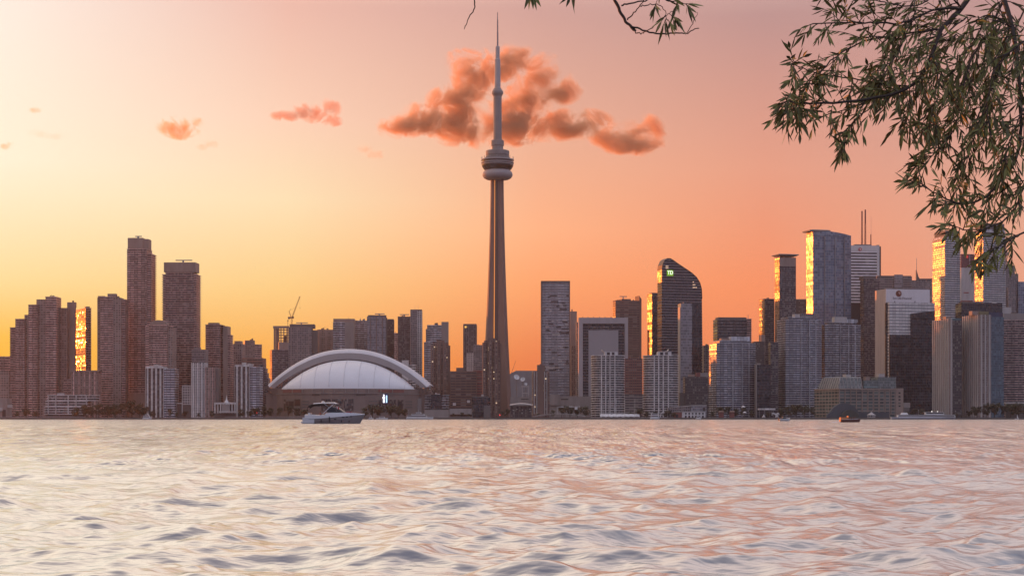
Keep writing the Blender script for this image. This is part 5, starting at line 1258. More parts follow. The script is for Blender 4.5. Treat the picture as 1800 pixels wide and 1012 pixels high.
trees([(1352, 724), (1372, 717), (1386, 713), (1400, 711), (1414, 712), (1427, 715)], 'left of the tan wharf building', 1912)
trees([(1595, 722), (1608, 717), (1620, 719), (1632, 722)], 'right of the tan wharf building', 1915)
trees([(1704, 722), (1718, 714), (1733, 710), (1748, 708), (1762, 711), (1776, 709), (1790, 708), (1804, 710)], 'at the right end of the shore', 1910)
trees([(1690, 730), (1682, 726)], 'between the ferry and the ribbed towers', 1903)
for k, p in enumerate(PROTO):
    if not used[k]:
        for ch in list(p.children): bpy.data.objects.remove(ch)
        bpy.data.objects.remove(p)

# ------------------------------------------------------------------ the near tree whose branches hang into the frame
willow = empty('willow_tree', (3.7, 6.2, .35)); tag(willow, 'near leafy tree whose branches hang into the top right corner', 'tree')
WL = willow.location
barkw = plain('twig_bark', (.055, .036, .028), scale=30.0, var=.3)
wleaf = leafmat('long_leaves', (.20, .19, .055))
def W(px, py, Y): return PX(px, py, Y) - WL
wr = random.Random(4)
br = MB()
leaves = MB()
def leaf(p, d, L, w):
    """long narrow leaf: base p, direction d, folded along the midrib and bent down"""
    d = d.normalized(); sd_ = d.cross(Vector((wr.gauss(0, .6), wr.gauss(-.9, .4), wr.gauss(0, .5)))); 
    if sd_.length < 1e-3: sd_ = Vector((1, 0, 0))
    sd_.normalize(); nn_ = sd_.cross(d); bend = wr.uniform(-.10, .22)
    pts = []
    for t, ww in ((0, .06), (.25, .8), (.5, 1.0), (.78, .55), (1, 0)):
        c_ = p + d * (L * t) + Vector((0, 0, -1)) * (bend * L * t * t)
        pts.append((c_ + sd_ * w * ww + nn_ * w * .3 * ww, c_, c_ - sd_ * w * ww + nn_ * w * .3 * ww))
    v = [q for r_ in pts for q in r_]
    f = []
    for k in range(4):
        a = 3 * k; f += [(a, a + 1, a + 4, a + 3), (a + 1, a + 2, a + 5, a + 4)]
    leaves.idx(v, f)
def twig(p, d, L, n, droop=.5, lf=(.026, .066), r0=.0022):
    pts = [p.copy()]; d = d.normalized(); st_ = L / 6
    for k in range(6):
        d = (d + Vector((wr.gauss(0, .10), wr.gauss(0, .10), wr.gauss(0, .10) - droop * .16))).normalized()
        pts.append(pts[-1] + d * st_)
    br.tube(pts, [r0 * (1 - .12 * k) for k in range(7)], 4)
    for k in range(n):
        t = (.12 + .88 * (k + wr.random() * .6) / n) * 6; i_ = min(5, int(t)); q = pts[i_].lerp(pts[i_ + 1], t - i_)
        ax = (pts[i_ + 1] - pts[i_]).normalized(); o_ = ax.orthogonal().normalized(); o_.rotate(Matrix.Rotation(wr.uniform(0, 2 * PI), 3, ax))
        dd = ax * wr.uniform(.45, 1.0) + o_ * wr.uniform(.35, .8) + Vector((0, 0, -wr.uniform(0, .55)))
        leaf(q, dd, wr.uniform(*lf), wr.uniform(.0026, .0046))
    leaf(pts[-1], d, wr.uniform(*lf), .0055)
def branch(trace, Y0, Y1, r0, r1, n_tw=0, tw=(.12, .3), lv=9, droop=.5, spread=1.0, start=.0):
    n = len(trace); pts = []
    for k, (px, py) in enumerate(trace): pts.append(W(px, py, Y0 + (Y1 - Y0) * k / (n - 1)))
    # smooth the hand trace
    fine = []
    for k in range(n - 1):
        p0 = pts[max(k - 1, 0)]; p1 = pts[k]; p2 = pts[k + 1]; p3 = pts[min(k + 2, n - 1)]
        for j in range(5):
            t = j / 5; fine.append(.5 * ((2 * p1) + (p2 - p0) * t + (2*p0 - 5*p1 + 4*p2 - p3) * t*t + (3*p1 - p0 - 3*p2 + p3) * t**3) + Vector((wr.gauss(0, .0015), 0, wr.gauss(0, .0015))))
    fine.append(pts[-1]); m_ = len(fine)
    br.tube(fine, [r0 + (r1 - r0) * k / (m_ - 1) for k in range(m_)], 6)
    for k in range(n_tw):
        t = start + (1 - start) * (k + wr.random()) / n_tw
        if wr.random() < .1: continue
        i_ = min(m_ - 2, int(t * (m_ - 1))); p = fine[i_]; ax = (fine[i_ + 1] - fine[i_]).normalized()
        o_ = ax.orthogonal().normalized(); o_.rotate(Matrix.Rotation(wr.uniform(0, 2 * PI), 3, ax)); o_.y *= .7
        twig(p, ax * wr.uniform(.4, 1.0) + o_ * spread * wr.uniform(.4, 1.0), wr.uniform(*tw) * (1.05 - .6 * t), lv, droop)
    if n_tw: twig(fine[-1], fine[-1] - fine[-2], tw[0] * .6, max(4, lv - 2), droop)
    return fine
# main limbs (hand traced) with their leafy twigs
branch([(1722, -40), (1690, 15), (1655, 52), (1634, 106), (1600, 152), (1540, 172), (1450, 182), (1395, 180), (1382, 176)], 6.1, 5.4, .011, .0016, 46, (.10, .24), 8, .45, 1.0, .25)
branch([(1690, 15), (1640, 18), (1590, 40), (1540, 40), (1490, 40), (1430, 42)], 6.0, 5.6, 0.0050, .002, 29, (.10, .22), 8, .3)
branch([(1655, 52), (1580, 62), (1520, 72), (1470, 100), (1432, 138), (1420, 148)], 6.0, 5.5, 0.0043, .0016, 32, (.10, .22), 8, .5)
branch([(1600, 152), (1555, 150), (1510, 140), (1440, 130), (1400, 116), (1392, 112)], 5.9, 5.5, 0.0031, .0014, 27, (.08, .17), 7, .3)
branch([(1585, 160), (1530, 190), (1500, 215), (1488, 240), (1482, 262)], 5.8, 5.6, 0.0025, .0014, 10, (.07, .13), 7, .8, .7, .35)
branch([(1540, 172), (1480, 195), (1430, 205), (1398, 192), (1392, 190)], 5.8, 5.4, 0.0025, .0012, 18, (.07, .15), 7, .6)
branch([(1762, -40), (1765, 0), (1779, 48), (1789, 121), (1794, 240), (1780, 290), (1758, 318), (1726, 350), (1687, 358), (1650, 342), (1610, 322)], 5.9, 5.3, .010, .0016, 54, (.10, .22), 8, .6, 1.0, .1)
branch([(1765, 0), (1735, 60), (1705, 110), (1690, 170), (1680, 220), (1650, 260), (1622, 292)], 6.2, 5.8, 0.0050, .0016, 45, (.10, .25), 9, .8)
branch([(1640, 100), (1650, 150), (1640, 200), (1622, 232)], 5.8, 5.6, 0.0031, .0016, 21, (.10, .2), 8, .9)
branch([(1789, 121), (1750, 150), (1722, 200), (1710, 250), (1690, 300), (1678, 330)], 5.9, 5.6, 0.0037, .0014, 35, (.10, .22), 8, .8)
branch([(1830, 300), (1800, 330), (1780, 372), (1745, 398), (1700, 404), (1672, 395)], 5.6, 5.2, 0.0043, .0014, 32, (.08, .17), 7, .6)
branch([(1830, 392), (1800, 408), (1770, 425), (1742, 440), (1716, 458)], 5.0, 4.8, 0.0037, .0022, 12, (.06, .11), 7, .9, .8, .3)
branch([(1690, 15), (1660, -10), (1610, 10), (1570, 8), (1530, 0), (1470, -6)], 6.2, 5.9, 0.0037, .0016, 27, (.1, .22), 8, .4)
branch([(1779, 48), (1740, 28), (1715, 70), (1680, 120)], 5.7, 5.5, 0.0031, .002, 27, (.12, .25), 9, .8)
branch([(1830, 60), (1790, 80), (1750, 120), (1735, 180), (1740, 230)], 5.6, 5.4, 0.0037, .002, 35, (.12, .25), 9, .9)
branch([(1830, 150), (1800, 190), (1778, 240), (1765, 285)], 5.7, 5.5, 0.0031, .002, 27, (.12, .22), 8, .9)
branch([(1610, 20), (1580, 90), (1560, 120), (1548, 150)], 5.9, 5.7, 0.0031, .002, 24, (.1, .2), 8, .9)
branch([(1680, 60), (1640, 130), (1600, 190), (1590, 215)], 6.2, 6.0, 0.0031, .002, 27, (.1, .22), 8, .9)
branch([(1700, 30), (1650, 70), (1610, 110), (1570, 140), (1530, 150)], 6.5, 6.3, 0.0037, .002, 35, (.12, .25), 9, .6)
branch([(1800, 20), (1760, 90), (1700, 150), (1650, 200)], 6.6, 6.3, 0.0037, .002, 40, (.12, .25), 9, .7)
# bare and sparse twigs at the top, right of the mast
f1_ = branch([(1072, -30), (1082, 0), (1092, 24), (1106, 44), (1118, 55)], 5.6, 5.6, .0065, .004)
branch([(1106, 45), (1130, 54), (1160, 60), (1190, 59), (1208, 58), (1224, 51), (1229, 50)], 5.6, 5.5, .0035, .0012)
branch([(1092, 10), (1110, 6), (1140, 0), (1160, -8)], 5.6, 5.6, .003, .002); branch([(1103, 36), (1118, 20), (1128, 6), (1134, -6)], 5.6, 5.5, .0025, .0015)
branch([(1108, 47), (1118, 58), (1128, 58), (1138, 54), (1152, 44), (1164, 34), (1176, 24), (1190, 16)], 5.6, 5.4, .0022, .001); branch([(1208, 58), (1218, 42), (1226, 22)], 5.5, 5.5, .0014, .0008)
branch([(1124, 12), (1136, 10), (1155, 8), (1168, 18), (1171, 32), (1176, 38)], 5.5, 5.4, .002, .001, 4, (.03, .06), 4, .5)
branch([(1160, -10), (1175, 2), (1192, 4), (1206, 8)], 5.4, 5.4, .003, .0012, 5, (.02, .045), 2, .8)
branch([(1176, 25), (1184, 30)], 5.4, 5.4, .001, .001, 2, (.02, .04), 3, .8)
branch([(842, -30), (834, 0), (834, 15), (825, 30), (818, 46), (816, 52)], 5.5, 5.5, .0028, .001)
branch([(930, -40), (934, -22), (936, -14)], 5.5, 5.5, .003, .002)
for dx_, dz_ in ((-14, 30), (-4, 26), (10, 30), (20, 28), (2, 18)): leaf(W(934, -14, 5.5), W(934 + dx_, -14 + dz_, 5.5) - W(934, -14, 5.5), .058, .007)
branch([(1010, -30), (1005, -12)], 5.5, 5.5, .002, .001, 2, (.02, .03), 2, .9)
# limbs that carry all of this, out of the frame above and to the right
LIMBS = []
def rawtube(pts, radii):
    pts = [Vector(p) for p in pts]; n = len(pts); fine, rad = [], []
    for k in range(n - 1):
        p0 = pts[max(k - 1, 0)]; p1 = pts[k]; p2 = pts[k + 1]; p3 = pts[min(k + 2, n - 1)]
        for j in range(7):
            t = j / 7; fine.append(.5 * ((2 * p1) + (p2 - p0) * t + (2*p0 - 5*p1 + 4*p2 - p3) * t*t + (3*p1 - p0 - 3*p2 + p3) * t**3) + Vector((wr.gauss(0, .006), wr.gauss(0, .008), wr.gauss(0, .006))) * (1 if 0 < k + j else 0))
            rad.append((radii[k] + (radii[k + 1] - radii[k]) * t) * wr.uniform(.93, 1.07))
    fine.append(pts[-1]); rad.append(radii[-1]); br.tube(fine, rad, 9); LIMBS.append(fine)
top = [W(1722, -40, 6.1), W(1762, -40, 5.9), W(1830, 60, 5.6), W(1830, 150, 5.7), W(1830, 300, 5.6), W(1830, 392, 5.0)]
crownp = Vector((-1.0, -.1, 2.4))
for p in top[:2]: rawtube([p, (p + crownp) / 2 + Vector((.1, 0, .15)), crownp], [.018, .03, .05])
for p in top[2:]: rawtube([p, p.lerp(Vector((-.4, -.3, 1.9)), .5) + Vector((.1, 0, .1)), Vector((-.4, -.3, 1.9))], [.008, .015, .03])
over = W(1072, -30, 5.6); rawtube([over, over.lerp(crownp, .4) + Vector((0, 0, .35)), crownp], [.0065, .02, .04])
for p in (W(842, -30, 5.5), W(930, -40, 5.5), W(1010, -30, 5.5)): rawtube([p, p.lerp(over.lerp(crownp, .4), .5) + Vector((0, 0, .2)), over.lerp(crownp, .4) + Vector((0, 0, .35))], [.003, .006, .015])
rawtube([Vector((-.4, -.3, 1.9)), Vector((-.2, -.1, 1.4)), Vector((.08, .03, .8))], [.03, .05, .09]); rawtube([crownp, Vector((-.5, -.05, 1.9)), Vector((-.1, 0, 1.3)), Vector((.1, .04, .9))], [.05, .08, .1, .12])
tk = MB(); tpts = []; trad = []
for k in range(15):
    z = -.5 + 3.0 * k / 14; tpts.append(Vector((.08 * math.sin(z * 1.7) + .02 * z, .06 * math.cos(z * 2.1), z))); trad.append((.30 if k == 0 else .21 - .012 * k) * wr.uniform(.94, 1.06))
tk.tube(tpts, trad, 14); tk.build('trunk', bark, willow, smooth=True)
for k in range(9):
    a = -1.3 + 2.9 * k / 8 + wr.uniform(-.2, .2); p0 = tpts[wr.randrange(10, 15)].copy(); d_ = Vector((abs(math.cos(a)) * .9 + .15, math.sin(a), .5))
    rawtube([p0, p0 + d_ * .5 + Vector((0, 0, .15)), p0 + d_ * 1.0 + Vector((0, 0, .2)), p0 + d_ * 1.5 - Vector((0, 0, .05))], [.055, .035, .02, .008])
    for j in range(22): twig(LIMBS[-1][wr.randrange(7, len(LIMBS[-1]))], d_ + Vector((wr.gauss(0, .7), wr.gauss(0, .7), wr.gauss(0, .5))), wr.uniform(.2, .45), 10, .9)
rawtube([tpts[-1] - Vector((0, 0, .3)), tpts[-1] + Vector((.15, .1, .4)), tpts[-1] + Vector((.2, .25, 1.0)), tpts[-1] + Vector((.4, .3, 1.5))], [.07, .05, .03, .008])
for j in range(40): twig(LIMBS[-1][wr.randrange(5, len(LIMBS[-1]))], Vector((wr.gauss(.2, .8), wr.gauss(0, .8), wr.gauss(.3, .5))), wr.uniform(.2, .45), 10, .9)
for fine in LIMBS:
    for q in fine:
        if q.x > -1.15 and q.z > 1.2 and wr.random() < .35: twig(q, Vector((wr.gauss(.25, .5), wr.gauss(0, .8), wr.gauss(.1, .5))), wr.uniform(.15, .3), 9, .8)
br.build('branches', barkw, willow, smooth=True)
leaves.build('foliage', wleaf, willow, smooth=True)
mb = MB()
mb.loft([[(2.9, -12, -.6), (12, -12, -.6), (12, 9.5, -.6), (3.2, 8.6, -.6)], [(3.2, -12, .3), (12, -12, .5), (12, 9, .5), (3.5, 8, .3)]], 0); tag(mb.build('bank', plain('bank_earth', (.09, .08, .05), scale=1.5)), kind='structure')

# ------------------------------------------------------------------ boats
def hull_rings(L, bw, fb, sheer=.25, n=13, draft=.5, fine=.55):
    """rings from stern (x=0) to bow (x=L): each ring runs keel-left ... deck-right; closed over the deck"""
    rings = []
    for k in range(n):
        t = k / (n - 1); w = bw / 2 * (1 - max(0, (t - fine) / (1 - fine)) ** 2.2 * .97); top = fb * (1 + sheer * t * t); low = -draft * (1 - max(0, (t - .75) / .25) ** 2 * .9)
        rake = max(0, (t - .7) / .3) ** 1.5 * fb * .55; x = L * t
        rings.append([(x - rake * 1.1, 0, low), (x - rake * .7, w * .72, low * .3), (x - rake * .25, w * .95, top * .45), (x, w, top), (x, 0, top + .04), (x, -w, top), (x - rake * .25, -w * .95, top * .45), (x - rake * .7, -w * .72, low * .3)])
    return rings
def loft_open(mb, rings, matf=lambda j: 0):
    n = len(rings[0]); i = len(mb.v)
    for r in rings: mb.v.extend([tuple(p) for p in r])
    for k in range(len(rings) - 1):
        for j in range(n):
            j2 = (j + 1) % n; mb.f.append((i+k*n+j, i+(k+1)*n+j, i+(k+1)*n+j2, i+k*n+j2)); mb.m.append(matf(j)); mb.uv.extend([(0, 0)] * 4)
    for kk, rev in ((0, False), (len(rings) - 1, True)):
        f = [i + kk * n + j for j in range(n)]; mb.f.append(tuple(f[::-1] if rev else f)); mb.m.append(0); mb.uv.extend([(0, 0)] * n)
    return mb
def fix(o):
    bm = bmesh.new(); bm.from_mesh(o.data); bmesh.ops.recalc_face_normals(bm, faces=bm.faces); bm.to_mesh(o.data); bm.free(); return o

def person(label, loc, rz, coat, seated=True, parent=None, group=None):
    """one continuous skinned body with five-fingered hands; hair and jacket are its children"""
    J = {}; E = []
    def j(n, p, r): J[n] = (Vector(p), r); return n
    hz_ = .48 if seated else .95
    j('pelvis', (0, 0, hz_), .13); j('waist', (0, 0, hz_ + .18), .12); j('chest', (.02, 0, hz_ + .38), .15); j('neck', (.03, 0, hz_ + .56), .06); j('head', (.06, 0, hz_ + .66), .085); j('crown', (.06, 0, hz_ + .80), .08)
    E += [('pelvis', 'waist'), ('waist', 'chest'), ('chest', 'neck'), ('neck', 'head'), ('head', 'crown')]
    for s_, n in ((1, 'l'), (-1, 'r')):
        j(n + 'sh', (0, .19 * s_, hz_ + .47), .06); j(n + 'el', (.08, .25 * s_, hz_ + .2), .045); j(n + 'wr', (.3, .17 * s_, hz_ + .12), .03); j(n + 'pa', (.38, .15 * s_, hz_ + .1), .035)
        E += [('chest', n + 'sh'), (n + 'sh', n + 'el'), (n + 'el', n + 'wr'), (n + 'wr', n + 'pa')]
        for f in range(4):
            a_ = (f - 1.5) * .02; j(n + 'f%d' % f, (.43 - abs(f - 1.2) * .008, .15 * s_ + a_, hz_ + .08), .009); j(n + 'g%d' % f, (.45 - abs(f - 1.2) * .01, .15 * s_ + a_, hz_ + .05), .008); E += [(n + 'pa', n + 'f%d' % f), (n + 'f%d' % f, n + 'g%d' % f)]
        j(n + 't', (.39, .15 * s_ - .045 * s_, hz_ + .09), .01); E.append((n + 'pa', n + 't'))
        if seated: j(n + 'kn', (.42, .11 * s_, hz_ + .02), .07); j(n + 'an', (.45, .11 * s_, .09), .045); j(n + 'to', (.62, .12 * s_, .05), .04)
        else: j(n + 'kn', (.03, .1 * s_, .5), .065); j(n + 'an', (0, .1 * s_, .09), .045); j(n + 'to', (.17, .11 * s_, .05), .04)
        j(n + 'hip', (.02, .09 * s_, hz_ - .02), .1)
        E += [('pelvis', n + 'hip'), (n + 'hip', n + 'kn'), (n + 'kn', n + 'an'), (n + 'an', n + 'to')]
    names = list(J); me = bpy.data.meshes.new('person'); me.from_pydata([J[n][0] for n in names], [(names.index(a), names.index(b_)) for a, b_ in E], [])
    o = bpy.data.objects.new('person', me); col.objects.link(o); o.location = loc; o.rotation_euler = (0, 0, rz)
    sk = o.modifiers.new('skin', 'SKIN'); sk.use_smooth_shade = True
    for n, sv in zip(names, me.skin_vertices[0].data): sv.radius = (J[n][1], J[n][1]); sv.use_root = (n == 'pelvis')
    o.modifiers.new('sub', 'SUBSURF').levels = 1
    o.modifiers['sub'].render_levels = 1
    me.materials.append(plain('skin', (.35, .2, .15), var=.05))
    tag(o, label, 'person', group)
    mb = MB(); pr = []
    for z, rx, ry in ((hz_ - .08, .15, .19), (hz_ + .1, .145, .18), (hz_ + .3, .165, .21), (hz_ + .47, .15, .23), (hz_ + .55, .08, .1)):
        pr.append([(.02 + math.cos(2*PI*k/12) * rx, math.sin(2*PI*k/12) * ry, z) for k in range(12)])
    mb.loft(pr, 0, caplow=True)
    for s_ in (1, -1): mb.tube([J[('l' if s_ > 0 else 'r') + 'sh'][0], J[('l' if s_ > 0 else 'r') + 'el'][0], J[('l' if s_ > 0 else 'r') + 'wr'][0]], [.085, .065, .048], 8)
    mb.build('jacket', coat, o, smooth=True)
    mb = MB(); mb.lathe([(.07, hz_ + .66), (.1, hz_ + .72), (.105, hz_ + .8), (.08, hz_ + .87), (.03, hz_ + .9)], 10, (.035, 0, 0)); mb.build('hair', plain('hair', (.04, .025, .02)), o, smooth=True)
    return o

# cabin cruiser with a canvas top
YB = 408.0
kb = YB / F
cb = empty('cabin_cruiser', (XP(537.5, YB), YB, 0), R(-3)); tag(cb, 'white cabin cruiser with a dark canvas top heading right', 'boat')
def bx_(zx): return (zx - 225) / 12.857 * kb
def bz_(zy): return (642 - zy) / 12.857 * kb
L = bx_(1565); bw = 4.1
hullw = plain('gelcoat', (.70, .71, .75), rough=.3, var=.05, streak=False); hulld = plain('hull_taupe', (.30, .265, .265), rough=.35, var=.06, streak=False)
secs = [(0, .9, 2.27), (.08, .97, 2.2), (.2, 1, 2.15), (.4, 1, 2.2), (.55, .98, 2.3), (.7, .84, 2.38), (.82, .62, 2.42), (.92, .33, 2.42), (.975, .12, 2.40), (1, .03, 2.38)]
rub = [1.1, 1.12, 1.2, 1.45, 1.65, 1.85, 2.0, 2.12, 2.2, 2.24]
up, dn_ = [], []
for (t, w, z), rz_ in zip(secs, rub):
    x = L * t; W_ = bw / 2 * w; rake = max(0, (t - .62) / .38) ** 1.4 * 1.5
    up.append([(x, -W_ * .985, rz_), (x, -W_ * .93, z), (x, 0, z + .12), (x, W_ * .93, z), (x, W_ * .985, rz_)])
    dn_.append([(x - rake, 0, -.55 + .35 * t), (x - rake * .8, -W_ * .8, -.1), (x - rake * .3, -W_ * .96, rz_ * .6), (x, -W_, rz_ + .02), (x, W_, rz_ + .02), (x - rake * .3, W_ * .96, rz_ * .6), (x - rake * .8, W_ * .8, -.1)])
mb = MB(); loft_open(mb, up); fix(mb.build('deck', hullw, cb))
mb = MB(); loft_open(mb, dn_); fix(mb.build('hull', hulld, cb))
mb = MB(); mb.box(-.5, 2.55, -bw / 2 * .99, bw / 2 * .99, .1, 1.55); mb.box(-.95, -.5, -bw / 2 * .9, bw / 2 * .9, .25, .5); mb.build('stern_platform', hullw, cb)
mb = MB(); pts = []
for (t, w, z), rz_ in zip(secs, rub): pts.append((L * t, -bw / 2 * w * 1.012, rz_ + .02))
mb.tube(pts, .05, 5); mb.build('rub_rail', M['grey_metal'], cb)
# raised coachroof and windscreen
mb = MB(); rg = []
for x, w, z in ((bx_(660), 1.7, 2.25), (bx_(720), 1.72, 2.72), (bx_(900), 1.7, 2.82), (bx_(1110), 1.5, 2.76), (bx_(1180), 1.35, 2.85), (bx_(1350), .95, 2.72), (bx_(1470), .45, 2.52)): rg.append([(x, -w, 2.05), (x, -w * .9, z), (x, w * .9, z), (x, w, 2.05)])
loft_open(mb, rg); fix(mb.build('coachroof', hullw, cb))
mb = MB(); zs0, zs1 = 2.8, bz_(205)
wsb = [(bx_(1150), 0, 2.82), (bx_(1105), -1.25, 2.8), (bx_(720), -1.6, 2.78)]; wst = [(bx_(985), 0, bz_(285)), (bx_(960), -1.05, bz_(285)), (bx_(790), -1.4, bz_(255))]
for s_ in (1, -1):
    for k in range(2):
        mb.face([(wsb[k][0], wsb[k][1] * s_, wsb[k][2]), (wsb[k+1][0], wsb[k+1][1] * s_, wsb[k+1][2]), (wst[k+1][0], wst[k+1][1] * s_, wst[k+1][2]), (wst[k][0], wst[k][1] * s_, wst[k][2])])
o = mb.build('windscreen', M['dark_glass'], cb); sm = o.modifiers.new('thick', 'SOLIDIFY'); sm.thickness = .04
mb = MB()
for s_ in (1, -1): mb.tube([(bx_(1150), 0, 2.84), (bx_(985), 0, bz_(283))], .035, 5); mb.tube([(wst[0][0], 0, wst[0][2]), (wst[1][0], wst[1][1] * s_, wst[1][2]), (wst[2][0], wst[2][1] * s_, wst[2][2])], .04, 5); mb.tube([(bx_(1150), 0, 2.82), (bx_(1105), -1.27 * s_, 2.8), (bx_(720), -1.62 * s_, 2.79)], .035, 5)
mb.build('windscreen_frame', M['white_paint'], cb)
mb = MB()
for s_ in (1, -1):
    mb.tube([(bx_(640), 1.75 * s_, bz_(425)), (bx_(760), 1.65 * s_, bz_(310)), (bx_(905), 1.5 * s_, bz_(185))], [.11, .1, .09], 6); mb.tube([(bx_(660), 1.68 * s_, bz_(190)), (bx_(790), 1.66 * s_, bz_(285))], .05, 5)
mb.build('arch', hullw, cb)
mb = MB(); rg = []
for x, z in ((bx_(420), bz_(186)), (bx_(520), bz_(178)), (bx_(700), bz_(170)), (bx_(880), bz_(166)), (bx_(945), bz_(186))): rg.append([(x, -1.75, z - .18), (x, -1.6, z), (x, 0, z + .07), (x, 1.6, z), (x, 1.75, z - .18), (x, 0, z - .1)])
loft_open(mb, rg); fix(mb.build('hard_top', M['white_paint'], cb))
canv = plain('dark_canvas', (.03, .022, .02), rough=.9)
mb = MB(); rg = []
for x, z in ((bx_(288), bz_(262)), (bx_(330), bz_(230)), (bx_(400), bz_(203)), (bx_(560), bz_(196)), (bx_(700), bz_(205)), (bx_(745), bz_(240))): rg.append([(x, -1.7, z - .55), (x, -1.55, z), (x, 0, z + .05), (x, 1.55, z), (x, 1.7, z - .55), (x, 1.5, z - .12), (x, 0, z - .08), (x, -1.5, z - .12)])
loft_open(mb, rg); fix(mb.build('canvas_top', canv, cb))
mb = MB(); mb.lathe([(.38, 0), (.44, .1), (.38, .26), (.1, .32)], 14, (bx_(618), 0, bz_(165))); mb.build('radar_dome', M['white_paint'], cb)
mb = MB(); mb.tube([(bx_(590), 0, bz_(186)), (bx_(618), 0, bz_(160))], .06, 5); mb.build('radar_post', M['white_paint'], cb)
for zx, h_ in ((610, .75), (795, 1.5), (1068, .55), (1235, .5)):
    mb = MB(); mb.lathe([(.03, 0), (.14, .08), (.15, h_ * .8), (.05, h_)], 8, (bx_(zx), -bw / 2 * (1.03 if zx < 1000 else (.93 if zx < 1200 else .74)) - .1, .35)); mb.build('fender', M['black_metal'], cb)
for zx, zy in ((920, 545), (1100, 500), (1180, 492), (1265, 482)):
    mb = MB(); wv = bw / 2 * np.interp(bx_(zx) / L, [s[0] for s in secs], [s[1] for s in secs]); mb.box(bx_(zx - 26), bx_(zx + 26), -wv * 1.0 - .03, -wv * .9, bz_(zy + 9), bz_(zy - 9)); mb.build('porthole', M['dark_glass'], cb)
mb = MB(); mb.tube([(bx_(1120), -1.5, 2.75), (bx_(1180), -1.42, 3.3), (bx_(1400), -.95, 3.25), (bx_(1555), -.05, 3.1), (bx_(1562), 0, 2.4)], .03, 4); mb.tube([(bx_(1120), 1.5, 2.75), (bx_(1180), 1.42, 3.3), (bx_(1400), .95, 3.25), (bx_(1555), .05, 3.1)], .03, 4)
for zx in (1260, 1340, 1450): mb.tube([(bx_(zx), -1.2 + (zx - 1260) * .004, 2.6), (bx_(zx), -1.25 + (zx - 1260) * .004, 3.27)], .025, 4)
mb.build('bow_rail', M['grey_metal'], cb)
mb = MB(); mb.box(bx_(1150), bx_(1270), -.8, .8, 2.82, 3.1); mb.build('red_cushion', plain('red_canvas', (.3, .04, .04)), cb)
mb = MB(); mb.box(bx_(300), bx_(470), -1.6, 1.6, 2.0, 2.3); mb.box(bx_(300), bx_(340), -1.6, 1.6, 2.3, 2.75); mb.build('cockpit_seat', M['white_paint'], cb)
fl = empty('flag', (0, 0, 0)); tag(fl, 'small red and white flag flying beside the windscreen of the cabin cruiser', 'flag')
fl.location = cb.matrix_world @ Vector((bx_(935), -1.55, 0)) if False else (XP(537.5, YB) + bx_(935), YB - 2.2, 0)
mb = MB(); mb.tube([(0, 0, 2.75), (0, 0, 4.5)], .025, 5); mb.build('pole', M['grey_metal'], fl)
mb = MB()
for k, (xa, xb2, mm) in enumerate(((0, .14, 0), (.14, .4, 1), (.4, .72, 0))):
    for q in range(2):
        x0 = xa + (xb2 - xa) * q / 2; x1 = xa + (xb2 - xa) * (q + 1) / 2; d0, d1 = x0 * .5, x1 * .5
        mb.face([(x0, math.sin(x0 * 7) * .06, 3.95 - d0), (x1, math.sin(x1 * 7) * .06, 3.95 - d1), (x1, math.sin(x1 * 7) * .06, 4.5 - d1), (x0, math.sin(x0 * 7) * .06, 4.5 - d0)], mm)
o = mb.build('cloth', [plain('flag_red', (.55, .03, .04), var=.04), M['white_paint']], fl); sm = o.modifiers.new('thick', 'SOLIDIFY'); sm.thickness = .01
cpos = lambda x, y, z: (XP(537.5, YB) + x * math.cos(R(-3)), YB + y + x * math.sin(R(-3)), z)
person('person in a red jacket seated under the canvas top of the cabin cruiser', cpos(bx_(560), -.5, 1.75), R(10), plain('jacket_red', (.3, .06, .05)))
person('person in a tan jacket at the wheel of the cabin cruiser', cpos(bx_(650), .4, 1.8), R(0), plain('jacket_tan', (.35, .2, .12)))
# churned water at its stern
foam = plain('foam', (.8, .76, .76), rough=.8, var=.25, scale=2.0, streak=False)
def wake(label, c, L_, w_, rz=0, seed=1):
    rr = random.Random(seed); mb = MB(); n, m_ = 26, 9; g_ = []
    for i in range(n):
        row = []
        for k in range(m_):
            t = i / (n - 1); s_ = k / (m_ - 1) * 2 - 1; wd = w_ * (.55 + .6 * t)
            row.append((-L_ * t + rr.uniform(-.1, .1), s_ * wd / 2 + rr.uniform(-.1, .1), max(-.06, (.34 * (1 - t) * (1 - abs(s_) ** 2) + .03) * rr.uniform(.25, 1.25) - .06 * abs(s_) - .05 * t)))
        g_.append(row)
    for i in range(n - 1):
        for k in range(m_ - 1): mb.face([g_[i][k], g_[i][k + 1], g_[i + 1][k + 1], g_[i + 1][k]])
    o = mb.build('wake', foam, None, c, rz, smooth=True)
    bm = bmesh.new(); bm.from_mesh(o.data); bmesh.ops.remove_doubles(bm, verts=bm.verts, dist=.001); bmesh.ops.recalc_face_normals(bm, faces=bm.faces); bm.to_mesh(o.data); bm.free()
    tag(o, label, 'wake', kind='stuff')
wake('white foam churned up behind the cabin cruiser', (XP(537.5, YB) + .3, YB, 0.02), 3.2, 3.8, R(-3), 2)

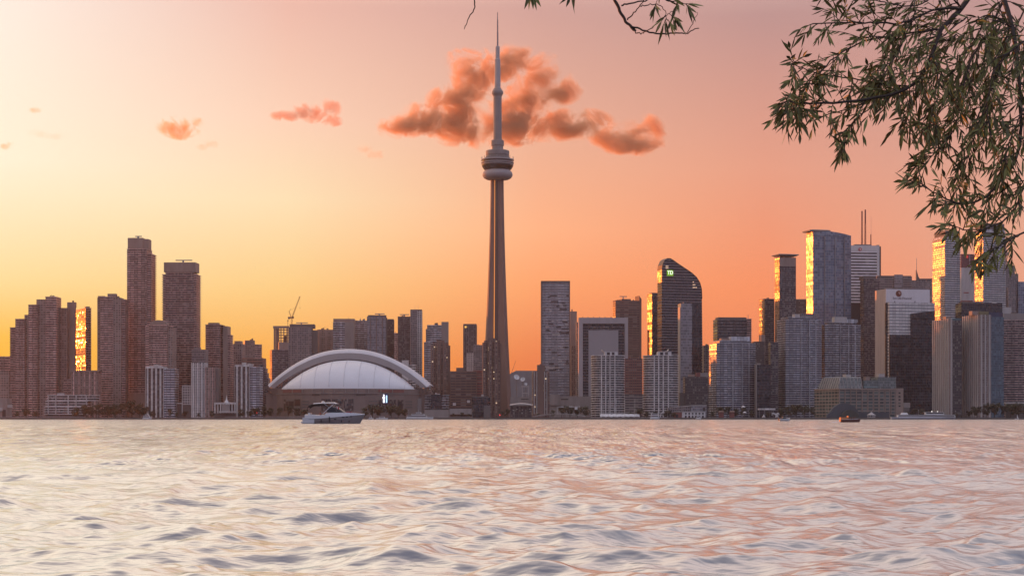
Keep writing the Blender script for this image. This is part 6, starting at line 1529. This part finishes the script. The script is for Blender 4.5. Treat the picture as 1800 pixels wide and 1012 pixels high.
# open motor boat with seated people, its orange sunlight put into the colour
YO = 540.0
ob = empty('motor_boat', (XP(1477, YO), YO, 0), R(4)); tag(ob, 'dark open motor boat full of people with a sunlit orange stern', 'boat')
Lo = 36 * YO / F
mb = MB(); loft_open(mb, hull_rings(Lo, 2.4, .85, .35)); fix(mb.build('hull', plain('hull_maroon', (.16, .06, .05), rough=.35), ob))
mb = MB(); mb.tube([(Lo * .02, -1.22, .9), (Lo * .5, -1.24, .98), (Lo * .86, -.75, 1.12)], .06, 5); mb.build('rub_rail', M['white_paint'], ob)
mb = MB(); mb.box(.0, Lo * .34, -1.05, 1.05, .5, 1.7); mb.box(-.1, .0, -1.0, 1.0, .1, 1.5); mb.build('stern_cover', plain('painted_sun_orange', (.62, .26, .12), rough=.5), ob)  # orange of the low sun put into the cover colour
mb = MB(); mb.box(Lo * .36, Lo * .4, -1.0, 1.0, .9, 2.2); mb.build('engine_frame', plain('painted_sun_orange_dark', (.5, .2, .1), rough=.5), ob)  # same sunlight orange in the base colour, darker
mb = MB(); mb.box(Lo * .42, Lo * .8, -.8, .8, .7, .95); mb.build('bench', M['black_metal'], ob)
for k, (fx, fy, cc, lb) in enumerate(((.46, -.4, (.25, .09, .06), 'person in a rust jacket seated nearest the stern of the open motor boat'), (.55, .35, (.07, .05, .08), 'person in a dark coat seated second from the stern in the open boat'), (.64, -.35, (.12, .05, .05), 'person in a maroon coat seated in the middle of the open motor boat'), (.74, .2, (.05, .05, .07), 'person in a navy coat seated nearest the bow of the open boat'))):
    person(lb, (XP(1477, YO) + Lo * fx, YO + fy, .5), R([0, 20, -15, 180][k]), plain('coat', cc), group='people in the open motor boat')
wake('pale sunlit foam trailing left of the open motor boat', (XP(1477, YO) + .2, YO, .02), 4.2, 2.2, R(4), 5)

# small white runabout
YR = 760.0
rb_ = empty('runabout', (XP(1369.5, YR), YR, 0), R(8)); tag(rb_, 'small white speedboat with a raised bow, left of the open boat', 'boat')
Lr = 20 * YR / F
mb = MB(); loft_open(mb, hull_rings(Lr, 2.3, 1.0, .5)); fix(mb.build('hull', M['white_paint'], rb_))
mb = MB(); mb.loft([R3(rect(Lr * .3, Lr * .62, -.8, .8), .95), R3(rect(Lr * .34, Lr * .55, -.65, .65), 1.9)], 0); mb.build('windscreen', M['dark_glass'], rb_)
mb = MB(); mb.box(Lr * .3, Lr * .58, -.75, .75, 1.9, 2.02); mb.build('roof', M['white_paint'], rb_); mb = MB(); mb.box(-.35, .1, -.3, .3, .3, 1.5); mb.build('outboard_motor', M['black_metal'], rb_)

def cabin_boat(name, label, px0, px1, Y, decks, hullmat, rz=0, fb=1.6, mast=None, group=None, beam=4.5):
    """moored boat: hull, stacked decks with dark window strips, mast"""
    o = empty(name, (XP(px0, Y), Y, 0), rz); tag(o, label, 'boat', group); L_ = (px1 - px0) * Y / F
    mb = MB(); loft_open(mb, hull_rings(L_, beam, fb, .2)); fix(mb.build('hull', hullmat, o))
    z = fb + .03
    for (a, c_, h_) in decks:
        w = beam * .42; mb = MB(); mb.loft([R3(rect(L_ * a, L_ * c_, -w, w), z), R3(rect(L_ * a + .1, L_ * c_ - h_ * .5, -w * .95, w * .95), z + h_)], 0); ca = mb.build('cabin', M['white_paint'], o)
        mb = MB(); mb.box(L_ * a + .5, L_ * c_ - h_ * .5 - .2, -w - .02, -w * .9, z + h_ * .35, z + h_ * .75); mb.build('window_strip', M['dark_glass'], ca)
        mb = MB(); mb.box(L_ * a - .5, L_ * c_ - h_ * .3, -w - .25, w + .25, z + h_, z + h_ + .16); mb.build('deck_roof', M['white_paint'], o)
        z += h_ + .16
    if mast: mb = MB(); mb.tube([(L_ * mast[0], 0, z - .2), (L_ * mast[0] - .8, 0, z + mast[1])], [.12, .05], 5); mb.build('mast', M['white_paint'], o)
    return o
cabin_boat('motor_yacht', 'white tiered motor yacht moored right of the stadium', 714, 762, 1840, [(.03, .78, 2.2), (.2, .68, 1.9), (.36, .56, 1.5)], M['white_paint'], fb=2.2, mast=(.46, 3.0), beam=6)
cabin_boat('cabin_boat', 'small white cabin boat moored at the left shore', 251, 267, 1850, [(.1, .85, 2.3), (.3, .7, 1.6)], M['white_paint'], fb=1.7, mast=(.5, 2.5))
cabin_boat('cabin_boat', 'small pale sloop-like boat moored between cruiser and yacht', 661, 682, 1845, [(.25, .75, 1.6)], M['white_paint'], fb=1.4)
cabin_boat('cabin_boat', 'little white boat moored beside the left end of the stadium yacht', 648, 657, 1850, [(.2, .7, 1.8)], M['white_paint'], fb=1.3, mast=(.5, 2.0))
cabin_boat('tour_boat', 'stubby white tour boat moored below the second white round condo', 1143, 1160, 1850, [(.05, .95, 2.6), (.1, .85, 2.0)], M['white_paint'], fb=2.0, beam=5)
cabin_boat('cabin_boat', 'small white boat with a peaked cover below the white pier building', 1223, 1233, 1850, [(.15, .8, 2.0)], M['white_paint'], fb=1.4)
fr_ = cabin_boat('ferry', 'long white double-decked ferry moored at the right shore', 1566, 1680, 1830, [(.10, .985, 2.6)], plain('ferry_hull', (.52, .52, .58), var=.1), fb=2.6, beam=9)
k_ = 1830 / F
mb = MB(); mb.box(60 * k_, 92 * k_, -3.4, 3.4, 5.4, 8.3); mb.build('upper_cabin', M['white_paint'], fr_); mb = MB(); mb.box(61 * k_, 91 * k_, -3.46, -3.3, 6.4, 7.6); mb.build('window_strip', M['dark_glass'], fr_); mb = MB(); mb.box(58 * k_, 95 * k_, -3.9, 3.9, 8.3, 8.6); mb.build('canopy', M['conc_light'], fr_)
mb = MB(); mb.loft([R3(rect(17 * k_, 30 * k_, -2, 2), 5.4), R3(rect(19 * k_, 28 * k_, -1.6, 1.6), 7.8)], 0); mb.build('wheelhouse', M['white_paint'], fr_); mb = MB(); mb.tube([(23 * k_, 0, 7.6), (23 * k_, 0, 11.5)], .12, 5); mb.build('mast', M['grey_metal'], fr_)
for px in (70.5, 80.5): mb = MB(); mb.lathe([(.2, 0), (.5, .3), (.5, .7), (.2, 1)], 8, (px * k_, -3.7, 8.5)); mb.build('deck_lamp', glower('lamp_white', (1, .93, .85), 2.0), fr_)

# ------------------------------------------------------------------ things along the far shore
YS = 1900.0
def prop(name, label, px, cat, Y=YS, group=None):
    o = empty(name, (XP(px, Y), Y, GZ)); tag(o, label, cat, group); o['_'] = 0; del o['_']
    kx = Y / F
    return o, (lambda p: (p - px) * kx), (lambda q: ZP(q, Y) - GZ)
# marquee with scalloped hem
o, x, z = prop('marquee', 'long white marquee with a scalloped hem below the first white round condo', 1055, 'marquee')
mb = MB(); n = 42; L_ = x(1124); rg = []
for k in range(n + 1):
    t = k / n; sc = abs(math.sin(t * PI * 7)); rg.append([(L_ * t, -4, z(731.5) - .1 - .9 * (1 - sc)), (L_ * t, -4, z(731.5) + .25), (L_ * t, 0, z(727.6) + .35 * sc), (L_ * t, 4, z(731.5) + .25), (L_ * t, 0, z(728.6))])
loft_open(mb, rg); fix(mb.build('canopy', M['white_paint'], o))
for k in range(8): mb = MB(); mb.tube([(L_ * k / 7, -3.6, 0), (L_ * k / 7, -3.6, z(731.2))], .12, 5); mb.build('post', M['grey_metal'], o)
for k, (px, lb) in enumerate(((1055, 'leftmost of the tall white poles at the marquee'), (1060, 'second tall white pole from the left at the marquee'), (1069.5, 'third tall white pole from the left at the marquee'), (1083, 'third tall white pole from the right at the marquee'), (1098.5, 'tall white pole behind the right half of the marquee'), (1116, 'rightmost tall white pole at the marquee'))):
    o, x, z = prop('mast_pole', lb, px, 'pole', 1894, 'tall white poles at the marquee'); mb = MB(); mb.tube([(0, 0, 0), (0, 0, z(702 if k < 4 else 701))], [.3, .16], 6); mb.build('pole', M['rail_white'], o); mb = MB(); mb.lathe([(.5, 0), (.5, .6), (.3, .8)], 8); mb.build('base', M['conc'], o); mb = MB(); mb.lathe([(.1, 0), (.25, .2), (.25, .4), (.05, .6)], 8, (0, 0, z(702 if k < 4 else 701) - .05)); mb.build('finial', M['rail_white'], o)
# white pier building and the grey sheds behind
o, x, z = prop('pier_building', 'small white two storey pier building with square windows', 1199, 'building', 1896)
mb = MB(); mb.box(0, x(1240), 0, 8, 0, z(723.5)); mb.build('facade', M['white'], o); mb = MB(); mb.box(-.5, x(1240.6), -.6, 8.5, z(723.5), z(722.6)); mb.build('roof', M['conc_light'], o)
for k in range(6):
    px = 1204 + k * 6
    for q in ((725.2, 728), (730, 733.5)): mb = MB(); mb.box(x(px), x(px + 3), -.08, .1, z(q[1]), z(q[0])); mb.build('window', M['dark_glass'], o)
o, x, z = prop('kiosk', 'dark red kiosk left of the white pier building', 1185, 'kiosk', 1897); mb = MB(); mb.box(0, x(1198.5), 0, 6, 0, z(724)); mb.build('body', M['red_brown'], o); mb = MB(); mb.loft([R3(rect(-.6, x(1199), -.6, 6.6), z(724)), R3(rect(2, x(1195), 2, 4), z(721.8))], 0); mb.build('roof', M['conc_dark'], o); mb = MB(); mb.box(x(1188), x(1192), -.06, .1, 0.2, z(728)); mb.build('door', M['black_metal'], o)
o, x, z = prop('shed', 'long grey shed with a sloping roof behind the red kiosk', 1174, 'building', 1915); mb = MB(); mb.loft([[(0, 0, 0), (x(1214), 0, 0), (x(1214), 12, 0), (0, 12, 0)], [(0, 0, z(717)), (x(1214), 0, z(713)), (x(1214), 12, z(713)), (0, 12, z(717))]], 0); mb.build('facade', M['grid_grey'], o); mb = MB(); mb.loft([[(-.5, -1, z(717.2)), (x(1215), -1, z(713.2)), (x(1215), 13, z(713.2)), (-.5, 13, z(717.2))], [(-.5, -1, z(716)), (x(1215), -1, z(712)), (x(1215), 13, z(712)), (-.5, 13, z(716))]], 0, caplow=True); mb.build('roof', M['conc_light'], o)
o, x, z = prop('shed', 'square grey glazed hall behind the white pier building', 1214.5, 'building', 1913); mb = MB(); mb.box(0, x(1242), 0, 12, 0, z(713.2)); mb.build('facade', M['curtain_grey'], o); mb = MB(); mb.box(-.4, x(1242.5), -.6, 12.5, z(713.2), z(711.8)); mb.build('roof', M['conc_light'], o); mb = MB(); mb.box(x(1235), x(1240), -.1, .1, z(722), z(716)); mb.build('window', M['black_metal'], o)
# flat white canopy on posts and its neighbours
o, x, z = prop('canopy', 'flat pale canopy on thin posts at the foot of the navy slab', 1333, 'canopy', 1897); mb = MB(); mb.box(0, x(1362), -3, 5, z(720.2), z(717.2)); mb.build('roof', M['rail_white'], o)
for px in (1335, 1343, 1353, 1360): mb = MB(); mb.tube([(x(px), 0, 0), (x(px), 0, z(720))], .14, 5); mb.build('post', M['grey_metal'], o)
o, x, z = prop('tent', 'small white pointed tent below the flat pale canopy', 1342.5, 'tent', 1893)
mb = MB(); mb.lathe([(1.9, 0), (1.9, z(733)), (2.1, z(732.8)), (.7, z(730)), (.1, z(727.5))], 6); mb.build('canopy', M['white'], o); mb = MB(); mb.box(-.4, .4, -1.8, -1.6, 0, 2.0); mb.build('doorway', M['conc_dark'], o)
o, x, z = prop('sculpture', 'pale branching white sculpture right of the pointed tent', 1363, 'sculpture', 1893)
mb = MB(); mb.tube([(x(1357), 0, z(730)), (x(1357.5), 0, z(726.3)), (x(1360), 0, z(726.5)), (x(1363.5), 0, z(728)), (x(1368), 0, z(726.5)), (x(1370), 0, z(729))], [.5, 1.0, .9, .9, 1.2, .5], 8); mb.tube([(x(1364), 0, z(728)), (x(1364.5), 0, z(732)), (x(1363), 0, 0)], [1.1, 1.0, .6], 8); mb.tube([(x(1366), 0, z(728)), (x(1367), 0, z(732)), (x(1368), 0, 0)], [1.1, .9, .6], 8); mb.build('body', M['white'], o)
for px, py, lb in ((1306.5, 712.5, 'upper white umbrella below the slate slab'), (1309, 722.5, 'lower white umbrella below the slate slab')):
    o, x, z = prop('umbrella', lb, px, 'umbrella', 1899, 'white umbrellas below the slate slab'); mb = MB(); mb.lathe([(2.5, z(py + 2.6) - .25), (2.6, z(py + 2.6)), (1.4, z(py + 1)), (.1, z(py))], 8); mb.build('canopy', M['white'], o); mb = MB(); mb.tube([(0, 0, 0), (0, 0, z(py + 1))], .1, 5); mb.build('pole', M['grey_metal'], o)
for px, lb in ((1264, 'rust coloured awning stall right of the pier building'), (1283, 'brick red shed among the trees below the slate slab')):
    o, x, z = prop('stall', lb, px, 'stall', 1898); mb = MB(); mb.box(0, x(px + 8), 0, 5, 0, z(724)); mb.build('body', M['red_brown'], o); mb = MB(); mb.loft([R3(rect(-.4, x(px + 8.6), -2, 5.4), z(724)), R3(rect(.4, x(px + 8), 1, 5), z(721.5))], 0); mb.build('awning', M['brick'], o)
# low arched footbridge and its mast
o, x, z = prop('footbridge', 'long low pale arched footbridge at the shore right of the needle tower', 937, 'bridge', 1892)
L_ = x(1030); pts = [(L_ * k / 24, -1.6, z(735) + (z(728.6) - z(735)) * math.sin(PI * min(1, max(0, .04 + .92 * k / 24))) ** .7) for k in range(25)]
mb = MB(); loft_open(mb, [[(p[0], -1.6, p[2]), (p[0], 1.6, p[2]), (p[0], 1.6, p[2] + .5), (p[0], -1.6, p[2] + .5)] for p in pts]); fix(mb.build('deck', M['conc'], o))
mb = MB(); mb.tube([(p[0], -1.6, p[2] + 1.3) for p in pts], .16, 5); mb.build('handrail', M['rail_white'], o); mb = MB(); mb.tube([(p[0], 1.6, p[2] + 1.3) for p in pts], .16, 5); mb.build('handrail', M['rail_white'], o)
for k in range(2, 24, 3): mb = MB(); mb.tube([(pts[k][0], -1.6, pts[k][2]), (pts[k][0], -1.6, pts[k][2] + 1.3)], .1, 4); mb.build('baluster', M['rail_white'], o); mb = MB(); mb.tube([(pts[k][0], 0, -.3), (pts[k][0], 0, pts[k][2])], .25, 5); mb.build('pile', M['conc_dark'], o)
o, x, z = prop('light_mast', 'pale mast with a side arm rising from the footbridge', 979.5, 'light mast', 1896); mb = MB(); mb.tube([(0, 0, 0), (0, 0, z(714.5))], [.3, .2], 6); mb.build('pole', M['rail_white'], o); mb = MB(); mb.box(0, x(991), -.15, .15, z(715.2), z(714.4)); mb.build('arm', M['rail_white'], o); mb = MB(); mb.box(x(986), x(991), -.4, .4, z(715.9), z(715.2)); mb.build('lamp', M['grey_metal'], o)
o, x, z = prop('canopy', 'white flat canopy with a square sign behind the footbridge', 1000, 'canopy', 1899); mb = MB(); mb.box(0, x(1019), -2, 3, z(715), z(713.8)); mb.build('roof', M['rail_white'], o); mb = MB(); mb.box(x(1010), x(1015), -2.3, -2.1, z(719.5), z(715)); mb.build('sign_panel', M['white'], o)
for px in (1001, 1009, 1018): mb = MB(); mb.tube([(x(px), 0, 0), (x(px), 0, z(715))], .14, 5); mb.build('post', M['grey_metal'], o)
o, x, z = prop('pavilion', 'dark open pavilion with a pale wavy roof at the foot of the needle tower', 896, 'pavilion', 1898)
mb = MB(); rg = []
for k in range(13): t = k / 12; zz = z(712.5) + (z(709.5) - z(712.5)) * math.sin(PI * (t * .9 + .05)); rg.append([(x(936) * t, -3, zz - .4), (x(936) * t, 7, zz + .6), (x(936) * t, 7, zz + 1.1), (x(936) * t, -3, zz + .1)])
loft_open(mb, rg); fix(mb.build('roof', M['conc_light'], o)); mb = MB(); mb.box(.5, x(935), 4, 6, 0, z(713)); mb.build('back_wall', M['grid_dark'], o)
for k in range(6): mb = MB(); mb.tube([(x(897.5) + (x(934) - x(897.5)) * k / 5, -2.4, 0), (x(897.5) + (x(934) - x(897.5)) * k / 5, -2.4, z(712.3))], .2, 5); mb.build('post', M['conc_dark'], o)
for px, py in ((901, 720), (907, 718.5), (917, 719.5), (930, 718), (931, 722), (917, 725)): mb = MB(); mb.box(x(px), x(px + 2.6), -1, -.7, z(py + 1.1), z(py)); mb.build('pale_sign', M['conc_light'], o)
o, x, z = prop('beacon', 'red harbour light at the foot of the needle tower', 878.5, 'harbour light', 1891); mb = MB(); mb.tube([(0, 0, 0), (0, 0, z(730))], .16, 6); mb.build('post', M['grey_metal'], o); mb = MB(); mb.lathe([(.2, 0), (.65, .3), (.65, 1.0), (.2, 1.3)], 10, (0, 0, z(730))); mb.build('lamp', glower('beacon_red', (1, .04, .04), 1.6), o)
o, x, z = prop('beacon', 'red harbour light at the shore left of the stadium', 451.5, 'harbour light', 1891); mb = MB(); mb.tube([(0, 0, 0), (0, 0, z(726))], .16, 6); mb.build('post', M['grey_metal'], o); mb = MB(); mb.lathe([(.15, 0), (.45, .3), (.45, .8), (.15, 1.0)], 10, (0, 0, z(726))); mb.build('lamp', glower('beacon_red_dim', (1, .04, .04), 1.0), o)
# shed with two arched roofs before the wharf building
o, x, z = prop('boat_shed', 'dark blue-grey shed with stepped arched roofs before the tan wharf building', 1453, 'shed', 1900)
def arch_roof(a, c_, top, base, part, mat, y0, d):
    mb = MB(); n = 12; pf = []
    for k in range(n + 1): t = k / n; pf.append((x(a) + (x(c_) - x(a)) * t, z(base) + (z(top) - z(base)) * math.sin(PI * t) ** .75))
    prof = [(x(a), 0)] + pf + [(x(c_), 0)]
    mb.loft([[(p, y0 + d, q) for p, q in prof], [(p, y0, q) for p, q in prof]], 0, caplow=True); return fix(mb.build(part, M[mat], o))
M['shed_blue'] = plain('shed_blue', (.075, .095, .115)); M['shed_green'] = plain('shed_green', (.06, .075, .07))
arch_roof(1461, 1509, 708, 722, 'main_roof', 'shed_blue', 2, 10); arch_roof(1477, 1508, 720, 729, 'front_roof', 'shed_green', -4, 5.8); arch_roof(1453, 1478, 722, 730, 'side_roof', 'shed_blue', -3, 4.8); mb = MB(); mb.box(x(1509.3), x(1564), 2, 8, 0, z(724)); mb.build('annex', M['shed_blue'], o)
o, x, z = prop('gazebo', 'small white hexagonal gazebo right of the blue-grey shed', 1531.5, 'gazebo', 1893)
mb = MB(); mb.lathe([(5.2, z(729.5)), (5.3, z(729)), (2.6, z(726.5)), (2.0, z(726)), (.3, z(723.5)), (.1, z(721))], 6); mb.build('roof', M['conc_light'], o)
for k in range(6): mb = MB(); a = 2 * PI * k / 6; mb.tube([(math.cos(a) * 4.4, math.sin(a) * 4.4, 0), (math.cos(a) * 4.4, math.sin(a) * 4.4, z(729.3))], .3, 5); mb.build('post', M['white'], o)
mb = MB(); mb.lathe([(4.4, 0), (4.4, .9)], 6); mb.build('parapet', M['white'], o)
o, x, z = prop('container', 'grey box cabin at the right end of the tan wharf building', 1588.5, 'cabin', 1925); mb = MB(); mb.box(0, x(1600), 0, 6, z(716), z(707.3)); mb.build('body', M['conc'], o); mb = MB(); mb.box(.6, x(1599), .5, 5, 0, z(716)); mb.build('base', M['conc_dark'], o)
o, x, z = prop('swan_arch', 'white curled arch on the shore beside the stubby tour boat', 1161, 'arch', 1892); mb = MB(); mb.tube([(0, 0, 0), (x(1161.5), 0, z(728)), (x(1163), 0, z(725)), (x(1166), 0, z(724)), (x(1169), 0, z(725.5))], [.45, .5, .6, .5, .2], 8); mb.build('curl', M['white'], o); mb = MB(); mb.lathe([(1.0, 0), (.8, .4)], 8); mb.build('base', M['conc'], o)
o, x, z = prop('shelter', 'long low shelter wall at the far right shore among the trees', 1768, 'shelter', 1925); mb = MB(); mb.box(0, x(1815), 0, 6, z(709), z(706.5)); mb.build('roof', M['conc_light'], o); mb = MB(); mb.box(.5, x(1814), 1, 5, 0, z(709)); mb.build('wall', M['conc_dark'], o)
o, x, z = prop('sail_boat', 'tiny white sailing dinghy at the far right shore', 1784, 'boat', 1850); o.location.z = 0; mb = MB(); loft_open(mb, hull_rings(5, 1.8, .8)); fix(mb.build('hull', M['white_paint'], o)); mb = MB(); mb.face([(2.4, 0, 1.2), (4.2, 0, 1.4), (2.6, 0, 6.0)]); s_o = mb.build('sail', M['white_paint'], o); sm = s_o.modifiers.new('thick', 'SOLIDIFY'); sm.thickness = .05; mb = MB(); mb.tube([(2.4, 0, .7), (2.4, 0, 6.3)], .06, 5); mb.build('mast', M['grey_metal'], o)
# quay rail posts and lamps, one object each
for k in range(26):
    px = 18 + k * 69 + rt.uniform(-18, 18)
    o, x, z = prop('lamp_post', 'slim pale lamp post on the quay, one of a row along the shore', px, 'lamp post', 1890, 'lamp posts along the far quay')
    h_ = rt.uniform(7.5, 9); mb = MB(); mb.tube([(0, 0, 0), (0, 0, h_)], [.14, .09], 5); mb.build('post', M['rail_grey'], o); mb = MB(); mb.lathe([(.12, 0), (.4, .25), (.3, .6), (.05, .75)], 7, (0, 0, h_)); mb.build('lamp', M['rail_white'], o)
for x0, x1, lb in ((395, 560, 'pale low railing on the quay left of the cabin cruiser'), (770, 830, 'pale low railing on the quay below the long brown hotel'), (0, 150, 'pale low railing on the quay at the far left shore')):
    o, x, z = prop('railing', lb, x0, 'railing', 1887.5); mb = MB(); mb.box(0, x(x1), -.1, .1, 1.0, 1.3); mb.build('handrail', M['conc_light'], o)
    mb = MB(); mb.box(0, x(x1), -.06, .06, .5, .65); mb.build('mid_rail', M['conc'], o)
    n = int((x1 - x0) / 4)
    for k in range(n + 1): mb = MB(); mb.box(x(x0 + (x1 - x0) * k / n) - .12, x(x0 + (x1 - x0) * k / n) + .12, -.12, .12, 0, 1.0); mb.build('post', M['conc'], o)
